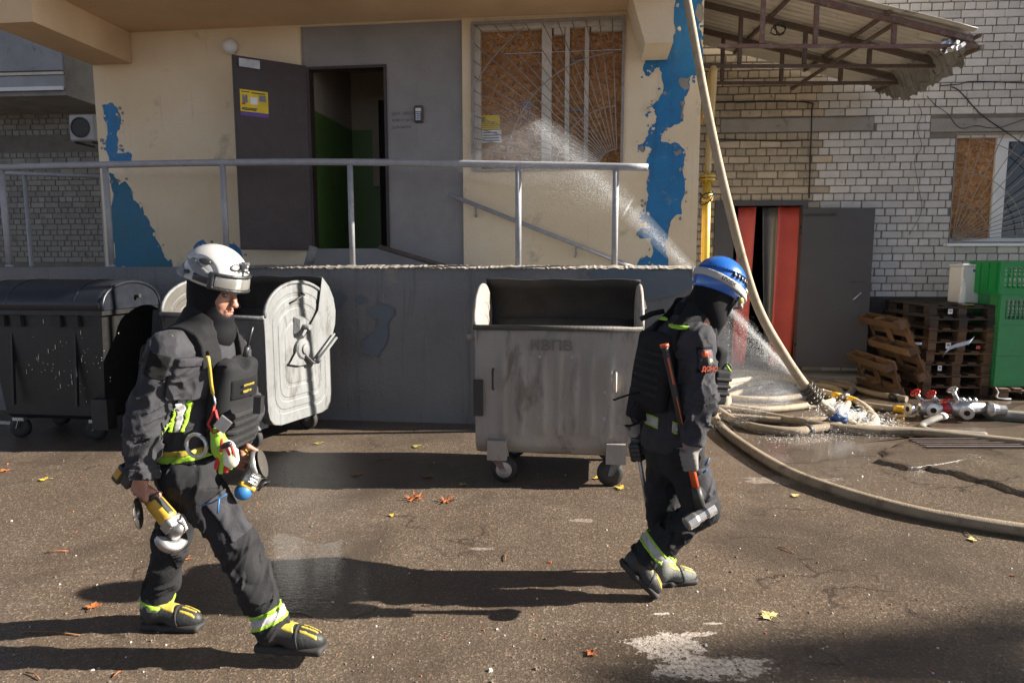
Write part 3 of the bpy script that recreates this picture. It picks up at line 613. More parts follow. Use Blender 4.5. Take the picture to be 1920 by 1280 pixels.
def bpick(b):
    c = BRK.w((b[0] + b[1]) / 2, 0, b[2]) - CO; px = 960 + FPX * c.x / (c.y * cp - c.z * sp); py = 640 - FPX * (c.y * sp + c.z * cp) / (c.y * cp - c.z * sp)
    vis = -5 < px < 1925 and -5 < py < 560 and not (px < 1330)
    if not vis: return -1
    shadow = 1 if (px < 1760 and py < 195 - (1760 - px) * .25) else 0
    return 2 + (0 if b[3] else 1) - shadow * 2 + (px / 4000)
lay(BB, BRK, uS - .3, uE, .12, zTop - .1, HC, BL, holes, [M['brick'], M['brick_tan']], 11, bpick, lambda x, z: 1 if x < uT and z < bz(1400, 60) else 0)
mb = MB(); 
for a, b, c, d in lint: mb.bbox(((a + b) / 2, .02, (c + d) / 2), (b - a - .006, .07, d - c - .006), .01)
mb.build('lintel', M['concrete'], BB)
mb = MB(); mb.span(bu(1640), bu(1860), -.012, .0119, .02, bz(1740, 556)); mb.build('dark_wall_base', mat('dark_wall_base', (.04, .038, .036), (.06, .055, .05), 4, .9, bump=.8, bscale=30), BB)  # dark sheet over the lowest bricks behind the pallets
# metal double door, right leaf folded back
mb = MB(); f = .07
mb.span(uD0, uD1, -.03, .1, zDT - f, zDT); mb.span(uD0, uD0 + f, -.03, .1, zDB, zDT - f); mb.span(uD1 - f, uD1, -.03, .1, zDB, zDT - f)
DF = mb.build('door_frame', M['door_grey'], BB)
mb = MB(); mb.span(uD0 + f, bu(1377), -.02, .02, zDB, zDT - f - .004); mb.build('door', M['door_grey'], BB)
y0 = -.07; q0, q1 = BRK.uz(1505, 391, y0), BRK.uz(1640, 391, -.22); zb = BRK.uz(1560, 688, -.15)[1]; zt2 = BRK.uz(1560, 391, -.15)[1]
dv = Vector((q1[0] - q0[0], -.15, 0)); Ld = dv.length; rr_ = Matrix.Rotation(math.atan2(dv.y, dv.x), 3, 'Z')
def dleaf(t, k, z): p = Vector((q0[0], y0, 0)) + dv.normalized() * t + (rr_ @ Vector((0, -k, 0))); return (p.x, p.y, z)
def dbox(mb, t0, t1, z0, z1, k0, k1): mb.add([dleaf(t, k, z) for k in (k0, k1) for t, z in ((t0, z0), (t1, z0), (t1, z1), (t0, z1))], [(0, 1, 2, 3), (7, 6, 5, 4), (0, 4, 5, 1), (1, 5, 6, 2), (2, 6, 7, 3), (3, 7, 4, 0)])
mb = MB(); dbox(mb, 0, Ld, zb, zt2, 0, .04); LF = mb.build('door', M['door_grey'], BB)
mb = MB(); dbox(mb, 0, .4, zt2 - .1, zt2 - .075, .041, .06); dbox(mb, .36, .42, zt2 - .105, zt2 - .068, .061, .07); mb.build('door_stay', M['iron'], LF)
mb = MB(); zh = BRK.uz(1610, 555, -.25)[1]; mb.tube([dleaf(Ld - .22, .06, zh - .06), dleaf(Ld - .12, .06, zh + .05)], .012, 8); mb.tube([dleaf(Ld - .2, .03, zh - .04), dleaf(Ld - .2, .06, zh - .04)], .014, 8); mb.build('handle', M['alu'], LF)
mb = MB(); dbox(mb, Ld - .26, Ld - .08, zh + .19, zh + .2, .041, .05); mb.build('bolt', M['iron'], LF)
for z in (zb + .3, zt2 - .35): mb = MB(); mb.tube([(q0[0] - .02, y0 - .03, z), (q0[0] - .02, y0 - .03, z + .12)], .014, 8); mb.build('hinge', M['iron'], LF)
mb = MB(); mb.span(bu(1500), bu(1640), -.3, -.02, .0, .09); mb.span(uD0, uD1, -.35, .5, .0, zDB - .02); mb.build('threshold', M['concrete'], BB)
# passage behind the door
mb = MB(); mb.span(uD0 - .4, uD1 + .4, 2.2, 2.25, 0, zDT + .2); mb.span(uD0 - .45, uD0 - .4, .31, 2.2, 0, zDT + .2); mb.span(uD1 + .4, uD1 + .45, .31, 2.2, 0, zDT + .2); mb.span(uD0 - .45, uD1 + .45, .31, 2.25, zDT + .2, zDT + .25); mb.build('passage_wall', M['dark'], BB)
def strip(xt0, xt1, xb0, xb1, m, y, bow=.03, zbot=None):
    zz0, zz1 = (zbot or zDB + .02), zDT - f - .01
    mb = MB(); mb.sheet(lambda a, b: (bu(xb0, 540, y) * (1 - b) * (1 - a) + bu(xb1, 540, y) * (1 - b) * a + bu(xt0, 540, y) * b * (1 - a) + bu(xt1, 540, y) * b * a, y + bow * math.sin(a * 3.1) + .02 * math.sin(b * 5 + xt0), zz0 + (zz1 - zz0) * b), 8, 14)
    o = mb.build('curtain_strip', m, BB); s_ = o.modifiers.new('thick', 'SOLIDIFY'); s_.thickness = .004; return o
strip(1379, 1413, 1376, 1402, M['red'], .12); strip(1453, 1498, 1449, 1490, M['red'], .12); strip(1424, 1455, 1438, 1455, M['grey_strip'], .16, .08)
# window of the brick building
mb = MB(); zz0, zz1 = zWn0, zWn1 - .07
mb.span(uWn0 + .02, bu(1868, 300, .12), .12, .135, zz0 + .07, zz1); mb.build('osb_board', M['osb'], BB)
mb = MB(); mb.span(uWn0, uWn0 + 2.1, .05, .15, zz1, zWn1); mb.build('window_head', M['white_old'], BB)
uM0, uM1 = bu(1867, 300, .08), bu(1889, 300, .08)
mb = MB(); mb.span(uM0, uM1, .08, .15, zz0, zz1); mb.span(uWn0 + .02, uM0, .08, .119, zz0, zz0 + .07); mb.span(uM1, uWn0 + 2.1, .08, .15, zz0, zz0 + .07); mb.span(uM1, uM1 + 1, .08, .15, zz1 - .05, zz1); mb.build('window_frame', M['white_pvc'], BB)
mb = MB(); mb.span(uM1, uWn0 + 2.1, .11, .118, zz0 + .07, zz1 - .05); mb.build('pane', M['window_glass'], BB)
mb = MB(); mb.span(uWn0 - .06, uWn0 + 2.15, -.09, .1, zWn0 - .04, zWn0 - .004); mb.build('window_sill', M['white_pvc'], BB)
fan_grille(BB, M['grille'], uWn0 + .012, uWn0 + 2.09, zWn0 + .01, zWn1 - .02, .03, (uWn0 + .06, zWn0 + .03), [84, 77, 68, 60, 52, 44, 37, 30.5, 25, 20, 15, 10, 5], (.05, .5, .95, 1.4), .014, .0055)
# ================================================================ REAR LEFT BUILDING
RB = thing('rear_building', 'shaded grey brick building far left behind the railing', 'building', REAR.o, REAR.rz)
ru = lambda px, py=300: REAR.uz(px, py)[0]
rzz = lambda px, py: REAR.uz(px, py)[1]
mb = MB(); mb.span(ru(-300), ru(420), .012, .3, 0, 9); mb.build('wall', M['mortar'], RB)
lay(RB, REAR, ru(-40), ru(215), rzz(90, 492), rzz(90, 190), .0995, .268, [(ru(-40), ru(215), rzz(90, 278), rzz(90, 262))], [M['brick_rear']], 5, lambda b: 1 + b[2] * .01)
mb = MB(); mb.span(ru(-300), ru(230), -1.3, .01, rzz(90, 214) - .0, rzz(90, 120)); mb.build('balcony_slab', M['concrete'], RB)
def slab_face(py0, py1, y, m, nm): mb = MB(); a = REAR.uz(90, py0, y)[1]; b = REAR.uz(90, py1, y)[1]; mb.span(ru(-300), ru(230), y - .03, y, a, b); return mb.build(nm, m, RB)
slab_face(166, 143, -1.303, mat('pale_slab', (.34, .35, .37), (.28, .29, .3), 3, .8, bump=.4, bscale=30), 'fascia'); slab_face(170, 163, -1.34, M['white_pvc'], 'drip_edge'); slab_face(141, 136, -1.32, M['white_old'], 'yellowed_strip'); slab_face(133, -80, -1.31, mat('pale_panel', (.3, .31, .33), (.24, .25, .26), 3, .85, bump=.6, bscale=30, dirt=((.14, .14, .13), .58, 6)), 'parapet_panel')
# air conditioner
p = P(163, 242, 11.6); AC = thing('air_conditioner', 'small grey outdoor air conditioner on the far left brick wall', 'air conditioner', p, REAR.rz)
mb = MB(); mb.bbox((0, 0, 0), (.44, .25, .42), .02); AB = mb.build('casing', mat('ac_casing', (.4, .4, .38), None, 5, .5), AC)
mb = MB(); mb.lathe((-.02, -.127, 0), (0, -1, 0), [(0, .165), (.012, .165), (.013, .15), (.004, .14)], 24); mb.build('fan_grille', M['iron'], AB)
mb = MB(); mb.bar((-.15, -.1, -.23), (-.15, .35, -.23), .03); mb.bar((.15, -.1, -.23), (.15, .35, -.23), .03); mb.build('bracket', M['iron'], AC)
# ================================================================ METAL AWNING
AW = thing('metal_awning', 'rusty steel awning with corrugated roof and crumpled right end', 'awning', (2.1, 7.48, 3.95))
XL, XR, YF, ZB = 2.12, 4.8, 7.48, 3.93
zt = lambda x: 4.62 - (x - 2.28) * (4.62 - 3.99) / (4.9 - 2.28)
def wb(mb, p, q, w, h=None): mb.bar(p, q, w, h)
for i, (Y, xr) in enumerate(((7.48, 4.88), (8.22, 4.9), (8.98, 4.95))):
    m = M['rust'] if i == 0 else M['rust_dark']; mb = MB(); wb(mb, (XL if i else 2.16, Y, ZB), (xr, Y, ZB - .0), .036); mb.build('bottom_chord', m, AW, world=True)
    mb = MB(); wb(mb, (XL, Y + .001, zt(XL) - .03), (xr - .05, Y + .001, zt(xr - .05) - .01), .05, .06); mb.build('top_chord', m, AW, world=True)
    for x in ((2.62, 3.18, 4.0) if i == 0 else (2.6, 3.35, 4.1)):
        mb = MB(); wb(mb, (x + .03 * i, Y + .002, ZB + .026), (x + .03 * i, Y + .002, zt(x) - .06), .042); mb.build('strut', m, AW, world=True)
for x in (2.95, 3.9, 4.85):
    mb = MB(); wb(mb, (x, 7.4, zt(x) + .012), (x + .05, 9.6, zt(x) + .012), .04, .03); mb.build('purlin', M['rust_dark'], AW, world=True)
mb = MB(); wb(mb, (4.02, 7.5, zt(4) - .04), (3.75, 9.5, ZB + .05), .035); wb(mb, (4.95, 7.5, ZB), (4.9, 9.5, ZB + .03), .04); mb.build('brace', M['rust_dark'], AW, world=True)
xs = [2.02, 2.8, 3.6, 4.4, 4.93]
rr = random.Random(8)
for j in range(4):
    a, b = 7.36 + j * .56, 7.36 + (j + 1) * .56 + .05
    def fn(u, v, a=a, b=b, j=j):
        x = 2.02 + (4.80 - 2.02) * u; y = a + (b - a) * v
        return (x, y, zt(x) + .045 + .008 * math.cos(y * 2 * math.pi / .11) + .002 * j + (.01 * math.sin(u * 9 + j)) * u)
    mb = MB(); mb.sheet(fn, 14, 46); o = mb.build('roof_sheet', M['sheetmetal'], AW, world=True, fix=False); s_ = o.modifiers.new('t', 'SOLIDIFY'); s_.thickness = .003; s_.offset = 1
rn = random.Random(2); off = [[rn.uniform(-1, 1) for _ in range(40)] for _ in range(40)]
def crump(u, v):       # torn end of the sheets, bent down
    y = 7.55 + 2.0 * v; dr = (.10 + .26 * math.sin(v * 3.0)) ; k = off[int(u * 10)][int(v * 22)]
    return (4.76 + .20 * u + .03 * k * u, y, zt(4.76) + .04 - dr * u * u - .035 * k * u + .015 * math.cos(y * 57))
mb = MB(); mb.sheet(crump, 10, 44, False); o = mb.build('crumpled_edge', M['galv_light'], AW, world=True, fix=False); o.modifiers.new('t', 'SOLIDIFY').thickness = .003
def gut(u, v):
    an = math.pi * (.15 + 1.1 * u); c = P(1770 + 36 * v, 96 - 8 * v, 7.45); k = off[int(u * 8)][int(v * 6) + 20]
    return (c.x + .01 * k, c.y - .07 * math.cos(an) + .01 * k, c.z + .07 - .09 * math.sin(an) + .02 * k)
mb = MB(); mb.sheet(gut, 8, 6, False); o = mb.build('bent_gutter', M['alu'], AW, world=True, fix=False); o.modifiers.new('t', 'SOLIDIFY').thickness = .003
mb = MB(); c0 = P(1461, 55, 8.0); mb.tube([c0 + Vector((.07 * math.cos(t * .7) * (1 + .2 * math.sin(t)), .05 * math.sin(t), .06 * math.sin(t * .7))) for t in range(28)], .007, 6); mb.build('cable_coil', M['cable'], AW, world=True)
# cables on the brick wall
def cable(pts, label, r=.007, y=-.02):
    mb = MB(); mb.tube(spline([BRK.w(*(lambda q: (q[0], y, q[1]))(BRK.uz(a, b, y))) for a, b in pts], 6), r, 6); tag(mb.build('cable', M['cable']), label, 'cable')
cable([(1762, 161), (1800, 158), (1825, 153), (1925, 156)], 'black cable running right along the brick wall from the awning')
cable([(1785, 163), (1800, 172), (1840, 215), (1890, 250), (1925, 275)], 'black cable slanting down across the right window head')
cable([(1738, 180), (1755, 198), (1775, 212), (1800, 240), (1830, 236), (1870, 240), (1925, 222)], 'thin sagging wire with a knot above the right window', .004)
cable([(1722, 195), (1728, 215), (1720, 240), (1728, 275), (1715, 300), (1722, 350), (1728, 395), (1705, 440)], 'thin loose wire hanging down the brick wall', .003)
cable([(1340, 192), (1440, 190), (1517, 193), (1522, 210), (1519, 300), (1517, 372)], 'dark conduit bent down the brick wall beside the grey door', .009)
cable([(1340, 261), (1410, 263), (1470, 265), (1518, 262)], 'pale slack cord across the old tan bricks', .007)
# ================================================================ GAS PIPE
p0 = P(1322, 700, 7.95); GP = thing('gas_pipe', 'yellow gas pipe with flanged valve and chain at the corner', 'pipe', (P(1325, 600, 7.75).x, 7.75, 0))
q = lambda px, py, Y=7.75: P(px, py, Y)
mb = MB(); mb.tube([q(1321, 720), q(1322, 480), q(1326, 330)], .047, 12); mb.build('pipe', M['yellow'], GP, world=True)
mb = MB(); mb.tube(spline([q(1326, 330), q(1332, 240), q(1338, 150), q(1339, 132, 7.78), q(1334, 140, 7.95), q(1318, 230, 8.6)], 5), .036, 12); mb.build('upper_pipe', M['yellow_tan'], GP, world=True)
mb = MB(); c = q(1327, 334); mb.lathe(c - Vector((0, 0, .03)), (0, 0, 1), [(0, .085), (.02, .085), (.021, .05), (.035, .05), (.036, .085), (.055, .085)], 16)
for k in range(6): an = k * 1.047; mb.tube([c + Vector((.07 * math.cos(an), .07 * math.sin(an), -.05)), c + Vector((.07 * math.cos(an), .07 * math.sin(an), .045))], .009, 6)
mb.build('flange', M['yellow'], GP, world=True)
mb = MB(); c = q(1326, 366); mb.lathe(c - Vector((0, 0, .08)), (0, 0, 1), [(0, .04), (.02, .06), (.05, .066), (.09, .06), (.11, .045), (.14, .045)], 14, True); mb.build('valve', M['yellow'], GP, world=True)
mb = MB(); pts = [q(1312, 362, 7.66), q(1322, 372, 7.64), q(1336, 366, 7.66), q(1330, 378, 7.64), q(1314, 384, 7.66), q(1318, 366, 7.65), q(1338, 360, 7.66)]; mb.tube([p + Vector((0, 0, .006 * math.sin(i * 2.4))) for i, p in enumerate(spline(pts, 8))], .008, 6); mb.build('chain', M['iron'], GP, world=True)
# ================================================================ STEEL WASTE CONTAINERS
M['galv_dark'] = mat('grimy_shaded_galvanised_steel', (.085, .078, .066), (.055, .05, .043), 5, .6, metal=.1, bump=.4, bscale=60, dirt=((.13, .12, .1), .6, 6), stretch=(1, 1, .35))  # darker steel that also carries the shade on the left container's front
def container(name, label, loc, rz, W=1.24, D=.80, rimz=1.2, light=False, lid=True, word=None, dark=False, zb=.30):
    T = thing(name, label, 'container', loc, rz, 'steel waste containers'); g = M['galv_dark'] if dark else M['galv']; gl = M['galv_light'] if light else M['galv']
    # front and back skins with soft bottom corner; ribs pressed outwards
    def rib(x):
        for c in (-.40, -.27, -.10, .02, .14, .26, .40):
            if abs(x - c) < .035: return .024 * math.cos((x - c) / .035 * math.pi / 2)
        return 0
    prof = [(.16, zb), (.06, zb + .025), (.012, zb + .09), (0, zb + .2), (0, zb + .75), (0, rimz)]
    def skin(u, v, sgn=1):
        k = v * (len(prof) - 1); i = min(int(k), len(prof) - 2); f = k - i; y = prof[i][0] * (1 - f) + prof[i + 1][0] * f; z = prof[i][1] * (1 - f) + prof[i + 1][1] * f
        x = -W / 2 + W * u; r_ = rib(x) if .38 < z < .98 else 0; dent = .009 * math.sin(x * 7 + z * 5) * math.sin(z * 6) + .005 * math.sin(x * 19 + z * 11)
        return (x, y - r_ + dent, z) if sgn > 0 else (x, D - y, z)
    mb = MB(); mb.sheet(skin, 90, 22); o = mb.build('front_panel', g, T, fix=False); sm = o.modifiers.new('t', 'SOLIDIFY'); sm.thickness = .012; sm.offset = -1; FP = o
    mb = MB(); mb.sheet(lambda u, v: skin(u, v, -1), 8, 10); o = mb.build('back_panel', M['galv_in'], T, fix=False); o.modifiers.new('t', 'SOLIDIFY').thickness = .012
    mb = MB(); mb.span(-W / 2 + .01, W / 2 - .01, .15, D - .15, zb - .004, zb + .012); mb.build('floor', M['galv_in'], T)
    # side panels: arched top, rounded bottom
    side = [(.16, zb)] + [(.0 + .16 * (1 - math.sin(a)), zb + .16 * (1 - math.cos(a))) for a in [R(x) for x in (30, 60, 90)]]
    N = 18; arch = [(D / 2 - (D / 2) * math.cos(math.pi * k / N), rimz + .30 * math.sin(math.pi * k / N)) for k in range(N + 1)]
    side = side + arch + [(D - x, z) for x, z in reversed(side[:4])]
    for sx in (-1, 1):
        # stamped oval grooves: concentric polygons at alternating depth
        mb = MB(); x0 = sx * (W / 2 + .001); cy, cz = D / 2, (zb + rimz + .3) / 2
        levels = [(1.0, 0), (.86, .0), (.845, -.005), (.80, -.005), (.785, .0), (.70, 0), (.685, -.005), (.64, -.005), (.625, 0), (.50, 0), (.485, -.004), (.45, -.004), (.435, 0), (.2, 0)]
        n = len(side); vs_ = [(x0 + sx * d, cy + (y - cy) * (k if k > .99 else k * .98), cz + (z - cz) * k) for k, d in levels for y, z in side] + [(x0, cy, cz)]
        fs = [(r * n + i, r * n + (i + 1) % n, (r + 1) * n + (i + 1) % n, (r + 1) * n + i) for r in range(len(levels) - 1) for i in range(n)] + [((len(levels) - 1) * n + i, (len(levels) - 1) * n + (i + 1) % n, len(levels) * n) for i in range(n)]
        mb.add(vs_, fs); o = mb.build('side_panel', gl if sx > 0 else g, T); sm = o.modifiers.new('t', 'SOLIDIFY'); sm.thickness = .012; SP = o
        mb = MB(); mb.tube([(sx * (W / 2 + .004), y, z) for y, z in arch], .017, 8); mb.build('side_rim', gl, SP)
        # trunnion, hinge disc with lid arm, lifting handle
        mb = MB(); c = Vector((sx * (W / 2 + .004), D * .50, rimz - .12)); mb.add([c + Vector((sx * a, b, d)) for a, b, d in ((0, -.07, .1), (0, .07, .1), (0, .085, -.06), (0, 0, -.15), (0, -.085, -.06), (.05, -.04, .07), (.05, .04, .07), (.05, .05, -.04), (.05, 0, -.09), (.05, -.05, -.04))], [(0, 1, 6, 5), (1, 2, 7, 6), (2, 3, 8, 7), (3, 4, 9, 8), (4, 0, 5, 9), (5, 6, 7, 8, 9)])
        mb.tube([c + Vector((0, .0, .0)), c + Vector((sx * .13, .0, 0))], .026, 12); mb.build('trunnion', gl, SP)
        c = Vector((sx * (W / 2 + .002), D * .52, rimz - .33)); mb = MB(); mb.lathe(c, (sx, 0, 0), [(0, .10), (.03, .10), (.045, .085), (.05, .05), (.065, .045), (.07, .02)], 22); mb.build('hinge_disc', gl, SP)
        mb = MB(); mb.tube([c + Vector((sx * .045, 0, -.06)), c + Vector((sx * .06, .08, -.14)), c + Vector((sx * .06, .16, -.15)), c + Vector((sx * .06, .46, .06))], [.022, .026, .026, .026], 6, flat=.6, smooth=False); mb.tube([c + Vector((sx * .06, .14, -.11)), c + Vector((sx * .06, .44, .1))], .012, 6); mb.build('lid_arm', gl, SP)
        mb = MB(); c = Vector((sx * (W / 2 + .006), D * .47, rimz + .13)); mb.tube([c + Vector((0, -.09, -.02)), c + Vector((sx * .04, -.07, 0)), c + Vector((sx * .04, .07, .05)), c + Vector((0, .08, .06))], .009, 6); mb.build('side_handle', M['iron'], SP)
    mb = MB(); mb.tube([(-W / 2 - .01, -.008, rimz), (W / 2 + .01, -.008, rimz)], .02, 10); mb.build('front_rim', gl if light else M['galv_dark'], T)
    # lid turned down behind
    if lid:
        def lf(u, v):
            an = R(52 - 165 * v); r_ = D / 2 + .05
            return (-W / 2 - .03 + (W + .06) * u + .0, D / 2 + .02 + r_ * math.cos(an) * 1.02, rimz - .02 + .36 * math.sin(an) / .78 + .006 * math.sin(u * 17))
        mb = MB(); mb.sheet(lf, 24, 12); o = mb.build('lid', M['galv_in'], T, fix=False); o.modifiers.new('t', 'SOLIDIFY').thickness = .008; LD = o
        for sx in (-1, 1):
            mb = MB(); n = 10; pts = [lf(0 if sx < 0 else 1, k / n) for k in range(n + 1)]; mb.add([(p[0] + sx * .001, p[1], p[2]) for p in pts] + [(pts[0][0] + sx * .001, D / 2 + .26, rimz + .02)], [(i, i + 1, n + 1) for i in range(n)]); o = mb.build('lid_end', gl, LD); o.modifiers.new('t', 'SOLIDIFY').thickness = .006
    # rivets, handles, castors
    for x in (-.37, -.125, .12, .36):
        for z in (.52, .72, .98):
            if z == .72 and abs(x) < .2: continue
            mb = MB(); mb.lathe((x, .002, z), (0, -1, 0), [(0, .014), (.006, .014), (.008, .007)], 10); mb.build('rivet', M['steel'], FP)
    for sx in (-1, 1):
        mb = MB(); x = sx * .46 - .02; mb.tube([(x, .01, .72), (x, -.035, .74), (x, -.035, .87), (x, .01, .89)], .008, 8); mb.build('handle', M['white_old'] if sx > 0 else M['iron'], FP)
    if word: text('stamped_word', word, .105, FP, lambda a, b, c: (-.20 + a * 1.12, -.016 - c * .8, rimz - .165 + b), mat('stamp_shadow', (.15, .132, .112), None, 8, .7), .0012)
    mb = MB(); mb.span(-W / 2 - .012, -W / 2 + .06, -.02, -.002, .52, .80); mb.build('corner_plate', M['iron'], FP)
    for sx in (-1, 1):
        for y in (.1, D - .1):
            x = sx * (W / 2 - .17); fr = y < .4; mb = MB()
            if fr: mb.add([(x - .07, -.055, .34), (x + .07, -.055, .34), (x + .07, .10, .34), (x - .07, .10, .34), (x - .075, -.05, .185), (x + .075, -.05, .185), (x + .075, .10, .185), (x - .075, .10, .185)], [(0, 1, 2, 3), (7, 6, 5, 4), (0, 4, 5, 1), (1, 5, 6, 2), (2, 6, 7, 3), (3, 7, 4, 0)])
            else: mb.box((x, y, .20), (.14, .14, .06))
            CS = mb.build('castor_bracket', gl, T); yy = .02 if fr else y; dx = -.05 * sx if sx < 0 else -.04; wx = x + dx
            mb = MB(); mb.lathe((x, yy, .186), (0, 0, -1), [(0, .05), (.02, .05), (.03, .035)], 14)
            for s2 in (-1, 1): mb.add([(x - .035, yy + s2 * .035, .17), (x + .035, yy + s2 * .035, .17), (wx + .018, yy + s2 * .035, .085), (wx - .018, yy + s2 * .035, .085), (x - .035, yy + s2 * .031, .17), (x + .035, yy + s2 * .031, .17), (wx + .018, yy + s2 * .031, .085), (wx - .018, yy + s2 * .031, .085)], [(0, 1, 2, 3), (7, 6, 5, 4), (0, 4, 5, 1), (1, 5, 6, 2), (2, 6, 7, 3), (3, 7, 4, 0)])
            mb.build('castor_fork', M['rust'] if sx < 0 else M['galv_light'], CS)
            mb = MB(); mb.lathe((wx, yy - .028, .1), (0, 1, 0), [(0, .06), (.004, .098), (.018, .1), (.038, .1), (.052, .098), (.056, .06)], 24, True); mb.build('castor_wheel', M['rubber'], CS)
            mb = MB(); mb.lathe((wx, yy - .031, .1), (0, 1, 0), [(0, .03), (.003, .062), (.06, .062), (.062, .03)], 18); mb.build('wheel_hub', M['steel'] if sx < 0 else M['iron'], CS)
    return T
a, b = G(900, 906), G(1180, 912)
pc = P(1043, 700, 5.10); container('steel_container', 'open galvanised container with stamped front standing alone in mid yard', (pc.x, 5.06, 0), R(-7), word='КВПВ', zb=.2)
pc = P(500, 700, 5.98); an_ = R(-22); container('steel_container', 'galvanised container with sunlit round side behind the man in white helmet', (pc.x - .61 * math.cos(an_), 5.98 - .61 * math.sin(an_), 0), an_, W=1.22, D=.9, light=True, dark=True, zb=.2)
# ---- black plastic bin
pc = P(118, 700, 6.45); BN = thing('plastic_bin', 'black plastic wheeled bin with domed dark lid at far left', 'bin', (pc.x - .05, 6.3, 0), R(-7))
W, D = 1.2, .74
def bsk(z): k = (z - .2) / 1.05; return W / 2 - .09 * (1 - k), .07 * (1 - k)
mb = MB(); v = []
for z in (.2, .24, 1.18, 1.22):
    hx, iy = bsk(z)
    if z == .2: hx -= .03; iy += .03
    v += [(-hx, iy, z), (hx, iy, z), (hx, D - iy, z), (-hx, D - iy, z)]
mb.add(v, [(3, 2, 1, 0)] + [(4 * r + i, 4 * r + (i + 1) % 4, 4 * r + 4 + (i + 1) % 4, 4 * r + 4 + i) for r in range(3) for i in range(4)] + [(12, 13, 14, 15)]); BD = mb.build('body', M['black_plastic'], BN)
mb = MB(); mb.span(-W / 2 - .03, W / 2 + .03, -.035, D + .03, 1.2, 1.245); mb.build('rim', M['black_plastic'], BN)
for x in (-.42, -.25, .15, .33): mb = MB(); mb.span(x - .05, x + .05, -.03, .015, 1.09, 1.195); mb.build('rib_pocket', M['rubber'], BD)
for x in (-.35, .30): mb = MB(); mb.box((x, .01, .75), (.02, .03, .8), rotm(-.065)); mb.build('rib', M['black_plastic'], BD)
def lid(u, v):
    x = -W / 2 - .03 + (W + .06) * u; an = math.pi * v; k = 1 - .05 * (abs(u - .5) * 2) ** 4
    return (x, D / 2 - (D / 2 + .04) * math.cos(an), 1.248 + .26 * math.sin(an) ** .8 * k)
mb = MB(); mb.sheet(lid, 24, 16); o = mb.build('lid', M['blue_plastic'], BN, fix=False); LD = o; sm = o.modifiers.new('t', 'SOLIDIFY'); sm.thickness = .01; sm.offset = 1
for x in (-.32, .36):
    mb = MB(); mb.tube([(x, y, z + .004) for _, y, z in [lid(.5, .04 + .92 * k / 14) for k in range(15)]], .011, 6); mb.build('lid_rib', M['blue_plastic'], LD)
for u in (0, 1):
    mb = MB(); pts = [lid(u, k / 16) for k in range(17)]; mb.add(pts, [tuple(range(17))]); o = mb.build('lid_end', M['blue_plastic'], LD); o.modifiers.new('t', 'SOLIDIFY').thickness = .012
    mb = MB(); mb.tube([(p[0] + (.01 if u else -.01), p[1], p[2]) for p in pts], .016, 8); mb.build('lid_edge', M['blue_plastic'], LD)
mb = MB(); mb.lathe((W / 2 + .04, .42, 1.36), (1, 0, 0), [(0, .02), (.05, .02)], 12); mb.build('lid_grip', M['rubber'], LD)
mb = MB(); mb.span(W / 2 - .16, W / 2 - .0, -.02, .1, .13, .42); mb.build('corner_guard', M['black_plastic'], BN)
for sx in (-1, 1):
    for y in (.12, D - .12):
        x = sx * (W / 2 - .2); mb = MB(); mb.box((x, y, .19), (.12, .12, .03)); mb.bar((x, y - .04, .18), (x - .03, y - .04, .1), .04, .006); mb.bar((x, y + .04, .18), (x - .03, y + .04, .1), .04, .006); CS = mb.build('castor_fork', M['steel'], BN)
        mb = MB(); mb.lathe((x - .03, y - .03, .1), (0, 1, 0), [(0, .06), (.004, .098), (.03, .1), (.056, .098), (.06, .06)], 22, True); mb.build('castor_wheel', M['rubber'], CS)
rr = random.Random(12); mb = MB()
for i in range(60):
    x, z = rr.gauss(.2, .22), rr.gauss(.75, .18); L = rr.choice((.005, .006, .008, .012, .04)); hx, iy = bsk(z); mb.box((x, iy - .004, z), (.005, .003, L))
mb.build('splashes', M['white_old'], BD)['kind'] = 'stuff'
# ================================================================ PALLETS
def pallet(label, loc, rz, dark=False, rx=0.0, ry=0.0, L=1.2, W=.8, proto=[None, None], group='wooden pallets by the brick wall', first=False):
    m = M['wood_dark'] if dark else M['wood']; k = 1 if dark else 0
    if proto[k] is None:                    # local: x along the 0.8 m front, y 1.2 m deep
        T = thing('wooden_pallet', label, 'pallet', (0, 0, 0), 0, group)
        def part(nm, c, s):
            mb = MB(); mb.bbox(c, s, .004); me = mb.mesh(nm, m); o = add_mesh(nm, me, T); return o
        for x in (-.35, 0, .35):
            part('bottom_board', (x, L / 2, .011), (.1, L, .02))
            for y in (.0725, L / 2, L - .0725): part('block', (x, y, .061), (.1, .145, .078))
        for y in (.0725, L / 2, L - .0725): part('stringer', (0, y, .111), (W, .145, .02))
        for x in (-.35, -.19, 0, .19, .35): part('deck_board', (x, L / 2, .133), (.1 if x in (-.19, .19) else .118, L, .02))
        proto[k] = T
    else:
        T = copy_tree(proto[k]); T['label'] = label
    T.location = loc; T.rotation_euler = (rx, ry, rz); T['group'] = group; BASE[T.name] = (Vector(loc), rz)
    return T
PH = .148
bx = P(1765, 700, 8.75); sx_ = bx.x
lab = ['lowest pallet of the tall stack by the brick wall', 'second pallet from the ground in the tall stack', 'third pallet from the ground in the tall stack', 'fourth pallet from the ground in the tall stack', 'fifth pallet from the ground with a blue paper scrap', 'sixth pallet from the ground, just under the dark top ones', 'dark pallet second from the top of the tall stack', 'dark topmost pallet carrying the clear bottle']
rr = random.Random(6)
for i in range(8):
    pallet(lab[i], (sx_ + rr.uniform(-.02, .02) + (.02 if i > 3 else 0), 8.45 + rr.uniform(-.02, .02), .002 + i * (PH - .0045) * 1.0), R(-4 + rr.uniform(-2, 2)), dark=i >= 6)
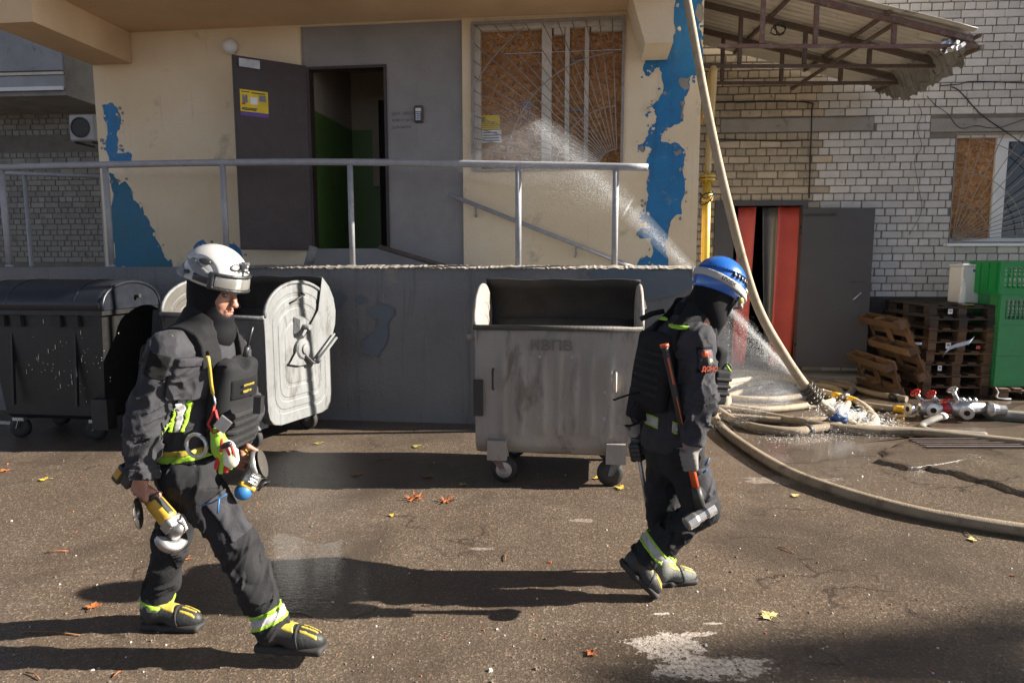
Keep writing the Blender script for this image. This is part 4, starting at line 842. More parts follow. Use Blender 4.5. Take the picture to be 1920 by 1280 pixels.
for i, (px, py, lbl) in enumerate(((1668, 640, 'upper leaning pallet tilted against the left of the stack'), (1650, 720, 'lower leaning pallet slumped against the left of the stack'))):
    p = P(px, py, 8.5); pallet(lbl, (p.x + (.10 if i else .16), 8.36, .03 if i else .56), R(-4), rx=0, ry=R(70 if i else 66), dark=False, group='leaning pallets')
# white stickers and scrap on the stack (flat paper, held by the pallets)
def note(px, py, Y, w_, h_, label, m=M['paper'], rot=0.0, cat='label'):
    p = P(px, py, Y); mb = MB(); mb.box((0, 0, 0), (w_, .002, h_), rotm(0, rot, 0)); mb.cm = 1; mb.box((0, -.0015, .1 * h_), (w_ * .6, .001, h_ * .3), rotm(0, rot, 0)); o = mb.build('paper_label', [m, M['grey_ink']], loc=p); tag(o, label, cat, 'paper labels on the pallets')
note(1782, 584, 8.425, .055, .06, 'white label on the dark top pallet under the bottle'); note(1778, 648, 8.42, .065, .075, 'larger white label on the middle of the stack'); note(1762, 690, 8.42, .05, .065, 'white label low on the pallet stack'); note(1720, 644, 8.42, .11, .03, 'torn white paper strip at the left of the stack'); note(1834, 651, 8.42, .05, .04, 'pink label on the right edge of the stack', mat('pink_paper', (.6, .08, .1), None, 8, .8))
p = P(1797, 655, 8.3); mb = MB(); mb.sheet(lambda u, v: (-.2 + .4 * u, .05 * math.sin(u * 7) - .04 * v, -.13 + .30 * u + .06 * v + .03 * math.sin(u * 5)), 10, 3); tag(mb.build('paper_scrap', mat('blue_paper', (.42, .55, .72), None, 8, .6), loc=p), 'crumpled pale blue scrap stuck in the pallet stack', 'paper')
# ================================================================ GREEN CRATES
def crate(label, loc, rz, W=.62, D=.45, H=.36, proto={}, holes=True, group='green plastic crates'):
    key = (W, D, H, holes)
    if key not in proto:
        T = thing('plastic_crate', label, 'crate', (0, 0, 0), 0, group); m = M['crate']; t = .008
        for nm, sg in (('front_wall', 0), ('back_wall', 1)):
            mb = MB(); y = 0 if sg == 0 else D - t
            if holes:
                mb.span(-W / 2, W / 2, y, y + t, 0, H * .2); mb.span(-W / 2, W / 2, y, y + t, H * .82, H)
                n = 14
                for i in range(n + 1): x = -W / 2 + .03 + (W - .06) * i / n; mb.span(x - .006, x + .006, y, y + t, H * .2, H * .82)
                for k in range(1, 4): mb.span(-W / 2 + .02, W / 2 - .02, y - .001, y + t + .001, H * (.2 + .62 * k / 4) - .005, H * (.2 + .62 * k / 4) + .005)
                mb.span(-W / 2, -W / 2 + .06, y - .0005, y + t + .0005, H * .2, H * .82); mb.span(W / 2 - .06, W / 2, y - .0005, y + t + .0005, H * .2, H * .82)
            else: mb.span(-W / 2, W / 2, y, y + t, 0, H)
            o = mb.build(nm, m, T)
            if sg == 0:
                mb = MB(); mb.span(-.06, .06, -.003, -.0008, H * .84, H * .93); mb.build('grip_slot', M['dark'], o)
        for sg in (-1, 1):
            mb = MB(); x = sg * (W / 2 - t / 2); mb.box((x, D / 2, H / 2), (t, D - 2 * t - .001, H - .001))
            for k in range(4): mb.box((x + sg * .006, .06 + (D - .12) * k / 3, H / 2), (.012, .014, H * .9))
            mb.build('side_wall', m, T)
        mb = MB(); mb.span(-W / 2 + .01, W / 2 - .01, .009, D - .009, .001, .012); mb.build('base', m, T)
        mb = MB()
        for x0, x1, y0, y1 in ((-W / 2 - .012, W / 2 + .012, -.012, .004), (-W / 2 - .012, W / 2 + .012, D - .004, D + .012), (-W / 2 - .012, -W / 2 + .004, .0041, D - .0041), (W / 2 - .004, W / 2 + .012, .0041, D - .0041)): mb.span(x0, x1, y0, y1, H - .02, H + .002)
        mb.build('rim', m, T); proto[key] = T
    else: T = copy_tree(proto[key]); T['label'] = label
    T.location = loc; T.rotation_euler = (0, 0, rz); T['group'] = group
    return T
cxp = P(1835, 600, 8.45).x; CX = cxp + .58
PL = pallet('pallet under the stack of green crates', (CX, 8.2, .002), R(-3), dark=False, group='pallets')
zc = .15; hs = [.36, .36, .36, .40]
cl = ['lowest green crate of the wrapped stack', 'second green crate up in the wrapped stack', 'green lattice crate just below the sunlit top one', 'sunlit bright green crate on top of the stack']
for i in range(4):
    crate(cl[i], (CX + (0 if i < 3 else -.03), 8.32 - (.03 if i == 3 else 0), zc), R(-3), W=.80 if i < 3 else .86, D=.6, H=.375 if i < 3 else .40, holes=i >= 2); zc += .379 if i < 3 else .4
mb = MB(); mb.sheet(lambda u, v: (lambda a: ((.425 if math.cos(a) > 0 else -.425) * min(1, abs(math.cos(a)) * 1.45) + .004 * math.sin(a * 9 + v * 31), .3 + (.325 if math.sin(a) > 0 else -.325) * min(1, abs(math.sin(a)) * 1.45) + .004 * math.sin(v * 60 + a * 3), .05 + 1.2 * v))(u * 2 * math.pi), 64, 30)
tag(mb.build('stretch_film', M['film'], loc=(CX, 8.32, .1), rz=R(-3), fix=False), 'clear stretch film wrapped round the lower green crates', 'film')
mb = MB(); p = G(1862, 748); mb.tube(spline([p + Vector((-.02, -.05, .16)), p + Vector((.01, -.06, .1)), p + Vector((-.01, -.07, .04)), p + Vector((.06, -.09, .02)), p + Vector((.15, -.09, .02))], 5), [.012] * 5 + [.018] * 5 + [.014] * 5 + [.02] * 5 + [.012], 7, flat=.5); tag(mb.build('film_tail', M['white']), 'loose tail of white film hanging below the green crates', 'film')
# unseen block added right of the frame to shade the pallets
T = thing('added_shade_block', 'unseen brick block added right of the pallets to shade them', 'building', (9.0, 9.4, 0)); mb = MB(); mb.span(-1.1, 1.2, -.42, .45, 0, 4.2); mb.build('wall', M['brick_tan'], T); mb = MB(); mb.span(-1.2, 1.3, -.5, .5, 4.2, 4.32); mb.build('roof', M['concrete'], T)
# white box and bottle on the pallets
p = P(1822, 480, 8.75); zt_ = .002 + 8 * (PH - .0045); mb = MB(); wx = 0
T = thing('white_box', 'tall white plastic box behind the clear bottle', 'box', (P(1812, 540, 8.95).x, 8.95, zt_ + .003), R(-4)); mb = MB(); mb.bbox((0, 0, .235), (.30, .3, .47), .012); mb.build('body', M['white'], T); mb = MB(); mb.bbox((0, 0, .485), (.32, .32, .03), .008); mb.build('lid', M['white'], T)
mb = MB(); mb.span(-.02, .02, -.153, -.1505, .40, .43); mb.build('sticker', M['tape_b'], T)
pb = P(1803, 570, 8.6); T = thing('water_bottle', 'clear plastic water bottle standing on the top pallet', 'bottle', (pb.x, 8.6, zt_ + .003)); mb = MB()
mb.lathe((0, 0, 0), (0, 0, 1), [(0, .035), (.01, .042), (.06, .043), (.1, .037), (.14, .043), (.2, .043), (.235, .038), (.265, .02), (.28, .015), (.3, .015)], 18, True); mb.build('bottle_body', M['bottle'], T); mb = MB(); mb.lathe((0, 0, .3), (0, 0, 1), [(0, .017), (.02, .017)], 12); mb.build('cap', M['white'], T)
mb = MB(); p = P(1815, 569, 8.5); mb.box((0, 0, 0), (.12, .05, .006)); tag(mb.build('tape_strip', mat('lime_tape', (.5, .55, .02), None, 8, .5), loc=(p.x, 8.5, zt_ + .004)), 'strip of yellow tape lying on the top pallet', 'tape')
# ================================================================ FIRE HOSES
HG = 'fire hoses in the yard'
def gp(px, py, r): p = G(px, py, 0); q = G(px, py, r); return Vector((q.x, q.y, r + gz(q.x, q.y)))
def hose(label, pix, r, m, n=8, sides=12, z=None, flat=.9, bands=()):
    pts = [gp(a, b, (z[i] if z else 0) + r) if not isinstance(a, Vector) else a for i, (a, b) in enumerate(pix)]
    pts = spline(pts, n); o0 = pts[0]; T = thing('fire_hose', label, 'hose', (o0.x, o0.y, 0), 0, HG); mb = MB()
    mb.tube(pts, r, sides, flat=flat); mb.build('hose_jacket', m, T, world=True)
    for nm, mm, i0, i1, k in bands:
        mb = MB(); mb.tube(pts[i0:i1], r * k, sides, flat=flat); mb.build(nm, mm, T, world=True)
    return T, pts
hose('long tan hose curving through the foreground to the right edge', [(1420, 728), (1362, 745), (1338, 768), (1352, 800), (1400, 838), (1480, 885), (1580, 922), (1700, 955), (1820, 978), (1990, 1003)], .046, M['hose'])
hose('tan hose lying straight behind the raised asphalt', [(1345, 765), (1420, 776), (1520, 795), (1600, 804), (1700, 808), (1800, 818), (1990, 838)], .05, M['hose'])
hose('shorter tan hose curling below the leaking coupling', [(1345, 768), (1380, 790), (1430, 803), (1490, 808), (1525, 804), (1575, 798)], .047, M['hose'], bands=(('coupling', M['iron'], 29, 32, 1.15),))
T, pts = hose('pale hose bending in a loop with yellow taped coupling', [(1340, 722), (1400, 712), (1470, 710), (1545, 735), (1600, 750), (1632, 772), (1640, 795), (1600, 800)], .042, M['hose_clean'], z=[.15, .12, .1, .06, .03, .01, 0, 0], bands=(('yellow_tape', M['tape_y'], 26, 29, 1.06), ('yellow_tape', M['tape_y'], 30, 34, 1.06), ('coupling', M['alu'], 29, 31, 1.5)))
hose('pale hose arching low behind the man in blue helmet', [(1330, 762), (1350, 735), (1385, 716), (1440, 708), (1475, 712)], .048, M['hose_clean'], z=[0, .05, .1, .1, .05])
hose('short dull hose doubled under the pale arch', [(1345, 735), (1380, 720), (1412, 724), (1370, 742), (1340, 758)], .04, M['hose'])
hose('dim grey hose snaking in shade before the grey door', [(1500, 722), (1560, 714), (1600, 722), (1590, 738), (1555, 742), (1510, 736)], .04, M['hose_grey'])
hose('dirty grey hose running from the doorway to the manifold', [(1510, 712), (1590, 726), (1640, 738), (1700, 748)], .042, M['hose_dirty'], bands=(('coupling', M['iron'], 20, 23, 1.2),))
hose('grey brown hose with yellow tape end entering the manifold', [(1590, 752), (1640, 762), (1697, 768)], .045, M['hose_dirty'], n=8, bands=(('yellow_tape', M['tape_y'], 13, 17, 1.04),))
hose('short tan hose stub crossing under the loop', [(1555, 790), (1578, 770), (1592, 756)], .042, M['hose_clean'])
hose('grey hose leaving the manifold towards the lower left', [(1770, 779), (1745, 788), (1728, 798), (1745, 808), (1800, 812), (1850, 816)], .038, M['hose_grey'], z=[.07, .04, 0, 0, 0, 0], flat=.75, bands=(('coupling', M['white'], 0, 3, 1.2),))
hose('thick grey supply hose leaving the frame at right', [(1815, 770), (1870, 776), (1930, 781), (2000, 786)], .058, M['hose_grey'], bands=(('clamp', M['iron'], 0, 6, 1.1),))
hose('pale hose end standing near the leaning hose', [(1366, 745), (1365, 775)], .035, M['hose_clean'])
hose('pale hose sweeping wide behind the leaning hose', [(1335, 742), (1380, 722), (1450, 718), (1530, 722), (1575, 733), (1560, 752), (1500, 762), (1430, 768), (1370, 762)], .042, M['hose_clean'])
hose('pale hose curl nearest the blue helmeted man', [(1352, 700), (1390, 698), (1450, 704), (1500, 716), (1520, 732), (1480, 746), (1410, 748), (1350, 742)], .040, M['hose_clean'], z=[.05, .06, .05, .03, .02, .0, .0, .0])
hose('tan hose passing low under the other coils', [(1330, 778), (1390, 782), (1470, 788), (1560, 786), (1620, 778)], .040, M['hose'])
# leaning hose that leaks
top = P(1268, -110, 6.35); pl = [top, P(1292, 20, 6.4), P(1325, 200, 6.5), P(1365, 380, 6.6), P(1415, 560, 6.72), P(1470, 665, 6.8), P(1522, 738, 6.86), P(1566, 778, 6.85), P(1600, 797, 6.82)]
pts = spline(pl, 8); m_ = len(pts); T = thing('fire_hose', 'pale pressurised hose leaning up to the roof and leaking at its clamp', 'hose', (pts[-1].x, pts[-1].y, 0), 0, HG)
rad = [.033 + .021 * (i / m_) for i in range(m_)]
mb = MB(); mb.tube(pts, rad, 14); mb.build('hose_jacket', M['hose_clean'], T, world=True)
mb = MB(); mb.tube(pts[55:61], .066, 14); mb.build('blue_tape', M['tape_b'], T, world=True)
LEAK = pts[49].copy(); ax = (pts[51] - pts[46]).normalized()
mb = MB()
for k in range(5):
    c = pts[47] + ax * (.045 * k - .05); d, a_, b_ = frame(ax); mb.tube([c + (a_ * math.cos(t) + b_ * math.sin(t)) * .078 for t in [2 * math.pi * j / 14 for j in range(15)]], .011, 6, cap=False)
for j in range(7):
    t = 2 * math.pi * j / 7; o_ = (a_ * math.cos(t) + b_ * math.sin(t)) * .08; mb.bar(pts[47] - ax * .06 + o_, pts[47] + ax * .14 + o_, .014)
HC_ = mb.build('repair_clamp', M['iron'], T, world=True)
# ================================================================ HOSE MANIFOLD
c0 = gp(1775, 765, .12); MF = thing('hose_manifold', 'silver hydrant manifold with red valve wheels on the wet ground', 'hose manifold', (c0.x, c0.y, 0), R(-6))
def L3(x, y, z): return Vector((x, y, z))
mb = MB(); mb.lathe(L3(-.30, 0, .12), (1, 0, 0), [(0, .05), (.03, .075), (.1, .085), (.17, .07), (.22, .055), (.3, .05)], 16, True); mb.lathe(L3(.02, 0, .13), (1, 0, 0), [(0, .055), (.05, .095), (.12, .11), (.19, .095), (.25, .065), (.36, .06)], 16, True); mb.build('body', M['alu'], MF)
for x, h, m in ((-.30, .10, M['red_paint']), (-.14, .09, M['red_paint']), (.07, .14, M['alu'])):
    mb = MB(); base = L3(x + .04, -.01, .19); tip = base + L3(-.09, -.03, h); mb.tube([base, tip], .022, 10); st = mb.build('valve_stem', M['alu'], MF)
    mb = MB(); dx = (tip - base).normalized(); d, a_, b_ = frame(dx); mb.tube([tip + (a_ * math.cos(t) + b_ * math.sin(t)) * .045 for t in [2 * math.pi * j / 12 for j in range(13)]], .01, 6, cap=False)
    for j in range(4): t = j * math.pi / 2; mb.tube([tip, tip + (a_ * math.cos(t) + b_ * math.sin(t)) * .05], .011, 6)
    mb.build('valve_wheel', m, st)
for (x, y, z, d, m) in ((-.34, -.02, .11, (-1, -.25, 0), M['steel']), (-.18, -.06, .12, (-.25, -1, 0), M['alu']), (.16, -.09, .11, (-.5, -1, -.1), M['alu'])):
    mb = MB(); mb.lathe(L3(x, y, z), d, [(0, .05), (.04, .05), (.045, .066), (.075, .068), (.078, .05), (.079, .03), (.05, .03)], 16); o = mb.build('outlet_coupling', m, MF)
    mb = MB(); mb.lathe(L3(x, y, z), d, [(.0795, .03), (.0805, .03)], 14); mb.build('outlet_bore', M['dark'], o)
mb = MB(); mb.lathe(L3(-.06, 0, .12), (1, 0, 0), [(0, .058), (.03, .066), (.09, .06)], 14); mb.build('red_collar', M['red_paint'], MF)
mb = MB(); mb.lathe(L3(.0, 0, .125), (1, 0, 0), [(0, .06), (.045, .062)], 14); mb.build('blue_collar', M['tape_b'], MF)
mb = MB(); mb.lathe(L3(.38, 0, .12), (1, -.05, -.05), [(0, .065), (.02, .085), (.06, .09), (.08, .07), (.12, .065), (.125, .06), (.2, .06)], 16); mb.build('inlet_coupling', M['steel'], MF)
mb = MB(); mb.tube([L3(-.06, -.02, .2), L3(.02, -.03, .23)], .016, 8); mb.build('red_lever', M['red_paint'], MF)
mb = MB(); 
for x in (.10, .16, .22): mb.tube([L3(x, -.05, .2), L3(x + .03, -.08, .24)], .018, 8)
mb.build('cap_bolts', M['alu'], MF)
for x in (-.25, .15): mb = MB(); mb.bar(L3(x, -.1, .012), L3(x, .1, .012), .03, .02); mb.bar(L3(x, 0, .02), L3(x, 0, .07), .03); mb.build('foot', M['iron'], MF)
# rusty grating in the asphalt
g0 = G(1830, 848); GR = thing('drain_grating', 'rusty steel drain grating half covered by the hose', 'grating', (g0.x, g0.y + .13, -.012))
for i in range(4): mb = MB(); mb.bar((-.45, -.10 + .06 * i, .05), (.5, -.10 + .06 * i, .05), .018, .03); mb.build('grate_bar', M['rust_dark'], GR)
mb = MB(); mb.bar((-.45, -.14, .052), (.5, -.14, .052), .02, .04); mb.bar((-.45, .13, .052), (.5, .13, .052), .02, .04); mb.build('grate_frame', M['rust_dark'], GR)
# ================================================================ WATER SPRAY
def water_mat():
    m, t, b = nodes('water_droplets'); b.inputs['Base Color'].default_value = (.93, .95, .96, 1); b.inputs['Roughness'].default_value = .25
    b.inputs['Transmission Weight'].default_value = .0; b.inputs['Subsurface Weight'].default_value = .0
    return m
M['drops'] = water_mat()
def drops(name, label, gen, n, seed, parent=None):
    rg = np.random.default_rng(seed); p, d, s, e = gen(rg, n)      # position, direction, size, elongation
    d = d / np.linalg.norm(d, axis=1, keepdims=True); a = np.cross(d, rg.normal(size=(n, 3))); a /= np.linalg.norm(a, axis=1, keepdims=True); b = np.cross(d, a)
    v = np.stack([p + d * (s * e)[:, None], p - d * (s * e)[:, None], p + a * s[:, None], p + (b * .87 - a * .5) * s[:, None], p + (-b * .87 - a * .5) * s[:, None]], 1).reshape(-1, 3)
    f = np.array([[0, 2, 3], [0, 3, 4], [0, 4, 2], [1, 3, 2], [1, 4, 3], [1, 2, 4]]); F = (f[None] + (np.arange(n) * 5)[:, None, None]).reshape(-1, 3)
    me = bpy.data.meshes.new(name); me.vertices.add(len(v)); me.vertices.foreach_set('co', v.astype(np.float32).ravel()); me.loops.add(F.size); me.loops.foreach_set('vertex_index', F.astype(np.int32).ravel())
    me.polygons.add(len(F)); me.polygons.foreach_set('loop_start', np.arange(len(F), dtype=np.int32) * 3); me.polygons.foreach_set('loop_total', np.full(len(F), 3, np.int32)); me.polygons.foreach_set('use_smooth', np.ones(len(F), bool)); me.update(); me.materials.append(M['drops'])
    o = add_mesh(name, me); tag(o, label, 'spray', kind='stuff'); return o
S0 = np.array(LEAK); E0 = np.array(P(975, 205, 7.25)); 
def cone(S, E, w0, w1, s0, s1, el, sag=0.0, tpow=1.0, up=0.0):
    S, E = np.array(S), np.array(E)
    def g(rg, n):
        t = np.clip(rg.random(n) ** tpow + rg.normal(size=n) * (.05 + .05 * (w1 > .1)), 0.01, 1.25); ax = E - S; axn = ax / np.linalg.norm(ax); q = rg.normal(size=(n, 3)); q -= (q @ axn)[:, None] * axn
        wd = w0 + (w1 - w0) * t; off = q * wd[:, None]; p = S + ax * t[:, None] + off; p[:, 2] -= sag * 4 * t * (t - 1) * -1 * 0 - sag * 4 * t * (1 - t)
        p[:, 2] += up * t * t
        d = ax + off / np.maximum(t, .1)[:, None]; return p, d, rg.uniform(s0, s1, n), np.full(n, el)
    return g
drops('water_jet', 'thin bright water jet shooting from the hose clamp to the boarded window', cone(S0, E0, .003, .05, .0004, .0008, 7, .06, 1.1), 17000, 1)
drops('water_mist', 'pale mist where the jet strikes the boarded window', cone(P(1180, 390, 7.0), P(930, 255, 7.35), .05, .3, .0004, .0008, 6, 0, .8), 15000, 2)
def fan(rg, n):
    an0 = np.array(P(1348, 555, 7.0)) - S0; an1 = np.array(P(1352, 770, 6.5)) - S0; k = rg.random(n); k = np.where(rg.random(n) < .55, k ** 2.2, k); t = rg.random(n) ** .8 * rg.uniform(.5, 1.15, n)
    d = an0 * (1 - k)[:, None] + an1 * k[:, None]; d = d + rg.normal(size=(n, 3)) * .05; p = S0 + d * t[:, None]; p[:, 2] -= .25 * t * t * k; p[:, 2] = np.maximum(p[:, 2], .01)
    return p, d, rg.uniform(.0005, .0012, n), np.full(n, 4.)
drops('water_fan', 'fan of fine spray left of the leaking clamp', fan, 26000, 3)
def fat(rg, n):
    p, d, s, e = fan(rg, n); return p, d, rg.uniform(.002, .0055, n), np.full(n, 1.4)
drops('water_drops', 'larger flying drops around the leaking clamp', fat, 260, 4)
def drip(rg, n):
    c = S0 + rg.normal(size=(n, 3)) * .07 + np.array([.03, 0, 0]); fall = rg.random(n); p = c.copy(); p[:, 2] = c[:, 2] * (1 - fall) + .01; p[:, :2] += rg.normal(size=(n, 2)) * .05 * fall[:, None]; return p, np.tile([0, 0, 1.], (n, 1)) + rg.normal(size=(n, 3)) * .2, rg.uniform(.003, .007, n), rg.uniform(1, 3, n)
drops('water_drips', 'drips falling below the leaking clamp', drip, 150, 5)
def splash(rg, n):
    c = np.array([G(1475, 822), G(1540, 820), G(1590, 815), G(1640, 815), G(1500, 828)]); i = rg.integers(0, 5, n); p = c[i] + rg.normal(size=(n, 3)) * np.array([.22, .08, 0]); p[:, 2] = rg.random(n) ** 3 * .09 + .006; return p, np.tile([0, 0, 1.], (n, 1)) + rg.normal(size=(n, 3)) * .6, rg.uniform(.0012, .0045, n), rg.uniform(.6, 1.6, n)
drops('water_splash', 'white splash on the ground under the leaning hose', splash, 800, 6)
drops('water_stream', 'white water running down the lower end of the leaning hose', cone(P(1556, 758, 6.8), P(1680, 812, 6.7), .03, .07, .001, .0025, 6, 0), 1800, 7)

# fine mist: closed volumes of even density along the jet, thinning as it spreads
def fog(name, m_density, parent, rings, n=18):
    m = bpy.data.materials.new('mist_%g' % m_density); m.use_nodes = True; t = m.node_tree; t.nodes.remove(t.nodes['Principled BSDF']); v = t.nodes.new('ShaderNodeVolumePrincipled'); v.inputs['Color'].default_value = (.95, .97, 1, 1); v.inputs['Density'].default_value = m_density; v.inputs['Anisotropy'].default_value = .0
    t.links.new(v.outputs[0], t.nodes['Material Output'].inputs['Volume']); mb = MB(); vs_ = []; fs = []
    for p, a_, b_ in rings:
        for k in range(n): q = 2 * math.pi * k / n; vs_.append(Vector(p) + Vector(a_) * math.cos(q) + Vector(b_) * math.sin(q))
    for i in range(len(rings) - 1):
        for k in range(n): fs.append((i * n + k, i * n + (k + 1) % n, (i + 1) * n + (k + 1) % n, (i + 1) * n + k))
    fs += [tuple(reversed(range(n))), tuple((len(rings) - 1) * n + k for k in range(n))]; mb.add(vs_, fs, True); o = mb.build(name, m, parent, world=True); return o
MS = thing('water_mist_cloud', 'soft haze of atomised water around the jet', 'mist', tuple(LEAK)); MS['kind'] = 'stuff'
jd, ja, jb = frame(Vector(E0 - S0)); jp = lambda t: Vector(S0) + Vector(E0 - S0) * t + Vector((0, 0, .24 * t * (1 - t)))
seg = lambda t, r: (jp(t), ja * r, jb * r)
fog('mist_core', 2.0, MS, [seg(.02, .012), seg(.15, .03), seg(.28, .05)]); fog('mist_core', .7, MS, [seg(.281, .05), seg(.45, .08), seg(.62, .12)]); fog('mist_core', .2, MS, [seg(.621, .12), seg(.75, .17), seg(.85, .17), seg(.93, .12), seg(.98, .06), seg(1.0, .01)])
cw = Vector(P(960, 275, 7.2)); fog('mist_cloud', .22, MS, [(cw + Vector((-.75, .1, .0)), Vector((0, .05, 0)), Vector((0, 0, .08))), (cw + Vector((-.45, .06, .02)), Vector((0, .2, 0)), Vector((0, 0, .34))), (cw, Vector((0, .24, 0)), Vector((0, 0, .40))), (cw + Vector((.5, -.06, -.1)), Vector((0, .18, 0)), Vector((0, 0, .30))), (cw + Vector((.95, -.12, -.28)), Vector((0, .05, 0)), Vector((0, 0, .06)))])
L0 = Vector(S0); f0, f1 = Vector(P(1352, 600, 6.9)), Vector(P(1350, 775, 6.5)); 
def fs_(t): c = L0.lerp((f0 + f1) / 2, t); return (c, (f0 - f1) / 2 * (.06 + .94 * t), Vector((0, .02 + .14 * t, 0)))
fog('mist_fan', 1.5, MS, [fs_(.03), fs_(.2), fs_(.45)]); fog('mist_fan', .7, MS, [fs_(.451), fs_(.75), fs_(1.0), (fs_(1.12)[0], fs_(.7)[1], fs_(.7)[2])])
# ================================================================ SCULPTING WITH DISTANCE FIELDS
_rg = np.random.default_rng(99); _LAT = _rg.random((32, 32, 32)).astype(np.float32)
def vnoise(x, y, z):
    xi, yi, zi = np.floor(x).astype(int), np.floor(y).astype(int), np.floor(z).astype(int); fx, fy, fz = x - xi, y - yi, z - zi
    fx, fy, fz = [f * f * (3 - 2 * f) for f in (fx, fy, fz)]; g = lambda a, b, c: _LAT[(xi + a) & 31, (yi + b) & 31, (zi + c) & 31]
    l = lambda a, b, t: a + (b - a) * t
    return l(l(l(g(0, 0, 0), g(1, 0, 0), fx), l(g(0, 1, 0), g(1, 1, 0), fx), fy), l(l(g(0, 0, 1), g(1, 0, 1), fx), l(g(0, 1, 1), g(1, 1, 1), fx), fy), fz)
V3 = lambda p: np.array(p, float)
def unit(v): v = V3(v); return v / np.linalg.norm(v)
class Cap:          # tapered capsule; sq = (axis, scale) stretches the section along an axis; fold = (amp, frequency, seed)
    def __init__(s, a, b, ra, rb=None, sq=None, fold=None):
        s.a, s.b, s.ra, s.rb, s.sq, s.fold = V3(a), V3(b), ra, rb if rb is not None else ra, sq, fold
        m = max(s.ra, s.rb) * max(1, sq[1] if sq else 1) + (fold[0] if fold else 0) + .01
        s.lo, s.hi = np.minimum(s.a, s.b) - m, np.maximum(s.a, s.b) + m
    def d(s, x, y, z):
        px, py, pz = x - s.a[0], y - s.a[1], z - s.a[2]; ab = s.b - s.a; k = 1.0
        if s.sq:
            ax = unit(s.sq[0]); dt = px * ax[0] + py * ax[1] + pz * ax[2]; q = (1 / s.sq[1] - 1); px, py, pz = px + dt * ax[0] * q, py + dt * ax[1] * q, pz + dt * ax[2] * q
            ab = ab + ax * (ab @ ax) * q; k = min(s.sq[1], 1.0)
        t = np.clip((px * ab[0] + py * ab[1] + pz * ab[2]) / max(ab @ ab, 1e-9), 0, 1)
        r = s.ra + (s.rb - s.ra) * t
        d = (np.sqrt((px - ab[0] * t) ** 2 + (py - ab[1] * t) ** 2 + (pz - ab[2] * t) ** 2) - r) * k
        if s.fold:
            A, f, sd = s.fold; L = np.sqrt(ab @ ab); u = ab / max(L, 1e-6); al = px * u[0] + py * u[1] + pz * u[2]
            o1 = unit(np.cross(u, [.3, .5, .81])); o2 = np.cross(u, o1); c1 = px * o1[0] + py * o1[1] + pz * o1[2]; c2 = px * o2[0] + py * o2[1] + pz * o2[2]
            w = vnoise(c1 * 9 + sd, c2 * 9 + 3, al * 6 + sd * 2)
            n = vnoise((al * .8 + .10 * w + c1 * .75) * f + sd * 7, (c1 * .6 - al * .3) * f + 11, c2 * f * .5 + sd); n2 = vnoise((al - c2 * .8) * f * 1.7 + sd, (c1 + .06 * w) * f * .8 + 5, c2 * f * .8 + 9); n2 = np.maximum(0, 1 - np.abs(2 * n2 - 1) * 3)
            rid = np.maximum(0, 1 - np.abs(2 * n - 1) * 3.0); d = d - A * (rid * 1.0 + n2 * .55 - .35)
        return d
class Ell:
    def __init__(s, c, r, ax=None):
        s.c, s.r = V3(c), V3(r); s.ax = np.array(ax if ax is not None else np.eye(3), float); m = max(r) + .01; s.lo, s.hi = s.c - m, s.c + m
    def d(s, x, y, z):
        px, py, pz = x - s.c[0], y - s.c[1], z - s.c[2]; q = [px * a[0] + py * a[1] + pz * a[2] for a in s.ax]
        k0 = np.sqrt(sum((v / r) ** 2 for v, r in zip(q, s.r))); k1 = np.sqrt(sum((v / (r * r)) ** 2 for v, r in zip(q, s.r)))
        return np.where(k1 > 1e-6, k0 * (k0 - 1) / np.maximum(k1, 1e-6), -min(s.r))
class Box:
    def __init__(s, c, h, ax=None, r=.01):
        s.c, s.h, s.r = V3(c), V3(h), r; s.ax = np.array(ax if ax is not None else np.eye(3), float); m = np.linalg.norm(h) + .01; s.lo, s.hi = s.c - m, s.c + m
    def d(s, x, y, z):
        px, py, pz = x - s.c[0], y - s.c[1], z - s.c[2]; q = [np.abs(px * a[0] + py * a[1] + pz * a[2]) - (h - s.r) for a, h in zip(s.ax, s.h)]
        return np.sqrt(sum(np.maximum(v, 0) ** 2 for v in q)) + np.minimum(np.maximum(np.maximum(q[0], q[1]), q[2]), 0) - s.r
def half(p, n):     # half-space: inside where (x-p).n < 0
    p, n = V3(p), unit(n); return lambda x, y, z: (x - p[0]) * n[0] + (y - p[1]) * n[1] + (z - p[2]) * n[2]
def slab(p, n, h): q = half(p, n); return lambda x, y, z: np.abs(q(x, y, z)) - h
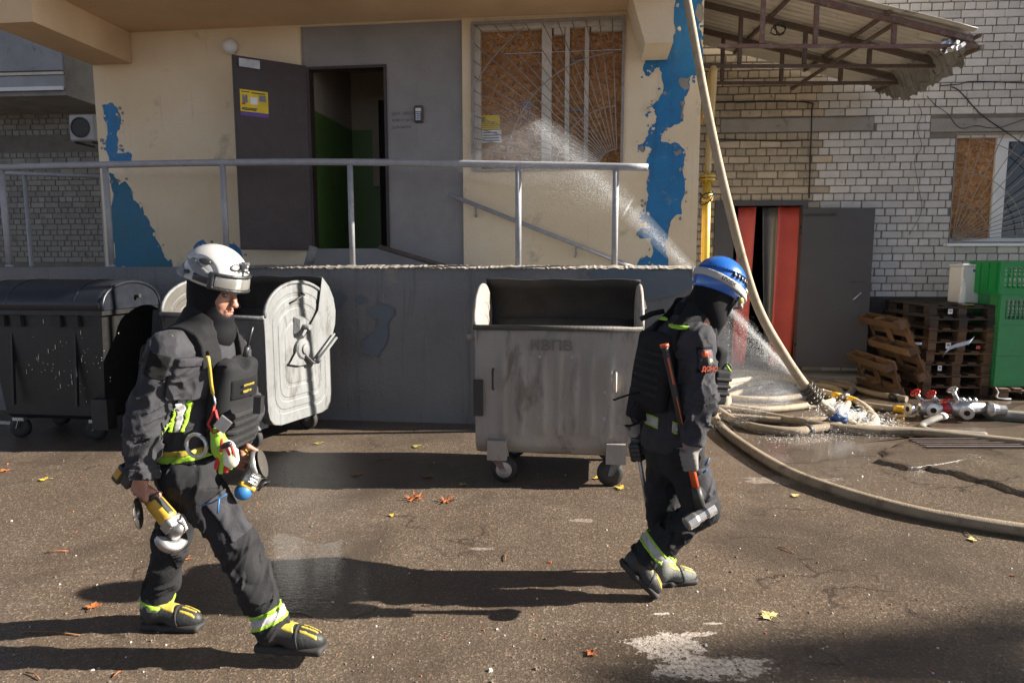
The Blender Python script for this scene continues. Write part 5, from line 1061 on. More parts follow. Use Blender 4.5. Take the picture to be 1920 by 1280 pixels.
class Field:
    def __init__(s, lo, hi, res):
        s.lo, s.res = V3(lo), res; n = np.ceil((V3(hi) - s.lo) / res).astype(int) + 1; s.n = n
        s.x, s.y, s.z = [(s.lo[i] + res * np.arange(n[i])).astype(np.float32) for i in range(3)]; s.F = np.full(n, .2, np.float32)
    @staticmethod
    def of(prims, res, pad=.02): lo = np.min([p.lo for p in prims], 0) - pad; hi = np.max([p.hi for p in prims], 0) + pad; return Field(lo, hi, res)
    def X(s, sl=(slice(None),) * 3): return s.x[sl[0]][:, None, None], s.y[sl[1]][None, :, None], s.z[sl[2]][None, None, :]
    def box(s, p, pad): lo = np.clip(np.floor((p.lo - pad - s.lo) / s.res).astype(int), 0, s.n); hi = np.clip(np.ceil((p.hi + pad - s.lo) / s.res).astype(int) + 1, 0, s.n); return tuple(slice(a, b) for a, b in zip(lo, hi))
    def add(s, p, k=.0):
        sl = s.box(p, k + .06); A = s.F[sl]
        if A.size == 0: return s
        D = p.d(*s.X(sl)); 
        if k > 0: h = np.maximum(k - np.abs(A - D), 0) / k; s.F[sl] = np.minimum(A, D) - h * h * k * .25
        else: s.F[sl] = np.minimum(A, D)
        return s
    def sub(s, p, k=.0):
        sl = s.box(p, k + .02); A = s.F[sl]
        if A.size == 0: return s
        D = -p.d(*s.X(sl))
        if k > 0: h = np.maximum(k - np.abs(A - D), 0) / k; s.F[sl] = np.maximum(A, D) + h * h * k * .25
        else: s.F[sl] = np.maximum(A, D)
        return s
    def clip(s, fn): s.F = np.maximum(s.F, fn(*s.X())).astype(np.float32); return s
    def off(s, d): c = Field.__new__(Field); c.lo, c.res, c.n, c.x, c.y, c.z = s.lo, s.res, s.n, s.x, s.y, s.z; c.F = s.F - np.float32(d); return c
    def mesh(s, name):
        F = s.F; ins = F < 0; nx, ny, nz = F.shape
        c8 = [(i, j, k) for i in (0, 1) for j in (0, 1) for k in (0, 1)]; cnt = np.zeros((nx - 1, ny - 1, nz - 1), np.uint8)
        for i, j, k in c8: cnt += ins[i:nx - 1 + i, j:ny - 1 + j, k:nz - 1 + k]
        act = np.argwhere((cnt > 0) & (cnt < 8)); 
        if len(act) == 0: return None
        vals = {c: F[act[:, 0] + c[0], act[:, 1] + c[1], act[:, 2] + c[2]] for c in c8}
        acc = np.zeros((len(act), 3)); w_ = np.zeros(len(act))
        for a in c8:
            for ax in range(3):
                if a[ax] == 0:
                    b = list(a); b[ax] = 1; b = tuple(b); va, vb = vals[a], vals[b]; cr = (va < 0) != (vb < 0); t = np.where(cr, va / np.where(np.abs(va - vb) < 1e-12, 1, va - vb), 0)
                    p = np.tile(np.array(a, float), (len(act), 1)); p[:, ax] += t; acc[cr] += p[cr]; w_[cr] += 1
        V = (act + acc / w_[:, None]) * s.res + s.lo
        idx = np.full(cnt.shape, -1, np.int32); idx[act[:, 0], act[:, 1], act[:, 2]] = np.arange(len(act)); Q = []
        for ax in range(3):
            u, v = [(1, 2), (2, 0), (0, 1)][ax]; sa = [slice(None)] * 3; sb = [slice(None)] * 3; sa[ax] = slice(0, -1); sb[ax] = slice(1, None)
            A, B = ins[tuple(sa)], ins[tuple(sb)]; e = np.argwhere(A != B); e = e[(e[:, u] > 0) & (e[:, v] > 0) & (e[:, u] < F.shape[u] - 1) & (e[:, v] < F.shape[v] - 1)]
            f = A[e[:, 0], e[:, 1], e[:, 2]]; q = []
            for du, dv in ((-1, -1), (0, -1), (0, 0), (-1, 0)): c = e.copy(); c[:, u] += du; c[:, v] += dv; q.append(idx[c[:, 0], c[:, 1], c[:, 2]])
            q = np.stack(q, 1); q[~f] = q[~f][:, ::-1]; Q.append(q)
        Q = np.concatenate(Q); Q = Q[(Q >= 0).all(1)]
        me = bpy.data.meshes.new(name); me.vertices.add(len(V)); me.vertices.foreach_set('co', V.astype(np.float32).ravel()); me.loops.add(Q.size); me.loops.foreach_set('vertex_index', Q.astype(np.int32).ravel())
        me.polygons.add(len(Q)); me.polygons.foreach_set('loop_start', np.arange(len(Q), dtype=np.int32) * 4); me.polygons.foreach_set('loop_total', np.full(len(Q), 4, np.int32)); me.polygons.foreach_set('use_smooth', np.ones(len(Q), bool)); me.update(); me.validate(); return me
    def build(s, name, m, parent, split=None):
        me = s.mesh(name)
        if me is None: return None
        l, r = BASE[parent.name]; me.transform(Matrix.Rotation(-r, 4, 'Z') @ Matrix.Translation(-l)); me.materials.append(m)
        return add_mesh(name, me, parent)
def sculpt(prims, res, pad=.02):
    f = Field.of([p for p, *_ in prims], res, pad)
    for p, *k in prims: f.add(p, k[0] if k else .0)
    return f
# ================================================================ PEOPLE
def cloth(n, a, b, bs=140, rough=.85, bump=.25):
    m = mat(n, a, b, 9, rough, bump=bump if bs != 140 else .12, bscale=bs if bs != 140 else 330, dirt=((a[0] * 1.7, a[1] * 1.65, a[2] * 1.55), .66, 11), spec=.18, bdist=.006)
    if bs == 140:                       # sharp creases in several directions over the weave
        t = m.node_tree; bs_ = t.nodes['Principled BSDF']; v = coords(t, (1, 1, .7)); h = ramp(t, noise(t, v, 5, 1, .4, 1.2), [(.42, 0.0), (.495, 1.0), (.53, .25), (.6, 0.0)]); h2 = ramp(t, noise(t, v, 13, 1, .4, 1.5), [(.43, 0.0), (.5, .8), (.55, 0.0)])
        hh = mix(t, .35, h, h2); old = bs_.inputs['Normal'].links[0].from_socket; bp = nd(t, 'ShaderNodeBump', {'Strength': .2, 'Distance': .012, 'Height': hh, 'Normal': old}); t.links.new(bp.outputs[0], bs_.inputs['Normal'])
    return m
M['jacket'] = cloth('charcoal_cloth', (.042, .041, .046), (.031, .0305, .034)); M['trouser'] = cloth('dark_trouser_cloth', (.022, .0218, .0235), (.016, .016, .0172)); M['black_cloth'] = cloth('black_knit', (.009, .009, .011), (.006, .006, .007), 260)
M['vest'] = cloth('vest_nylon', (.018, .018, .019), (.013, .013, .014), 300); M['velcro'] = cloth('velcro', (.014, .014, .015), (.008, .008, .009), 400, .95, .8); M['webbing'] = cloth('webbing', (.026, .0255, .026), (.019, .019, .019), 400)
M['lime'] = mat('lime_reflective', (.27, .48, .03), (.23, .41, .03), 20, .5); M['silver'] = mat('silver_reflective', (.38, .37, .37), (.3, .29, .29), 30, .45)
M['yel'] = mat('yellow_leather', (.40, .305, .045), (.32, .24, .04), 14, .5, bump=.2); M['boot'] = mat('boot_leather', (.014, .0145, .0145), (.024, .025, .024), 9, .55, bump=.3, bscale=60, dirt=((.06, .06, .055), .62, 12)); M['boot_grey'] = mat('dusty_boot_leather', (.09, .096, .088), (.13, .137, .125), 9, .7, bump=.3, dirt=((.05, .05, .045), .6, 12))
M['skin'] = mat('skin', (.32, .16, .105), (.27, .12, .08), 18, .5, bump=.15, bscale=120); M['skin'].node_tree.nodes['Principled BSDF'].inputs['Subsurface Weight'].default_value = .12; M['skin'].node_tree.nodes['Principled BSDF'].inputs['Subsurface Radius'].default_value = (.01, .004, .002)
M['eye'] = mat('eye', (.12, .09, .07), None, 8, .2); M['lip'] = mat('lip', (.42, .15, .12), None, 8, .5); M['brow'] = mat('brow_hair', (.07, .04, .025), None, 60, .9)
M['helmet_w'] = mat('white_helmet', (.40, .395, .385), (.36, .355, .345), 5, .3, coat=.3, dirt=((.36, .33, .3), .68, 8)); M['helmet_grey'] = mat('grey_reflective_band', (.2, .2, .2), None, 8, .5); M['helmet_b'] = mat('blue_helmet', (.012, .11, .42), (.01, .095, .36), 5, .25, coat=.5)
M['black_hard'] = mat('black_hard_plastic', (.016, .016, .017), (.024, .024, .025), 12, .42); M['lens'] = mat('silvery_lens', (.48, .46, .42), (.34, .33, .3), 3, .12, metal=.6, rvar=.05); M['strap_w'] = mat('pale_strap', (.40, .385, .365), (.34, .325, .31), 12, .7)
M['glove_grey'] = cloth('grey_glove', (.23, .215, .195), (.16, .15, .135), 200); M['red_cloth'] = mat('red_cloth', (.5, .03, .03), None, 12, .7); M['glove_white'] = mat('cream_glove', (.66, .66, .52), None, 12, .7); M['yellow_tool'] = mat('yellow_tool_plastic', (.50, .29, .02), (.36, .21, .025), 14, .45, dirt=((.25, .17, .06), .6, 9)); M['orange'] = mat('orange_grip', (.52, .085, .02), (.43, .065, .016), 12, .5); M['blue_trim'] = mat('blue_trim', (.02, .13, .32), None, 12, .5)
class Fr:
    def __init__(s, o, f, up): s.o = V3(o); s.u = unit(up); s.f = V3(f) - s.u * (V3(f) @ s.u); s.f = unit(s.f); s.r = np.cross(s.f, s.u); s.ax = np.array([s.f, s.r, s.u])
    def __call__(s, a, b, c): return s.o + s.f * a + s.r * b + s.u * c
    def box(s, c, h, r=.008): return Box(s(*c), h, s.ax, r)
    def ell(s, c, h): return Ell(s(*c), h, s.ax)
    def cap(s, a, b, ra, rb=None, **k): return Cap(s(*a), s(*b), ra, rb, **k)
    def half(s, c, n): return half(s(*c), s.f * n[0] + s.r * n[1] + s.u * n[2])
    def slab(s, c, n, h): return slab(s(*c), s.f * n[0] + s.r * n[1] + s.u * n[2], h)
inter = lambda *f: (lambda x, y, z: np.maximum.reduce([np.broadcast_to(g(x, y, z), np.broadcast_shapes(x.shape, y.shape, z.shape)) for g in f]))
inv = lambda f: (lambda x, y, z: -f(x, y, z))
def region(fld, off, fn, name, m, parent, lo=None, hi=None, sub=None):     # piece of a garment surface, 'off' proud, inside fn; optional crop box
    c = fld
    if lo is not None:
        a = np.clip(np.floor((np.minimum(lo, hi) - fld.lo) / fld.res).astype(int), 0, fld.n); b = np.clip(np.ceil((np.maximum(lo, hi) - fld.lo) / fld.res).astype(int) + 1, 0, fld.n)
        c = Field.__new__(Field); c.lo = fld.lo + a * fld.res; c.res = fld.res; c.n = b - a; c.x, c.y, c.z = fld.x[a[0]:b[0]], fld.y[a[1]:b[1]], fld.z[a[2]:b[2]]; c.F = fld.F[a[0]:b[0], a[1]:b[1], a[2]:b[2]]
    c = c.off(off); inner = c.F + np.float32(off + .012); c.clip(fn); c.F = np.maximum(c.F, -inner); return c.build(name, m, parent)
def around(*pts, m=.06): p = np.array(pts); return p.min(0) - m, p.max(0) + m
def fist(W, C, hd, pn, rh, fr=.0095, spread=.0225, thumb=1):
    """closed hand: wrist W, handle centre C, handle direction hd (little finger -> index), palm side pn (from handle to back of hand)"""
    h = unit(hd); n = V3(pn) - h * (V3(pn) @ h); n = unit(n); w = V3(C) - V3(W); w = w - h * (w @ h) - n * (w @ n); w = unit(w); C = V3(C); R0 = rh + fr * .9; pr = []
    kn = lambda o, an: C + h * o + (n * math.cos(an) + w * math.sin(an)) * R0
    for i, o in enumerate((-1.5, -.5, .5, 1.5)):
        k = (.86, .97, 1.0, .95)[i]; A = [R(a) for a in (8, 78, 150, 215)]; pts = [kn(o * spread, a) for a in A]; pts[0] = pts[0] + n * .004 - w * .006
        pr += [(Cap(pts[0], pts[1], fr * 1.12 * k, fr * 1.05 * k), .004), (Cap(pts[1], pts[2], fr * 1.05 * k, fr * .95 * k), .004), (Cap(pts[2], pts[3], fr * .95 * k, fr * .82 * k), .003)]
        pr.append((Cap(V3(W) + h * o * spread * .55 + n * .006, pts[0], fr * 1.35, fr * 1.25), .012))
    T0 = V3(W) * .55 + C * .45 + h * spread * 1.9 + n * .004; T1 = C + h * spread * 2.5 + n * R0 * .1 - w * R0; T2 = C + h * spread * 2.1 - n * R0 * 1.05 - w * R0 * .1
    pr += [(Cap(T0, T1, fr * 1.5, fr * 1.25), .012), (Cap(T1, T2, fr * 1.2, fr * .95), .004)]
    return pr
def head_prims(H):
    return [(H.ell((-.012, 0, .03), (.098, .076, .095)), 0), (H.ell((.03, 0, -.045), (.060, .060, .080)), .03), (H.ell((.056, 0, -.100), (.030, .034, .022)), .03), (H.cap((.084, 0, .002), (.112, 0, -.044), .008, .0115), .012), (H.ell((.108, .0, -.047), (.013, .017, .010)), .008),
            (H.cap((.080, -.034, .016), (.080, .034, .016), .012), .016), (H.ell((.058, -.038, -.040), (.026, .022, .026)), .02), (H.ell((.058, .038, -.040), (.026, .022, .026)), .02), (H.cap((.087, -.018, -.074), (.087, .018, -.074), .0075), .008), (H.cap((.085, -.016, -.088), (.085, .016, -.088), .008), .008), (H.cap((-.02, 0, -.06), (-.03, 0, -.20), .056, .06), .04)]
def finish_head(f, H):
    for sg in (-1, 1): f.sub(H.ell((.094, sg * .031, -.008), (.014, .019, .010)), .012)
    f.sub(H.cap((.099, -.02, -.0815), (.099, .02, -.0815), .0028), .003)
def boot(heel, toe, side_up, m, parent, res=.0045, yel=True, lift=0):
    F = Fr(heel, V3(toe) - V3(heel), side_up); L = np.linalg.norm(V3(toe) - V3(heel)); k = L / .30
    s = lambda *a: tuple(q * k for q in a)
    pr = [(F.ell(s(.205, 0, .052), s(.092, .050, .048)), 0), (F.ell(s(.055, 0, .06), s(.056, .042, .06)), .03), (F.cap(s(.06, 0, .1), s(.19, 0, .06), .05 * k, .042 * k), .03), (F.cap(s(.058, 0, .09), s(.058, 0, .15), .046 * k, .046 * k), .03)]
    f = sculpt(pr, res); b = f.build('boot', m, parent)
    so = [(F.box(s(.06, 0, .016), s(.062, .044, .019), .012), 0), (F.box(s(.20, 0, .016), s(.098, .050, .017), .015), .03), (F.ell(s(.215, 0, .026), s(.096, .055, .024)), .01)]
    g = sculpt(so, res); g.clip(F.half(s(0, 0, .036), (0, 0, 1))); g.build('sole', M['rubber'], b)
    lo, hi = around(F(*s(0, -.08, 0)), F(*s(.32, .08, .25)), F(*s(0, .08, .25)), F(*s(.32, -.08, 0)))
    if yel:
        region(f, .0035, inter(F.slab(s(.135, 0, .1), (1, 0, .6), .034 * k), F.half(s(0, 0, .062), (0, 0, -1)), F.half(s(0, 0, .15), (0, 0, 1)), F.half(s(.09, 0, 0), (-1, 0, 0)), F.slab(s(0, 0, 0), (0, 1, 0), .036 * k)), 'yellow_tongue', M['yel'], b, lo, hi)
        for o in (-.026, -.0, .026): region(f, .0035, inter(F.slab(s(.24, 0, .07), (1, 0, .2), .035 * k), F.slab(s(0, o, 0), (0, 1, 0), .006 * k), F.half(s(0, 0, .066), (0, 0, -1))), 'toe_rib', M['yel'], b, lo, hi)
        region(f, .003, inter(F.slab(s(.19, 0, .07), (1, 0, .2), .006 * k), F.half(s(0, 0, .03), (0, 0, -1))), 'toe_seam', M['rubber'], b, lo, hi)
    return b
def bands(fld, p, n, parent, w=.016, g=.026, clipf=None, name='reflective_band'):
    a = around(p, m=.17); n = unit(n); cl = clipf or (lambda x, y, z: -1.0 + 0 * x)
    for o, h, m, nm, pr in ((0, g / 2 + .004, M['silver'], name, .0035), (-(g / 2 + w / 2), w / 2, M['lime'], 'lime_band', .0045), (g / 2 + w / 2, w / 2, M['lime'], 'lime_band', .0045)):
        region(fld, pr, inter(slab(V3(p) + n * o, n, h), cl), nm, m, parent, *a)
def slim(L, a, b):
    for i, (p, k) in enumerate(L): p.ra *= a if i < 4 else b; p.rb *= a if i < 4 else b
def J(px, py, Y): return np.array(P(px, py, Y))
# ---------------------------------------------------------------- man with the white helmet
def J1(px, py, Y): return np.array(P(px, py, Y - .11))
def J2(px, py, Y): return np.array(P(px, py, Y - .14))
def man_white():
    J = J1
    Y0 = 3.0; base = G(365, 1190); T = thing('person', 'walking man in white helmet and charcoal work suit carrying a grinder', 'person', (J(365, 900, Y0)[0], Y0 - .11, 0))
    yaw = R(-7); f = np.array([math.cos(yaw), math.sin(yaw), 0]); up = np.array([0, 0, 1.])
    pel, chest, neck = J(360, 865, Y0), J(376, 690, Y0), J(388, 612, Y0); TF = Fr(chest, f, neck - pel)
    Rs, Re, Rw = J(316, 660, 2.83), J(272, 792, 2.80), J(266, 893, 2.78); Ls, Le, Lw = J(432, 662, 3.17), J(462, 765, 3.24), J(446, 838, 3.06)
    Rh, Rk, Ra = J(350, 888, 2.92), J(446, 1018, 2.88), J(508, 1166, 2.87); Lh, Lk, La = J(362, 888, 3.08), J(322, 1010, 3.09), J(293, 1140, 3.16)
    hy = R(-15); hp = R(-14); hf = np.array([math.cos(hy) * math.cos(hp), math.sin(hy) * math.cos(hp), math.sin(hp)]); HC0 = J(402, 540, 2.97); H = Fr(HC0, hf, up - hf * (hf @ up))
    # grinder held low by the right hand
    gd = unit(J(338, 985, 2.74) - J(225, 893, 2.83)); gc = J(270, 925, 2.795) + np.array([0, .012, 0])
    pn = np.array([-.25, -1, .15])
    body = head_prims(H) + [(Cap(neck, chest, .06, .09), .04), (Cap(chest, pel, .09, .09, sq=(TF.r, 1.25)), .04), (Cap(Rs, Re, .055, .045), .03), (Cap(Re, Rw, .045, .032), .02), (Cap(Ls, Le, .055, .045), .03), (Cap(Le, Lw, .045, .032), .02), (Cap(Rs, Ls, .06), .04),
            (Cap(Rh, Rk, .075, .055), .04), (Cap(Rk, Ra, .055, .04), .03), (Cap(Lh, Lk, .075, .055), .04), (Cap(Lk, La, .055, .04), .03)]
    body += [(p, max(k, .006)) for p, k in fist(Rw, gc, gd, pn, .019)]
    g2c = J(463, 862, 3.0); g2d = unit(np.array([.25, -.15, .4])); body += [(p, max(k, .006)) for p, k in fist(Lw, g2c, g2d, (-.6, -.8, .1), .02)]
    fb = sculpt(body, .004); finish_head(fb, H); B = fb.build('body', M['skin'], T)
    for sg in (-1, 1):
        Field.of([H.ell((.074, sg * .031, -.008), (.0135, .0135, .0125))], .003).add(H.ell((.074, sg * .031, -.008), (.0135, .0135, .0125))).build('eye', M['eye'], B)
        sculpt([(H.cap((.088, sg * .014, .012), (.078, sg * .046, .012), .0055, .004), 0)], .003).build('eyebrow', M['brow'], B)
    sculpt([(H.cap((.0955, -.014, -.0745), (.0955, .014, -.0745), .003), 0), (H.cap((.093, -.013, -.0885), (.093, .013, -.0885), .0036), 0)], .002).build('lips', M['lip'], B)
    # balaclava
    bf = sculpt([(H.ell((-.012, 0, .03), (.108, .086, .105)), 0), (H.ell((.026, 0, -.045), (.070, .070, .088)), .03), (H.ell((.056, 0, -.106), (.036, .044, .026)), .02), (Cap(H(-.03, 0, -.06), neck + up * .0, .072, .10), .05), (Cap(H(.01, 0, -.12), neck + f * .05 - up * .03, .045, .065), .05)], .0045)
    bf.sub(Ell(H(.118, 0, -.034), (.098, .068, .068), H.ax), .006); bf.build('balaclava', M['black_cloth'], T)
    # jacket
    jk = [(Cap(chest + TF.u * .06, J(362, 790, Y0), .118, .125, sq=(TF.r, 1.3), fold=(.014, 11, 1)), 0), (Cap(J(362, 780, Y0), J(360, 862, Y0), .125, .138, sq=(TF.r, 1.2), fold=(.016, 13, 2)), .05), (Cap(Rs, Ls, .076, .076), .05), (Cap(neck + TF.u * .03, chest, .085, .13), .05),
          (Cap(Rs, Re, .088, .074, fold=(.017, 15, 3)), .05), (Cap(Re, Rw, .075, .060, fold=(.018, 18, 4)), .03), (Cap(Ls, Le, .08, .07, fold=(.012, 20, 5)), .05), (Cap(Le, Lw, .08, .06, fold=(.01, 22, 6)), .03)]
    slim(jk, .95, .90); FT = sculpt(jk[:4], .006); F = sculpt(jk, .005); wd = unit(Rw - Re); F.sub(Box(Rw + wd * .075, (.075, .09, .09), Fr(Rw, wd, (0, 1, 0)).ax, .005)); wl = unit(Lw - Le); F.sub(Box(Lw + wl * .07, (.07, .09, .09), Fr(Lw, wl, (0, 1, 0)).ax, .005)); F.clip(half(J(360, 866, Y0), (0.05, 0, -1)))
    JK = F.build('jacket', M['jacket'], T)
    region(F, .004, inter(slab(Rw - wd * .02, wd, .022), lambda x, y, z: (x - Rw[0]) ** 2 + (y - Rw[1]) ** 2 + (z - Rw[2]) ** 2 - .14 ** 2), 'cuff', M['jacket'], JK, *around(Rw, m=.14))
    pc = J(291, 688, 2.72); AR = Fr(pc, unit(Re - Rs), (.3, -1, 0)); region(F, .004, lambda x, y, z: Box(pc, (.052, .042, .1), AR.ax, .004).d(x, y, z), 'velcro_patch', M['velcro'], JK, *around(pc, m=.12))
    near = half(chest + TF.r * .02, -TF.r)
    for px, m, h in ((335, M['lime'], .007), (345, M['silver'], .012), (355, M['lime'], .007)):
        p = J(px, 770, 2.86); region(F, .005 if m is M['silver'] else .006, inter(slab(p, TF.f - TF.u * .06, h), slab(p, TF.u, .085), near, lambda x, y, z: -Cap(Re, Rw, .088, .075).d(x, y, z), lambda x, y, z: -Cap(Rs, Re, .09, .088).d(x, y, z)), 'reflective_stripe', m, JK, *around(p, m=.15))
    p = J(352, 642, 2.87); region(F, .005, inter(slab(p, TF.f * .9 + TF.u * .5, .009), slab(p, TF.u, .035), near), 'lime_piping', M['lime'], JK, *around(p, m=.09))
    # harness belt with ring
    for z_, h, m, pr in ((842, .016, M['lime'], .007), (832, .012, M['yel'], .009), (852, .008, M['black_cloth'], .008)):
        p = J(362, z_, Y0); region(FT, pr, slab(p, (-.1, 0, 1), h), 'harness_belt', m, JK, *around(p, m=.26))
    rc = J(368, 835, 2.79); mb = MB(); mb.tube([Vector(rc) + Vector((.046 * math.cos(t), -.012 * math.cos(t), .046 * math.sin(t))) for t in [2 * math.pi * k / 22 for k in range(23)]], .008, 8, cap=False); mb.build('harness_ring', M['alu'], JK, world=True)
    # chest pocket
    CP = TF(.09, .135, -.02); region(F, .016, lambda x, y, z: TF.box((.055, .15, -.015), (.055, .09, .085), .01).d(x, y, z), 'chest_pocket', M['jacket'], JK, *around(CP, m=.16)); region(F, .022, lambda x, y, z: TF.box((.055, .15, .062), (.058, .09, .018), .006).d(x, y, z), 'pocket_flap', M['jacket'], JK, *around(CP, m=.18))
    # trousers
    pd = unit(Rk - Rh); tr = [(Cap(pel, (Rh + Lh) / 2, .135, .135, sq=(TF.r, 1.15)), 0), (Cap(Rh, Rk, .104, .080, fold=(.015, 11, 7)), .05), (Cap(Rk, Ra, .080, .073, fold=(.018, 13, 8)), .03), (Cap(Lh, Lk, .100, .076, fold=(.013, 11, 9)), .04), (Cap(Lk, La, .077, .071, fold=(.015, 13, 10)), .03)]
    slim(tr, .95, .95); Q = sculpt(tr, .005)
    for K, A in ((Rk, Ra), (Lk, La)): d = unit(A - K); Q.sub(Box(A + d * .14, (.085, .14, .14), Fr(A, d, (0, 1, 0)).ax, .006))
    Q.clip(half(J(360, 850, Y0), (0, 0, 1))); TR = Q.build('trousers', M['trouser'], T)
    for K, A, px, py, Y in ((Rk, Ra, 500, 1152, 2.87), (Lk, La, 298, 1126, 3.15)): bands(Q, J(px, py, Y), unit(A - K) * 1.0, TR)
    cpk = J(432, 965, 2.80); CK = Fr(cpk, pd, (0, -1, 0)); region(Q, .012, lambda x, y, z: Box(cpk, (.10, .065, .09), CK.ax, .01).d(x, y, z), 'cargo_pocket', M['jacket'], TR, *around(cpk, m=.16))
    for pts, r in (([J(373, 948, 2.79), J(398, 942, 2.775), J(424, 926, 2.77)], .0035), ([J(411, 934, 2.765), J(409, 952, 2.76), J(408, 962, 2.76)], .004)): mb = MB(); mb.tube([Vector(p) for p in pts], r, 6); mb.build('blue_zip', M['blue_trim'], TR, world=True)
    kp = J(330, 1062, 3.0); region(Q, .008, lambda x, y, z: Box(kp, (.035, .09, .05), None, .01).d(x, y, z), 'knee_pocket', M['trouser'], TR, *around(kp, m=.1))
    # boots
    boot(np.array(G(270, 1174)), np.array(G(270, 1174)) + np.array([.285, -.02, 0]), up, M['boot'], T); hl = J(484, 1214, 2.87); hl[2] = max(hl[2], .012)
    boot(hl, hl + np.array([.292, -.03, .055]), up, M['boot'], T)
    # plate carrier
    pf = [(TF.box((.155, -.01, -.13), (.045, .128, .20), .035), 0), (TF.ell((.15, -.01, -.12), (.075, .13, .21)), .03), (TF.box((.185, -.01, -.22), (.045, .115, .085), .03), .03)]
    fv = sculpt(pf, .006); fv.sub(TF.ell((.19, -.01, .13), (.09, .07, .1)), .02); VS = fv.build('vest_front', M['vest'], T)
    for i in range(5): c = (.2, -.01, -.15 - .036 * i); region(fv, .006, inter(TF.slab(c, (0, 0, 1), .011), TF.half((.12, 0, 0), (-1, 0, 0)), TF.slab((0, -.01, 0), (0, 1, 0), .13)), 'webbing_row', M['webbing'], VS, *around(TF(*c), m=.2))
    region(fv, .006, inter(TF.slab((0, .0, -.045), (0, 0, 1), .04), TF.half((.14, 0, 0), (-1, 0, 0)), TF.slab((0, .0, 0), (0, 1, 0), .10)), 'velcro_panel', M['velcro'], VS, *around(TF(.2, 0, -.04), m=.2))
    nf = TF.f * 1 + TF.r * .25; nf = unit(nf); nc = TF(.243, .035, -.04)
    for i, (wd_, tx) in enumerate(((.075, 'РЯТУВАЛЬНИК'), (.06, 'ВІДДІЛ 101'))):
        h = .019; o = TF(.2275, .055, -.03 - .026 * i); e1 = -TF.r; mb = MB(); mb.cm = 0; text('name_tape', tx, .0115 if i == 0 else .012, VS, lambda a, b, c, o=o: tuple((Matrix.Rotation(-BASE[T.name][1], 3, 'Z') @ (Vector(o + e1 * a * 1.0 + TF.u * b + TF.f * (.004 + c)) - BASE[T.name][0]))), M['yel'], .0006)
    sh = half(chest + TF.u * .03, -TF.u)
    for sg in (1, -1): p = TF(0, sg * .115, .09); region(FT, .030, inter(TF.slab((0, sg * .112, 0), (0, 1, 0), .034), sh, TF.slab((0, 0, 0), (1, 0, 0), .16)), 'shoulder_strap', M['vest'], VS, *around(p, m=.2))
    sculpt([(TF.box((-.165, 0, -.10), (.035, .14, .19), .03), 0)], .008).build('vest_back', M['vest'], T)
    mb = MB(); mb.tube([Vector(J(x, y, 2.74 + .0008 * (y - 660))) for x, y in ((390, 668), (393, 690), (396, 720), (399, 738))], .007, 8); mb.build('yellow_lanyard', M['yel'], VS, world=True)
    mb = MB(); mb.tube([Vector(J(x, y, 2.78)) for x, y in ((400, 740), (404, 755), (400, 770))], .004, 6); mb.build('carabiner', M['alu'], VS, world=True)
    mb = MB(); mb.tube([Vector(J(x, y, 2.76)) for x, y in ((402, 762), (398, 778), (390, 795), (400, 812), (416, 806), (408, 785), (404, 768))], .008, 6, flat=.5); mb.build('red_strap', M['red_cloth'], VS, world=True)
    mb = MB(); mb.box(J(418, 795, 2.75), (.05, .012, .055), rotm(0, .7, 0)); mb.build('clip_plate', M['alu'], VS, world=True)
    mb = MB(); mb.tube([Vector(J(463, 652, 2.86)), Vector(J(474, 613, 2.86))], .005, 6); mb.tube([Vector(J(459, 668, 2.86)), Vector(J(464, 650, 2.86))], .011, 8); mb.build('radio_antenna', M['black_hard'], VS, world=True)
    mb = MB(); mb.box(J(485, 758, 2.86), (.03, .04, .07), rotm(0, .1, 0)); mb.build('buckle', M['black_hard'], VS, world=True)
    # gloves clipped to the harness
    gp0 = J(414, 812, 2.77); gl = [(Cap(J(407, 812, 2.78), J(414, 842, 2.77), .026, .03), 0), (Cap(J(416, 838, 2.765), J(424, 856, 2.765), .036, .036, sq=((0, 1, 0), .6)), .02)]
    gf = sculpt(gl, .004); GV = gf.build('hanging_glove', M['lime'], T)
    gw = sculpt([(Cap(J(426, 840, 2.76), J(432, 862, 2.76), .034, .034, sq=((0, 1, 0), .6)), 0)], .004); gw.build('glove_back', M['glove_white'], GV)
    for i, (a, b, c, d, m) in enumerate(((412, 852, 406, 876, M['red_cloth']), (420, 858, 414, 884, M['lime']), (429, 858, 424, 882, M['red_cloth']), (437, 852, 432, 876, M['lime']), (441, 845, 444, 862, M['glove_white']))): sculpt([(Cap(J(a, b, 2.755), J(c, d, 2.76), .0125, .0105), 0)], .004).build('glove_finger', m, GV)
    for a, b, c, d in ((424, 838, 430, 852), (434, 836, 438, 850), (416, 824, 414, 846)): sculpt([(Cap(J(a, b, 2.728), J(c, d, 2.728), .006), 0)], .004).build('glove_guard', M['red_cloth'], GV)
    sculpt([(Cap(J(418, 836, 2.732), J(430, 832, 2.73), .012), 0)], .004).build('knuckle_pad', M['black_hard'], GV)
    # helmet and goggles
    hs = [(H.ell((-.006, 0, .058), (.130, .110, .118)), 0)]
    fh = sculpt(hs, .0045, .04); fh.add(H.ell((-.05, 0, .035), (.110, .116, .046)), .02); fh.clip(H.half((0, 0, .022), (-.18, 0, -1))); core = sculpt([(H.ell((-.004, 0, .06), (.122, .104, .128)), 0)], .0045, .058)
    HM = fh.build('helmet', M['helmet_w'], T); a = around(H(0, 0, .08), m=.23)
    region(fh, .007, inter(H.half((-.03, 0, .092), (-.35, 0, -1)), H.slab((0, 0, 0), (0, 1, 0), .09)), 'helmet_shell', M['helmet_w'], HM, *a)
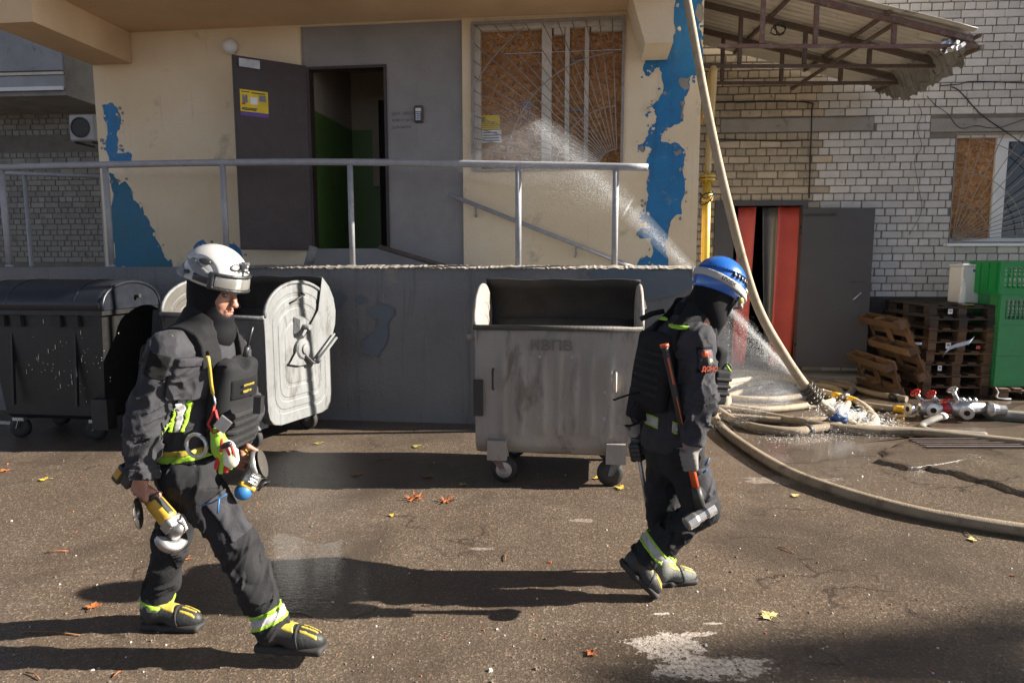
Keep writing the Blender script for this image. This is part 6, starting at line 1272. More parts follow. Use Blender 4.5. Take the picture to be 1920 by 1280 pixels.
    region(fh, .0035, inter(H.slab((-.02, 0, .088), (.5, 0, 1), .019), H.half((.085, 0, 0), (1, 0, 0))), 'grey_band', M['helmet_grey'], HM, *a)
    region(fh, .0035, inter(H.slab((-.10, 0, .055), (.3, 0, 1), .018), H.half((-.06, 0, 0), (1, 0, 0))), 'rear_band', M['helmet_grey'], HM, *a)
    for c, h in (((.012, .10, .118), (.026, .04, .012)), ((-.055, .112, .060), (.014, .05, .008)), ((.112, .04, .115), (.016, .03, .018))):
        region(fh, .010, lambda x, y, z, c=c, h=h: H.ell(c, h).d(x, y, z), 'vent_cover', M['black_hard'], HM, *around(H(*c), m=.09))
    sculpt([(H.box((.122, .0, .122), (.012, .012, .018), .004), 0), (H.cap((.128, -.015, .135), (.146, .015, .126), .008), 0), (H.cap((.130, 0, .105), (.145, .0, .102), .007), 0)], .004).build('lamp_mount', M['steel'], HM)
    ge = [(H.ell((.014, 0, .035), (.120, .100, .16)), 0)]; fg = sculpt(ge, .004); a = around(H(.05, 0, .04), m=.22)
    win = inter(H.slab((0, 0, .049), (0, 0, 1), .024), H.half((.066, 0, 0), (-1, 0, 0)))
    fr_ = inter(H.slab((0, 0, .049), (0, 0, 1), .036), H.half((.045, 0, 0), (-1, 0, 0)), inv(win)); GG = region(fg, .014, fr_, 'goggle_frame', M['black_hard'], HM, *a); region(fg, .009, win, 'goggle_lens', M['lens'], GG, *a)
    region(fh, .006, inter(H.slab((0, 0, .049), (.12, 0, 1), .014), H.half((.055, 0, 0), (1, 0, 0)), H.half((-.02, 0, 0), (-1, 0, 0)), H.half((0, .085, 0), (0, -1, 0))), 'goggle_strap', M['black_hard'], HM, *around(H(0, 0, .05), m=.18))
    return T, gd, gc, g2c, g2d
T1, gd, gc, g2c, g2d = man_white()
# ---------------------------------------------------------------- man with the blue helmet
def man_blue():
    J = J2
    Y0 = 3.56; T = thing('person', 'walking man in blue helmet with bowed head carrying a sledgehammer', 'person', (J(1262, 900, Y0)[0], Y0 - .14, 0)); up = np.array([0, 0, 1.])
    yaw = R(25); f = np.array([math.cos(yaw), math.sin(yaw), 0])
    pel, chest, neck = J(1262, 830, Y0), J(1272, 672, Y0), J(1302, 592, Y0); TF = Fr(chest, f, neck - pel)
    Rs, Re, Rw = J(1304, 640, 3.40), J(1312, 742, 3.33), J(1299, 832, 3.30); Ls, Le, Lw = J(1235, 640, 3.76), J(1215, 745, 3.84), J(1199, 828, 3.76)
    Rh, Rk, Ra = J(1280, 848, 3.48), J(1318, 955, 3.44), J(1212, 1036, 3.44); Lh, Lk, La = J(1248, 848, 3.64), J(1243, 955, 3.64), J(1240, 1066, 3.64)
    hy = R(22); hp = R(-25); hf = np.array([math.cos(hy) * math.cos(hp), math.sin(hy) * math.cos(hp), math.sin(hp)]); HC0 = J(1340, 556, 3.52); H = Fr(HC0, hf, up - hf * (hf @ up))
    hd = unit(J(1310, 955, 3.27) - J(1240, 645, 3.30)); hc = J(1294, 862, 3.292) + np.array([0, .01, 0])
    bc = J(1197, 846, 3.74); bd = unit(J(1226, 1005, 3.74) - J(1192, 800, 3.76))
    body = head_prims(H) + [(Cap(neck, chest, .06, .09), .04), (Cap(chest, pel, .09, .09, sq=(TF.r, 1.25)), .04), (Cap(Rs, Re, .055, .045), .03), (Cap(Re, Rw, .045, .032), .02), (Cap(Ls, Le, .055, .045), .03), (Cap(Le, Lw, .045, .032), .02), (Cap(Rs, Ls, .06), .04),
            (Cap(Rh, Rk, .075, .055), .04), (Cap(Rk, Ra, .055, .04), .03), (Cap(Lh, Lk, .075, .055), .04), (Cap(Lk, La, .055, .04), .03)]
    body += [(p, max(k, .006)) for p, k in fist(Rw, hc, -hd, (.2, -1, 0), .02, fr=.0085)] + [(p, max(k, .006)) for p, k in fist(Lw, bc, -bd, (-1, -.2, 0), .017, fr=.0085)]
    fb = sculpt(body, .0045); finish_head(fb, H); B = fb.build('body', M['skin'], T)
    gl = [(Cap(Rw - unit(Rw - Re) * .03, Rw, .05, .046), 0)] + [(p, max(k, .01)) for p, k in fist(Rw, hc, -hd, (.2, -1, 0), .021, fr=.0125, spread=.024)]
    sculpt(gl, .004).build('glove', M['glove_grey'], T)
    gl = [(Cap(Lw - unit(Lw - Le) * .03, Lw, .05, .046), 0)] + [(p, max(k, .01)) for p, k in fist(Lw, bc, -bd, (-1, -.2, 0), .018, fr=.0125, spread=.024)]
    sculpt(gl, .0045).build('glove', M['black_hard'], T)
    bf = sculpt([(H.ell((-.012, 0, .03), (.108, .086, .105)), 0), (H.ell((.026, 0, -.045), (.070, .070, .088)), .03), (H.ell((.060, 0, -.100), (.038, .048, .034)), .03), (Cap(H(-.03, 0, -.06), neck, .078, .105), .06), (Cap(H(.02, 0, -.10), neck + TF.f * .07 - TF.u * .04, .06, .09), .05)], .0045)
    bf.sub(Ell(H(.125, 0, -.022), (.07, .055, .036), H.ax), .006); bf.build('balaclava', M['black_cloth'], T)
    jk = [(Cap(chest + TF.u * .06, J(1262, 760, Y0), .125, .135, sq=(TF.r, 1.28), fold=(.010, 13, 21)), 0), (Cap(J(1262, 750, Y0), J(1260, 830, Y0), .135, .150, sq=(TF.r, 1.18), fold=(.010, 15, 22)), .05), (Cap(Rs, Ls, .088, .085), .06), (Cap(neck + TF.u * .02, chest, .095, .13), .06),
          (Cap(Rs, Re, .090, .080, fold=(.018, 14, 23)), .05), (Cap(Re, Rw, .080, .062, fold=(.02, 18, 24)), .03), (Cap(Ls, Le, .09, .08, fold=(.01, 20, 25)), .05), (Cap(Le, Lw, .08, .062), .03)]
    slim(jk, .95, .92); FT = sculpt(jk[:4], .006); F = sculpt(jk, .005)
    for W_, E_ in ((Rw, Re), (Lw, Le)): d = unit(W_ - E_); F.sub(Box(W_ + d * .072, (.072, .09, .09), Fr(W_, d, (0, 1, 0)).ax, .005))
    F.clip(half(J(1262, 838, Y0), (0, 0, -1))); JK = F.build('jacket', M['jacket'], T)
    p = J(1255, 788, Y0); bk = inter(half(Re + np.array([-.02, 0, 0]), (1, 0, 0)))
    bands(FT, p, TF.u, JK, .012, .036, inter(half(J(1272, 788, 3.4), (1, .0, 0)), inv(slab(J(1242, 788, 3.5), (1, 0, 0), .028))))
    for px, py, Y, w1, w2 in ((1238, 598, 3.5, .035, .008), (1278, 612, 3.42, .05, .009)): q = J(px, py, Y); region(FT, .036, lambda x, y, z, q=q, w1=w1, w2=w2: Box(q, (w1, .07, w2), None, .003).d(x, y, z), 'lime_piping', M['lime'], JK, *around(q, m=.14))
    # arm badge
    pc = J(1321, 674, 3.31); AR = Fr(pc, unit(Re - Rs), (.25, -1, 0)); vb = lambda h1, h2, r=.004, c=pc: (lambda x, y, z: Box(c, (h1, h2, .08), AR.ax, r).d(x, y, z)); ar = around(pc, m=.12)
    region(F, .003, vb(.062, .043), 'velcro_panel', M['velcro'], JK, *ar)
    bd_ = region(F, .006, inter(vb(.05, .04, .015)), 'arm_badge', mat('badge_navy', (.02, .02, .03), None, 8, .7), JK, *ar)
    for a, b, r_, m in ((-.028, -.012, .019, 'orange'), (-.03, .016, .012, 'red_cloth'), (-.002, .0, .020, 'iron'), (.002, .021, .012, 'yel'), (-.004, -.006, .008, 'helmet_grey')):
        c = pc + AR.f * a + AR.r * b * (1 if (AR.r[0] > 0) else -1); region(F, .0078, lambda x, y, z, c=c, r_=r_: Ell(c, (r_, r_, .09), AR.ax).d(x, y, z), 'badge_figure', M[m], bd_, *ar)
    e1 = AR.r if AR.r[0] > 0 else -AR.r; nn = unit(np.cross(e1, -AR.f)); nn = nn if nn[1] < 0 else -nn; o = pc + AR.f * .046 - e1 * .036
    # push the lettering out to the sleeve surface
    def surf(q):
        for k in range(60):
            r_ = q + nn * (.08 - .003 * k); i = np.round((r_ - F.lo) / F.res).astype(int)
            if F.F[tuple(np.clip(i, 0, F.n - 1))] < .008: return r_
        return q
    so_ = surf(pc + AR.f * .04)
    text('badge_lettering', 'ДСНС', .030, bd_, lambda a, b, c: tuple(Vector(so_ - e1 * .036 + e1 * a * .92 - AR.f * b + AR.f * .008 + nn * (.002 + c)) - BASE[T.name][0]), M['orange'], .001)
    # trousers
    tr = [(Cap(pel, (Rh + Lh) / 2, .138, .135, sq=(TF.r, 1.1)), 0), (Cap(Rh, Rk, .108, .084, fold=(.014, 11, 27)), .05), (Cap(Rk, Ra, .083, .072, fold=(.018, 13, 28)), .03), (Cap(Lh, Lk, .112, .088, fold=(.012, 11, 29)), .05), (Cap(Lk, La, .086, .072, fold=(.014, 13, 30)), .03)]
    slim(tr, .95, .95); Q = sculpt(tr, .005)
    for K, A in ((Rk, Ra), (Lk, La)): d = unit(A - K); Q.sub(Box(A + d * .14, (.085, .14, .14), Fr(A, d, (0, 1, 0)).ax, .006))
    Q.clip(half(J(1262, 824, Y0), (0, 0, 1))); TR = Q.build('trousers', M['trouser'], T)
    bands(Q, Ra - unit(Ra - Rk) * .045, unit(Ra - Rk), TR, .014, .03); bands(Q, La - np.array([0, 0, -.035]), unit(La - Lk), TR, .014, .03)
    for pts in ([J(1322, 872, 3.36), J(1330, 858, 3.36)], [J(1318, 886, 3.36), J(1326, 880, 3.355)]): mb = MB(); mb.tube([Vector(q) for q in pts], .005, 6); mb.build('blue_zip', M['blue_trim'], TR, world=True)
    cq = J(1318, 905, 3.42); region(Q, .012, lambda x, y, z: Box(cq, (.06, .1, .085), None, .01).d(x, y, z), 'cargo_pocket', M['jacket'], TR, *around(cq, m=.16))
    h0 = np.array(G(1222, 1097)); boot(h0, h0 + np.array([.245, .04, 0]), up, M['boot_grey'], T)
    tb = J(1228, 1121, 3.42); hb = J(1150, 1044, 3.44); dd = unit(tb - hb); boot(tb - dd * .255, tb, unit(np.array([dd[2] * -1, 0, dd[0]])), M['boot'], T)
    # plate carrier: back plate, straps, pouches
    fv = sculpt([(TF.box((-.135, -.01, -.07), (.036, .135, .19), .03), 0), (TF.ell((-.13, -.01, -.09), (.062, .135, .2)), .03)], .006); VS = fv.build('vest_back', M['vest'], T)
    for i in range(6): c = (-.15, -.01, .02 - .04 * i); region(fv, .005, inter(TF.slab(c, (0, 0, 1), .011), TF.half((-.12, 0, 0), (1, 0, 0)), TF.slab((0, -.01, 0), (0, 1, 0), .11)), 'webbing_row', M['webbing'], VS, *around(TF(*c), m=.2))
    region(FT, .02, inter(TF.slab((0, 0, -.16), (0, 0, 1), .075), half(Re - np.array([.02, 0, 0]), (1, 0, 0)) if False else TF.slab((0, 0, 0), (1, 0, 0), .2)), 'cummerbund', M['vest'], VS, *around(TF(0, 0, -.15), m=.26))
    for sg in (1, -1): region(FT, .03, inter(TF.slab((0, sg * .105, 0), (0, 1, 0), .038), half(chest + TF.u * .045, -TF.u), TF.slab((0, 0, 0), (1, 0, 0), .17)), 'shoulder_strap', M['vest'], VS, *around(TF(0, sg * .1, .1), m=.2))
    sculpt([(TF.box((.165, 0, -.09), (.04, .14, .18), .03), 0)], .008).build('vest_front', M['vest'], T)
    q = J(1338, 722, 3.42); PF = Fr(q, f, TF.u); sculpt([(PF.box((0, 0, 0), (.048, .06, .085), .015), 0)], .006).build('pouch', M['vest'], VS)
    for i in range(3): sculpt([(PF.box((.002, .002, .04 - .035 * i), (.05, .064, .008), .004), 0)], .005).build('webbing_row', M['webbing'], VS)
    mb = MB(); cc = Vector(J(1360, 697, 3.4)); mb.tube([cc + Vector((.022 * math.cos(t) + .01 * math.sin(t), -.004, .04 * math.sin(t))) for t in [2 * math.pi * k / 18 for k in range(19)]], .0045, 8, cap=False); mb.build('carabiner', M['iron'], VS, world=True)
    mb = MB(); mb.tube([cc + Vector((.0, -.006, .036)), cc + Vector((.022, -.006, .004))], .0065, 8); mb.build('carabiner_gate', M['lime'], VS, world=True)
    q = J(1198, 755, 3.58); sculpt([(Box(q, (.035, .06, .085), TF.ax, .015), 0)], .006).build('pouch', M['vest'], VS)
    for pts, r_ in (([J(1198, 735, 3.5), J(1172, 742, 3.48), J(1150, 750, 3.47)], .013), ([J(1192, 752, 3.5), J(1180, 775, 3.5), J(1190, 795, 3.5)], .013), ([J(1200, 790, 3.5), J(1185, 797, 3.5), J(1172, 798, 3.5)], .018)): mb = MB(); mb.tube([Vector(v) for v in spline([Vector(p_) for p_ in pts], 4)], r_, 8, flat=.25); mb.build('loose_strap', M['vest'], VS, world=True)
    mb = MB(); mb.tube([Vector(J(1202, 598, 3.58)), Vector(J(1222, 588, 3.6)), Vector(J(1245, 583, 3.6))], .014, 6); mb.build('drag_handle', M['vest'], VS, world=True)
    # helmet
    hs = [(H.ell((-.006, 0, .065), (.134, .112, .128)), 0)]; fh = sculpt(hs, .0045, .04); fh.add(H.ell((.07, 0, .028), (.075, .085, .022)), .03); fh.clip(H.half((0, 0, .012), (.05, 0, -1)))
    HM = fh.build('helmet', M['helmet_b'], T); a = around(H(0, 0, .08), m=.23)
    region(fh, .009, inter(H.half((0, 0, .125), (.12, 0, -1))), 'helmet_shell', M['helmet_b'], HM, *a)
    for i in range(6):
        c = (-.02 + .026 * i, .095, .113); region(fh, .0105, lambda x, y, z, c=c: H.box(c, (.008, .06, .010), .004).d(x, y, z), 'vent_slot', M['black_hard'], HM, *around(H(*c), m=.09))
    sl = inter(H.slab((0, 0, .062), (.10, 0, 1), .0175)); ST = region(fh, .012, sl, 'goggle_strap', M['strap_w'], HM, *a)
    # lettering on the strap, wrapped on the side of the helmet
    def wrap(a_, b_, c_):
        s_ = -.070 + a_ * 1.0; th = s_ / .128; x_ = .152 * math.sin(th) - .006; y_ = .1268 * math.cos(th); z_ = .062 - .10 * (x_ + 0) + b_ - .009
        q = H(x_, y_ * 1.0, z_); return tuple(Vector(q + H.r * c_) - BASE[T.name][0])
    text('strap_lettering', 'uvex', .036, ST, wrap, M['ink'], .0012)
    q = (.085, .088, .055); sculpt([(H.box(q, (.008, .012, .022), .003), 0)], .004).build('strap_buckle', M['black_hard'], HM)
    ge = sculpt([(H.ell((.012, 0, .03), (.14, .108, .16)), 0)], .0045); a = around(H(.05, 0, .04), m=.22)
    GG = region(ge, .008, inter(H.slab((0, 0, .042), (0, 0, 1), .045), H.half((.085, 0, 0), (-1, 0, 0)), inv(inter(H.slab((0, 0, .04), (0, 0, 1), .033), H.half((.10, 0, 0), (-1, 0, 0))))), 'goggle_frame', M['strap_w'], HM, *a); region(ge, .005, inter(H.slab((0, 0, .04), (0, 0, 1), .033), H.half((.10, 0, 0), (-1, 0, 0))), 'goggle_lens', M['bottle'], GG, *a)
    sculpt([(H.ell((.075, .102, .018), (.016, .01, .016)), 0)], .004).build('chin_strap_knob', M['yel'], HM)
    mb = MB(); mb.tube([Vector(H(.06, .09, .012)), Vector(H(.06, .072, -.06)), Vector(H(.066, .035, -.132))], .006, 6); mb.build('chin_strap', M['black_hard'], HM, world=True)
    return T, hd, hc, bd, bc
T2, hd, hc, bdir, bcen = man_blue()
# ================================================================ TOOLS
def grinder(label, c, d, face, guard_dir):
    """cordless angle grinder: c grip centre, d from battery to gear head, face: side the disc looks to"""
    d = unit(d); T = thing('angle_grinder', label, 'grinder', tuple(c)); F = Fr(c, d, face)
    L = lambda a, b=0, z=0: Vector(F(a, b, z))
    mb = MB(); mb.lathe(L(-.075), d, [(0, .022), (.01, .026), (.06, .019), (.09, .019), (.12, .024), (.13, .028)], 14, True); mb.build('grip', M['black_hard'], T, world=True)
    sculpt([(F.cap((.06, 0, 0), (.14, 0, 0), .029, .034), 0), (F.box((.10, 0, .006), (.05, .024, .03), .012), .02)], .004).build('motor_housing', M['yellow_tool'], T)
    sculpt([(F.box((.085, 0, .034), (.055, .014, .008), .005), 0)], .004).build('switch', M['black_hard'], T)
    for i in range(5): mb = MB(); mb.bar(L(.05 + .012 * i, -.028, -.012), L(.05 + .012 * i, -.03, .012), .005); mb.build('vent_slot', M['black_hard'], T, world=True)
    G_ = sculpt([(F.cap((.15, 0, 0), (.20, 0, -.008), .034, .026), 0), (F.cap((.205, 0, .012), (.205, 0, -.035), .026, .024), .01), (F.box((.17, 0, .0), (.02, .034, .034), .006), .006)], .004).build('gear_head', M['steel'], T)
    for z in (-.02, .0, .02): mb = MB(); mb.bar(L(.175, -.036, z), L(.225, -.024, z * .7), .006); mb.build('cooling_fin', M['steel'], G_, world=True)
    mb = MB(); g = V3(guard_dir); g = unit(g - F.u * (g @ F.u)); g2 = np.cross(F.u, g); R_ = .060; c0 = F(.205, 0, -.045)
    def gf(u, v): t = R(-80 + 160 * u); rr_ = R_ if v > .34 else R_ * (.3 + 2.06 * v); zz = 0 if v <= .34 else -(v - .34) * .045; q = c0 + (g * math.cos(t) + g2 * math.sin(t)) * rr_ + F.u * zz; return tuple(q)
    mb.sheet(gf, 20, 6); o = mb.build('disc_guard', M['steel'], T, world=True, fix=False); o.modifiers.new('t', 'SOLIDIFY').thickness = .003
    mb = MB(); mb.lathe(c0 - F.u * .012, tuple(-F.u), [(0, .0005), (.0001, .0625), (.0025, .0625), (.0026, .0005)], 28); dk = mb.build('cutting_disc', M['galv_in'], T, world=True); mb = MB(); mb.lathe(c0 - F.u * .0105, tuple(-F.u), [(0, .016), (.008, .016), (.01, .006)], 14); mb.build('flange_nut', M['steel'], T, world=True)
    sculpt([(F.box((-.095, 0, -.008), (.035, .03, .036), .008), 0)], .004).build('battery_foot', M['black_hard'], T)
    Bt = sculpt([(F.box((-.125, 0, -.012), (.022, .035, .05), .008), 0)], .004).build('battery', M['black_hard'], T); sculpt([(F.box((-.105, -.004, .01), (.030, .0335, .022), .006), 0), (F.box((-.128, 0, -.008), (.014, .037, .03), .005), 0)], .004).build('battery_trim', M['yellow_tool'], Bt)
    return T
cg = (J1(225, 893, 2.83) + J1(338, 985, 2.74)) / 2
grinder('yellow cordless angle grinder hanging from the right hand of the man in white helmet', gc, gd, np.array([.62, -.35, .7]), np.array([.3, -.8, -.5]))
GR2 = thing('angle_grinder', 'second grinder with blue end cap in the white helmeted man\'s far hand', 'grinder', tuple(g2c))
F = Fr(g2c, np.array([.55, -.35, -.6]), np.array([.7, -.1, .7]))
mb = MB(); mb.lathe(F(-.06, 0, 0), F.f, [(0, .025), (.02, .022), (.07, .02), (.1, .026)], 14, True); mb.build('grip', M['yellow_tool'], GR2, world=True)
sp_ = MB(); sp_.tube([Vector(F(.0 + .012 * k * .5, .03 * math.sin(k * 1.6), .03 * math.cos(k * 1.6))) for k in range(26)], .005, 6); sp_.build('coiled_cord', M['black_hard'], GR2, world=True)
c = J1(473, 893, 2.93); F2 = Fr(c, np.array([-.5, -.2, -.75]), np.array([.6, -.8, .2])); H2 = sculpt([(F2.box((0, 0, 0), (.042, .036, .026), .016), 0), (F2.ell((-.01, 0, .018), (.034, .026, .02)), .01)], .004).build('gear_head', M['steel'], GR2)
for k in range(4): sculpt([(F2.box((-.015 + .014 * k, 0, .034), (.003, .02, .006), .002), 0)], .003).build('cooling_fin', M['alu'], H2)
sculpt([(F2.box((.045, 0, -.002), (.012, .036, .028), .01), 0)], .004).build('yellow_collar', M['yellow_tool'], GR2); sculpt([(F2.ell((.07, 0, -.004), (.036, .036, .034)), 0)], .004).build('end_cap', M['blue_trim'], GR2)
q = J1(487, 870, 2.96); mb = MB(); D2, A2, B2 = frame((1, .12, .25)); mb.sheet(lambda u, v: tuple(Vector(q) + (A2 * math.cos(R(-30 + 200 * u)) + B2 * math.sin(R(-30 + 200 * u))) * (.062 * (v / .5 if v < .5 else 1)) + D2 * (0 if v < .5 else -(v - .5) * .05)), 16, 4); o = mb.build('disc_guard', M['steel'], GR2, world=True, fix=False); o.modifiers.new('t', 'SOLIDIFY').thickness = .003
mb = MB(); mb.lathe(Vector(q) + D2 * .012, D2, [(0, .001), (.0002, .060), (.0026, .060), (.003, .001)], 26); mb.build('cutting_disc', M['galv_in'], GR2, world=True)
# spare cutting disc pinched by the right hand
q = J1(259, 962, 2.765); n_ = Vector((.96, .25, .12)).normalized(); DS = thing('cutting_disc', 'loose black cutting disc pinched under the hand of the man in white helmet', 'cutting disc', tuple(q))
def ring(r0, r1, t, m, nm, parent, k=0):
    mb = MB(); D3, A3, B3 = frame(n_); c3 = Vector(q); mb.sheet(lambda u, v: tuple(c3 + (A3 * math.cos(2 * math.pi * u) + B3 * math.sin(2 * math.pi * u)) * (r0 + (r1 - r0) * (v if v < 1 else 1)) + D3 * k), 36, 1); o = mb.build(nm, m, parent, world=True, fix=False); s_ = o.modifiers.new('t', 'SOLIDIFY'); s_.thickness = t; s_.offset = 0; return o
d0 = ring(.011, .0625, .0025, M['iron'], 'disc', DS); ring(.009, .018, .004, M['alu'], 'centre_ring', d0)
# sledgehammer
a, b = hc - hd * .66, hc + hd * .30; top_ = J2(1242, 648, 3.31); hdv = unit((J2(1309, 950, 3.275)) - top_); SH = thing('sledgehammer', 'sledgehammer with orange handle in the gloved hand of the man in blue helmet', 'sledgehammer', tuple(hc))
Lh_ = np.linalg.norm(J2(1312, 960, 3.275) - top_); at = lambda t: Vector(hc - hdv * ((hc - top_) @ hdv) + hdv * t); hl = (hc - top_) @ hdv
mb = MB(); mb.tube([at(.0), at(.03), at(.25), at(hl - .12)], [.019, .0165, .0165, .018], 14); SG = mb.build('rubber_grip', M['iron'], SH, world=True)
mb = MB(); mb.tube([at(-.004), at(.012)], .0215, 14); mb.build('end_knob', M['orange'], SH, world=True)
mb = MB(); mb.bar(at(.06) - Vector((0, .0172, 0)), at(.19) - Vector((0, .0172, 0)), .008, .003, (0, 1, 0)); mb.bar(at(.25) - Vector((0, .0172, 0)), at(hl - .13) - Vector((0, .0172, 0)), .005, .003, (0, 1, 0)); mb.build('orange_stripe', M['orange'], SG, world=True)
mb = MB(); mb.tube([at(hl - .14), at(hl), at(Lh_ - .115)], .0175, 14); mb.build('orange_handle', M['orange'], SH, world=True)
mb = MB(); mb.tube([at(Lh_ - .118), at(Lh_ - .02)], [.023, .027], 14); mb.build('handle_guard', M['iron'], SH, world=True)
hc_ = J2(1312, 966, 3.27); dx_ = unit(np.array([.82, .35, .36])); mb = MB(); mb.lathe(hc_ - dx_ * .085, dx_, [(0, .024), (.004, .034), (.05, .036), (.065, .03), (.105, .03), (.12, .036), (.166, .034), (.17, .024)], 8); mb.build('hammer_head', M['steel'], SH, world=True)
# pry bar in the far hand
PB = thing('pry_bar', 'steel forcible entry bar held down by the far hand of the man in blue helmet', 'pry bar', tuple(bcen)); p0, p1 = Vector(bcen - bdir * .12), Vector(bcen + bdir * .42)
mb = MB(); mb.tube([p0, p1], .0125, 10); mb.build('shaft', M['steel'], PB, world=True)
mb = MB(); s_ = Vector((.0, .02, 0)); mb.tube([p1, p1 + Vector((.0, .018, -.05)), p1 + Vector((0, .022, -.2))], [.012, .01, .004], 6); mb.tube([p1, p1 + Vector((.0, -.018, -.05)), p1 + Vector((0, -.022, -.2))], [.012, .01, .004], 6); mb.build('fork', M['steel'], PB, world=True)
mb = MB(); mb.box(p0, (.05, .05, .07)); mb.tube([p0, p0 + Vector((-.09, -.02, .03))], [.016, .004], 8); mb.build('adze_and_pick', M['steel'], PB, world=True)
# ================================================================ LEAVES, TWIGS, GRIT
LM = {k: mat('leaf_' + k, a, b, 30, .7, bump=.3, bscale=60) for k, a, b in (('orange', (.42, .13, .03), (.28, .07, .02)), ('yellow', (.62, .42, .05), (.5, .32, .04)), ('pale', (.62, .5, .2), (.5, .38, .14)), ('brown', (.2, .09, .035), (.14, .06, .025)), ('olive', (.28, .24, .05), (.2, .17, .04)))}
MAPLE = [(0, -.15), (.18, -.22), (.42, -.36), (.38, -.12), (.62, -.10), (.95, .05), (.70, .18), (.82, .42), (.55, .36), (.34, .30), (.42, .62), (.28, .62), (.20, .78), (0, 1.05), (-.16, .76), (-.30, .66), (-.40, .60), (-.30, .32), (-.56, .38), (-.84, .44), (-.68, .16), (-.95, .02), (-.6, -.10), (-.40, -.14), (-.44, -.34), (-.16, -.22)]
CHEST = []
for k in range(7):
    a0 = -2.3 + k * .77; CHEST += [(.16 * math.cos(a0 - .3 + 1.57), .16 * math.sin(a0 - .3 + 1.57)), (.62 * math.cos(a0 - .17 + 1.57), .62 * math.sin(a0 - .17 + 1.57)), (1.0 * math.cos(a0 + 1.57), 1.0 * math.sin(a0 + 1.57)), (.6 * math.cos(a0 + .17 + 1.57), .6 * math.sin(a0 + .17 + 1.57))]
def leaf_obj(px, py, size, kind, rot, label, shape=MAPLE, curl=.3, seed=1):
    p = G(px, py); rr = random.Random(seed); T = thing('fallen_leaf', label, 'leaf', (p.x, p.y, gz(p.x, p.y) + .004), rot, 'fallen leaves'); n = len(shape); k = size
    z = lambda x, y: .004 + curl * k * (.35 * (x * x + y * y) + .12 * math.sin(5 * x + seed) + .1 * math.sin(6 * y + seed * 2))
    vs_ = [(x * k, y * k, max(z(x, y), .001)) for x, y in shape] + [(x * k * .5, y * k * .5, max(z(x * .5, y * .5), .001)) for x, y in shape] + [(0, 0, .003)]
    mb = MB(); mb.add(vs_, [(i, (i + 1) % n, n + (i + 1) % n, n + i) for i in range(n)] + [(n + i, n + (i + 1) % n, 2 * n) for i in range(n)]); o = mb.build('blade', LM[kind], T); s_ = o.modifiers.new('t', 'SOLIDIFY'); s_.thickness = .0008
    mb = MB(); mb.tube([(0, 0, .005), (.05 * k, -.5 * k, .012 * 1), (.1 * k, -1.0 * k, .006)], .0022, 5); mb.build('stalk', LM['olive' if kind != 'orange' else 'brown'], T)
leaf_obj(778, 936, .085, 'orange', .3, 'curled rust red leaf, left of the pair before the steel container', CHEST, .8, 1)
leaf_obj(836, 940, .075, 'orange', -1.0, 'curled rust red leaf, right of the pair before the steel container', CHEST, .75, 2)
for a in ((1166, 916, .055, 'yellow', 1.2, 'bright yellow leaf beside the right castor of the steel container'), (1150, 893, .04, 'yellow', 2.0, 'small yellow leaf behind the castor near the blue helmeted man'), (1445, 1158, .055, 'pale', .5, 'pale yellow maple leaf alone on the right foreground'), (1111, 1225, .035, 'orange', 2.4, 'small tan leaf at the bottom centre of the yard'), (86, 900, .05, 'yellow', 1.8, 'yellow leaf at the left edge below the black bin'), (174, 1140, .045, 'orange', .2, 'orange leaf between the shadows at the left'), (8, 884, .05, 'orange', .9, 'orange leaf cut by the left frame edge'), (352, 1048, .03, 'orange', 2.9, 'small orange leaf between the legs of the white helmeted man'), (1494, 931, .045, 'pale', .7, 'pale leaf just inside the long tan hose'), (1826, 1013, .04, 'pale', 1.4, 'pale leaf below the hose at the right edge'), (784, 838, .06, 'olive', 1.1, 'dull olive leaf in shade before the parapet'), (668, 892, .06, 'brown', .4, 'brown leaf in the shade left of the steel container'), (803, 893, .06, 'brown', 2.6, 'dark brown leaf upright in the shade left of the castor'), (868, 910, .04, 'olive', .8, 'small olive leaf near the left castor of the steel container'), (598, 832, .05, 'olive', 2.2, 'yellowish leaf in shade beside the round container'), (737, 967, .03, 'yellow', 1.6, 'tiny yellow leaf with long stalk in mid yard'), (1120, 898, .04, 'yellow', .1, 'yellow leaf under the right castor')):
    leaf_obj(*a, seed=a[0])
for i, (a, b, c, d, lb) in enumerate(((82, 1038, 128, 1034, 'thin red stalk lying left of the white helmeted man'), (45, 1186, 150, 1192, 'pale stalk crossing the long shadow at lower left'), (48, 1262, 75, 1275, 'red twig at the lower left corner'), (212, 1270, 226, 1260, 'short red stalk at the bottom left'), (946, 1053, 947, 1040, 'small red stalk in the middle of the yard'), (1135, 1080, 1146, 1073, 'red stalk left of the lifted boot'), (1458, 1026, 1487, 1037, 'brown twig right of the blue helmeted man'), (1808, 998, 1822, 1010, 'twig by the hose at the right edge'), (690, 868, 735, 862, 'thin pale twig in the shade before the parapet'), (340, 985, 338, 968, 'red stalk beside the trailing knee of the white helmeted man'))):
    p, q = G(a, b), G(c, d); m_ = (p + q) / 2; mb = MB(); mb.tube([(p.x - m_.x, p.y - m_.y, .006), (.004, .006, .012), (q.x - m_.x, q.y - m_.y, .006)], .003, 5); tag(mb.build('twig', LM['brown' if i % 3 else 'orange'], loc=(m_.x, m_.y, 0)), lb, 'twig', 'twigs on the asphalt')
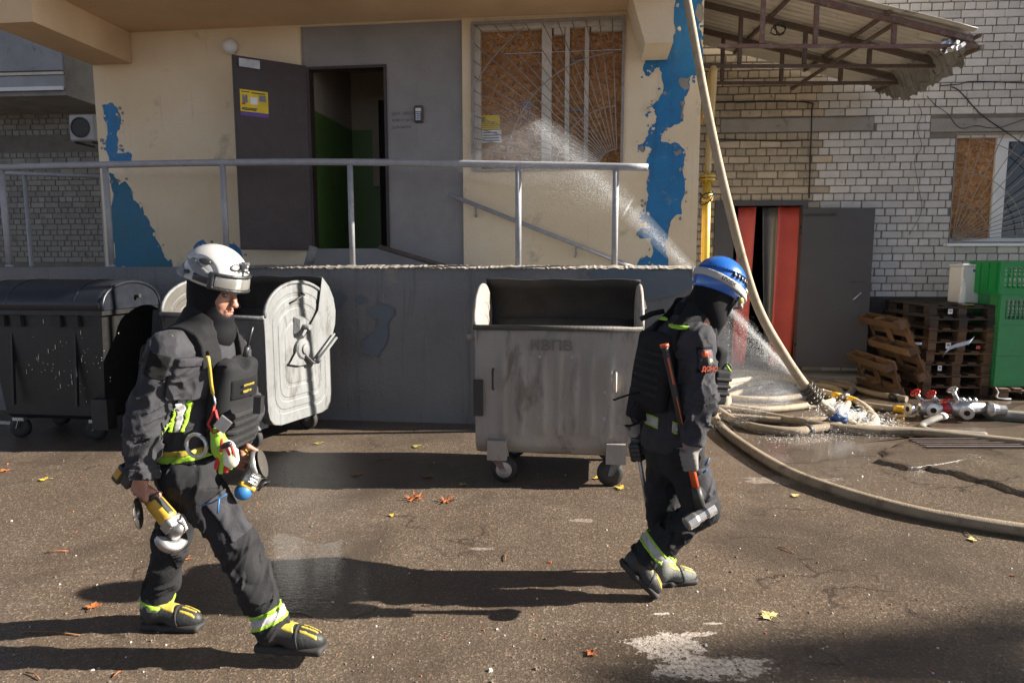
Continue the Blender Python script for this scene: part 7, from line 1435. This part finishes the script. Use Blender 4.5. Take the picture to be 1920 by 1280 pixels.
def grit(name, label, n, m, s0, s1, seed, reg):
    rr = random.Random(seed); mb = MB()
    for _ in range(n):
        px, py = reg(rr); p = G(px, py); s = rr.uniform(s0, s1) * (1 if rr.random() < .9 else 1.8); mb.box((p.x, p.y, s * .3), (s * rr.uniform(.7, 1.6), s * rr.uniform(.6, 1.3), s * .6), rotm(rr.uniform(-.3, .3), rr.uniform(-.3, .3), rr.uniform(0, 3)), .6)
    tag(mb.build(name, m), label, 'grit', kind='stuff')
anyw = lambda rr: (rr.uniform(-30, 1950), 820 + 470 * rr.random() ** .8)
grit('pale_grit', 'scattered pale chips and crumbs on the asphalt', 130, mat('pale_chip', (.5, .47, .43), (.36, .33, .3), 30, .8), .003, .009, 1, anyw)
grit('stone_grit', 'loose brown grit strewn over the yard', 1200, mat('grit_stone', (.17, .13, .1), (.09, .075, .06), 60, .85), .003, .007, 2, anyw)
grit('red_crumbs', 'bits of broken leaves on the asphalt', 90, LM['orange'], .004, .009, 3, anyw)
grit('white_crumbs', 'white splashes and crumbs around the puddle at the right', 130, mat('white_crumb', (.5, .49, .46), None, 30, .7), .003, .008, 4, lambda rr: (rr.gauss(1560, 170), rr.gauss(870, 38)))
p = G(12, 796); mb = MB(); mb.bbox((0, 0, .02), (.16, .05, .035), .012, rotm(0, .1, .15)); tag(mb.build('plaster_lump', M['white_old'], loc=p), 'whitish lump of plaster lying left of the black bin', 'rubble')
# ================================================================ TREE BEYOND THE FRAME (its crown shades the lower right corner)
TR_ = thing('tree', 'leafy tree standing beyond the right frame edge', 'tree', (24.5, 2.2, 0))
mb = MB(); mb.tube([(0, 0, 0), (.05, .1, 3), (-.1, .1, 6), (-.3, .3, 9), (-.8, .5, 11)], [.22, .18, .14, .09, .04], 10)
spots = [(1900, 1172, .32), (1850, 1195, .2), (1740, 1222, .22), (1560, 1222, .26), (1460, 1235, .22), (1320, 1262, .3), (1230, 1275, .2), (1640, 1268, .3), (1905, 1275, .2)]
cl = []
for px, py, r_ in spots:
    g_ = G(px, py); t = 22.0; c_ = g_ + sv * t; cl.append((Vector(c_) - Vector((24.5, 2.2, 0)), r_)); mb.tube([(-.3, .3, 8.6), Vector((-.3, .3, 8.6)).lerp(cl[-1][0], .6) + Vector((0, 0, .3)), cl[-1][0]], [.05, .03, .012], 6)
mb.build('trunk', mat('bark', (.09, .07, .05), None, 12, .9, bump=.6), TR_)
rr = random.Random(77); mb = MB()
for c_, r_ in cl:
    for _ in range(85):
        d_ = Vector((rr.gauss(0, 1), rr.gauss(0, .8), rr.gauss(0, .55))) * r_ * .55; o_ = c_ + d_; a_ = Vector((rr.uniform(-1, 1), rr.uniform(-1, 1), rr.uniform(-1, 1))).normalized(); _, b_, e_ = frame(a_); s = rr.uniform(.04, .08); mb.add([o_ - a_ * s, o_ + b_ * s * .5, o_ + a_ * s, o_ - b_ * s * .5], [(0, 1, 2, 3)])
for _ in range(2500):
    d_ = Vector((rr.gauss(0, 1.3), rr.gauss(-1.8, .9), rr.gauss(0, 1.2))); o_ = Vector((-.2, -.6, 11.5)) + d_
    if o_.y > -1.2: continue
    a_ = Vector((rr.uniform(-1, 1), rr.uniform(-1, 1), rr.uniform(-1, 1))).normalized(); _, b_, e_ = frame(a_); s = rr.uniform(.05, .09); mb.add([o_ - a_ * s, o_ + b_ * s * .5, o_ + a_ * s, o_ - b_ * s * .5], [(0, 1, 2, 3)])
mb.build('crown', mat('foliage', (.09, .1, .02), (.12, .08, .015), 6, .6), TR_, fix=False)['kind'] = 'stuff'
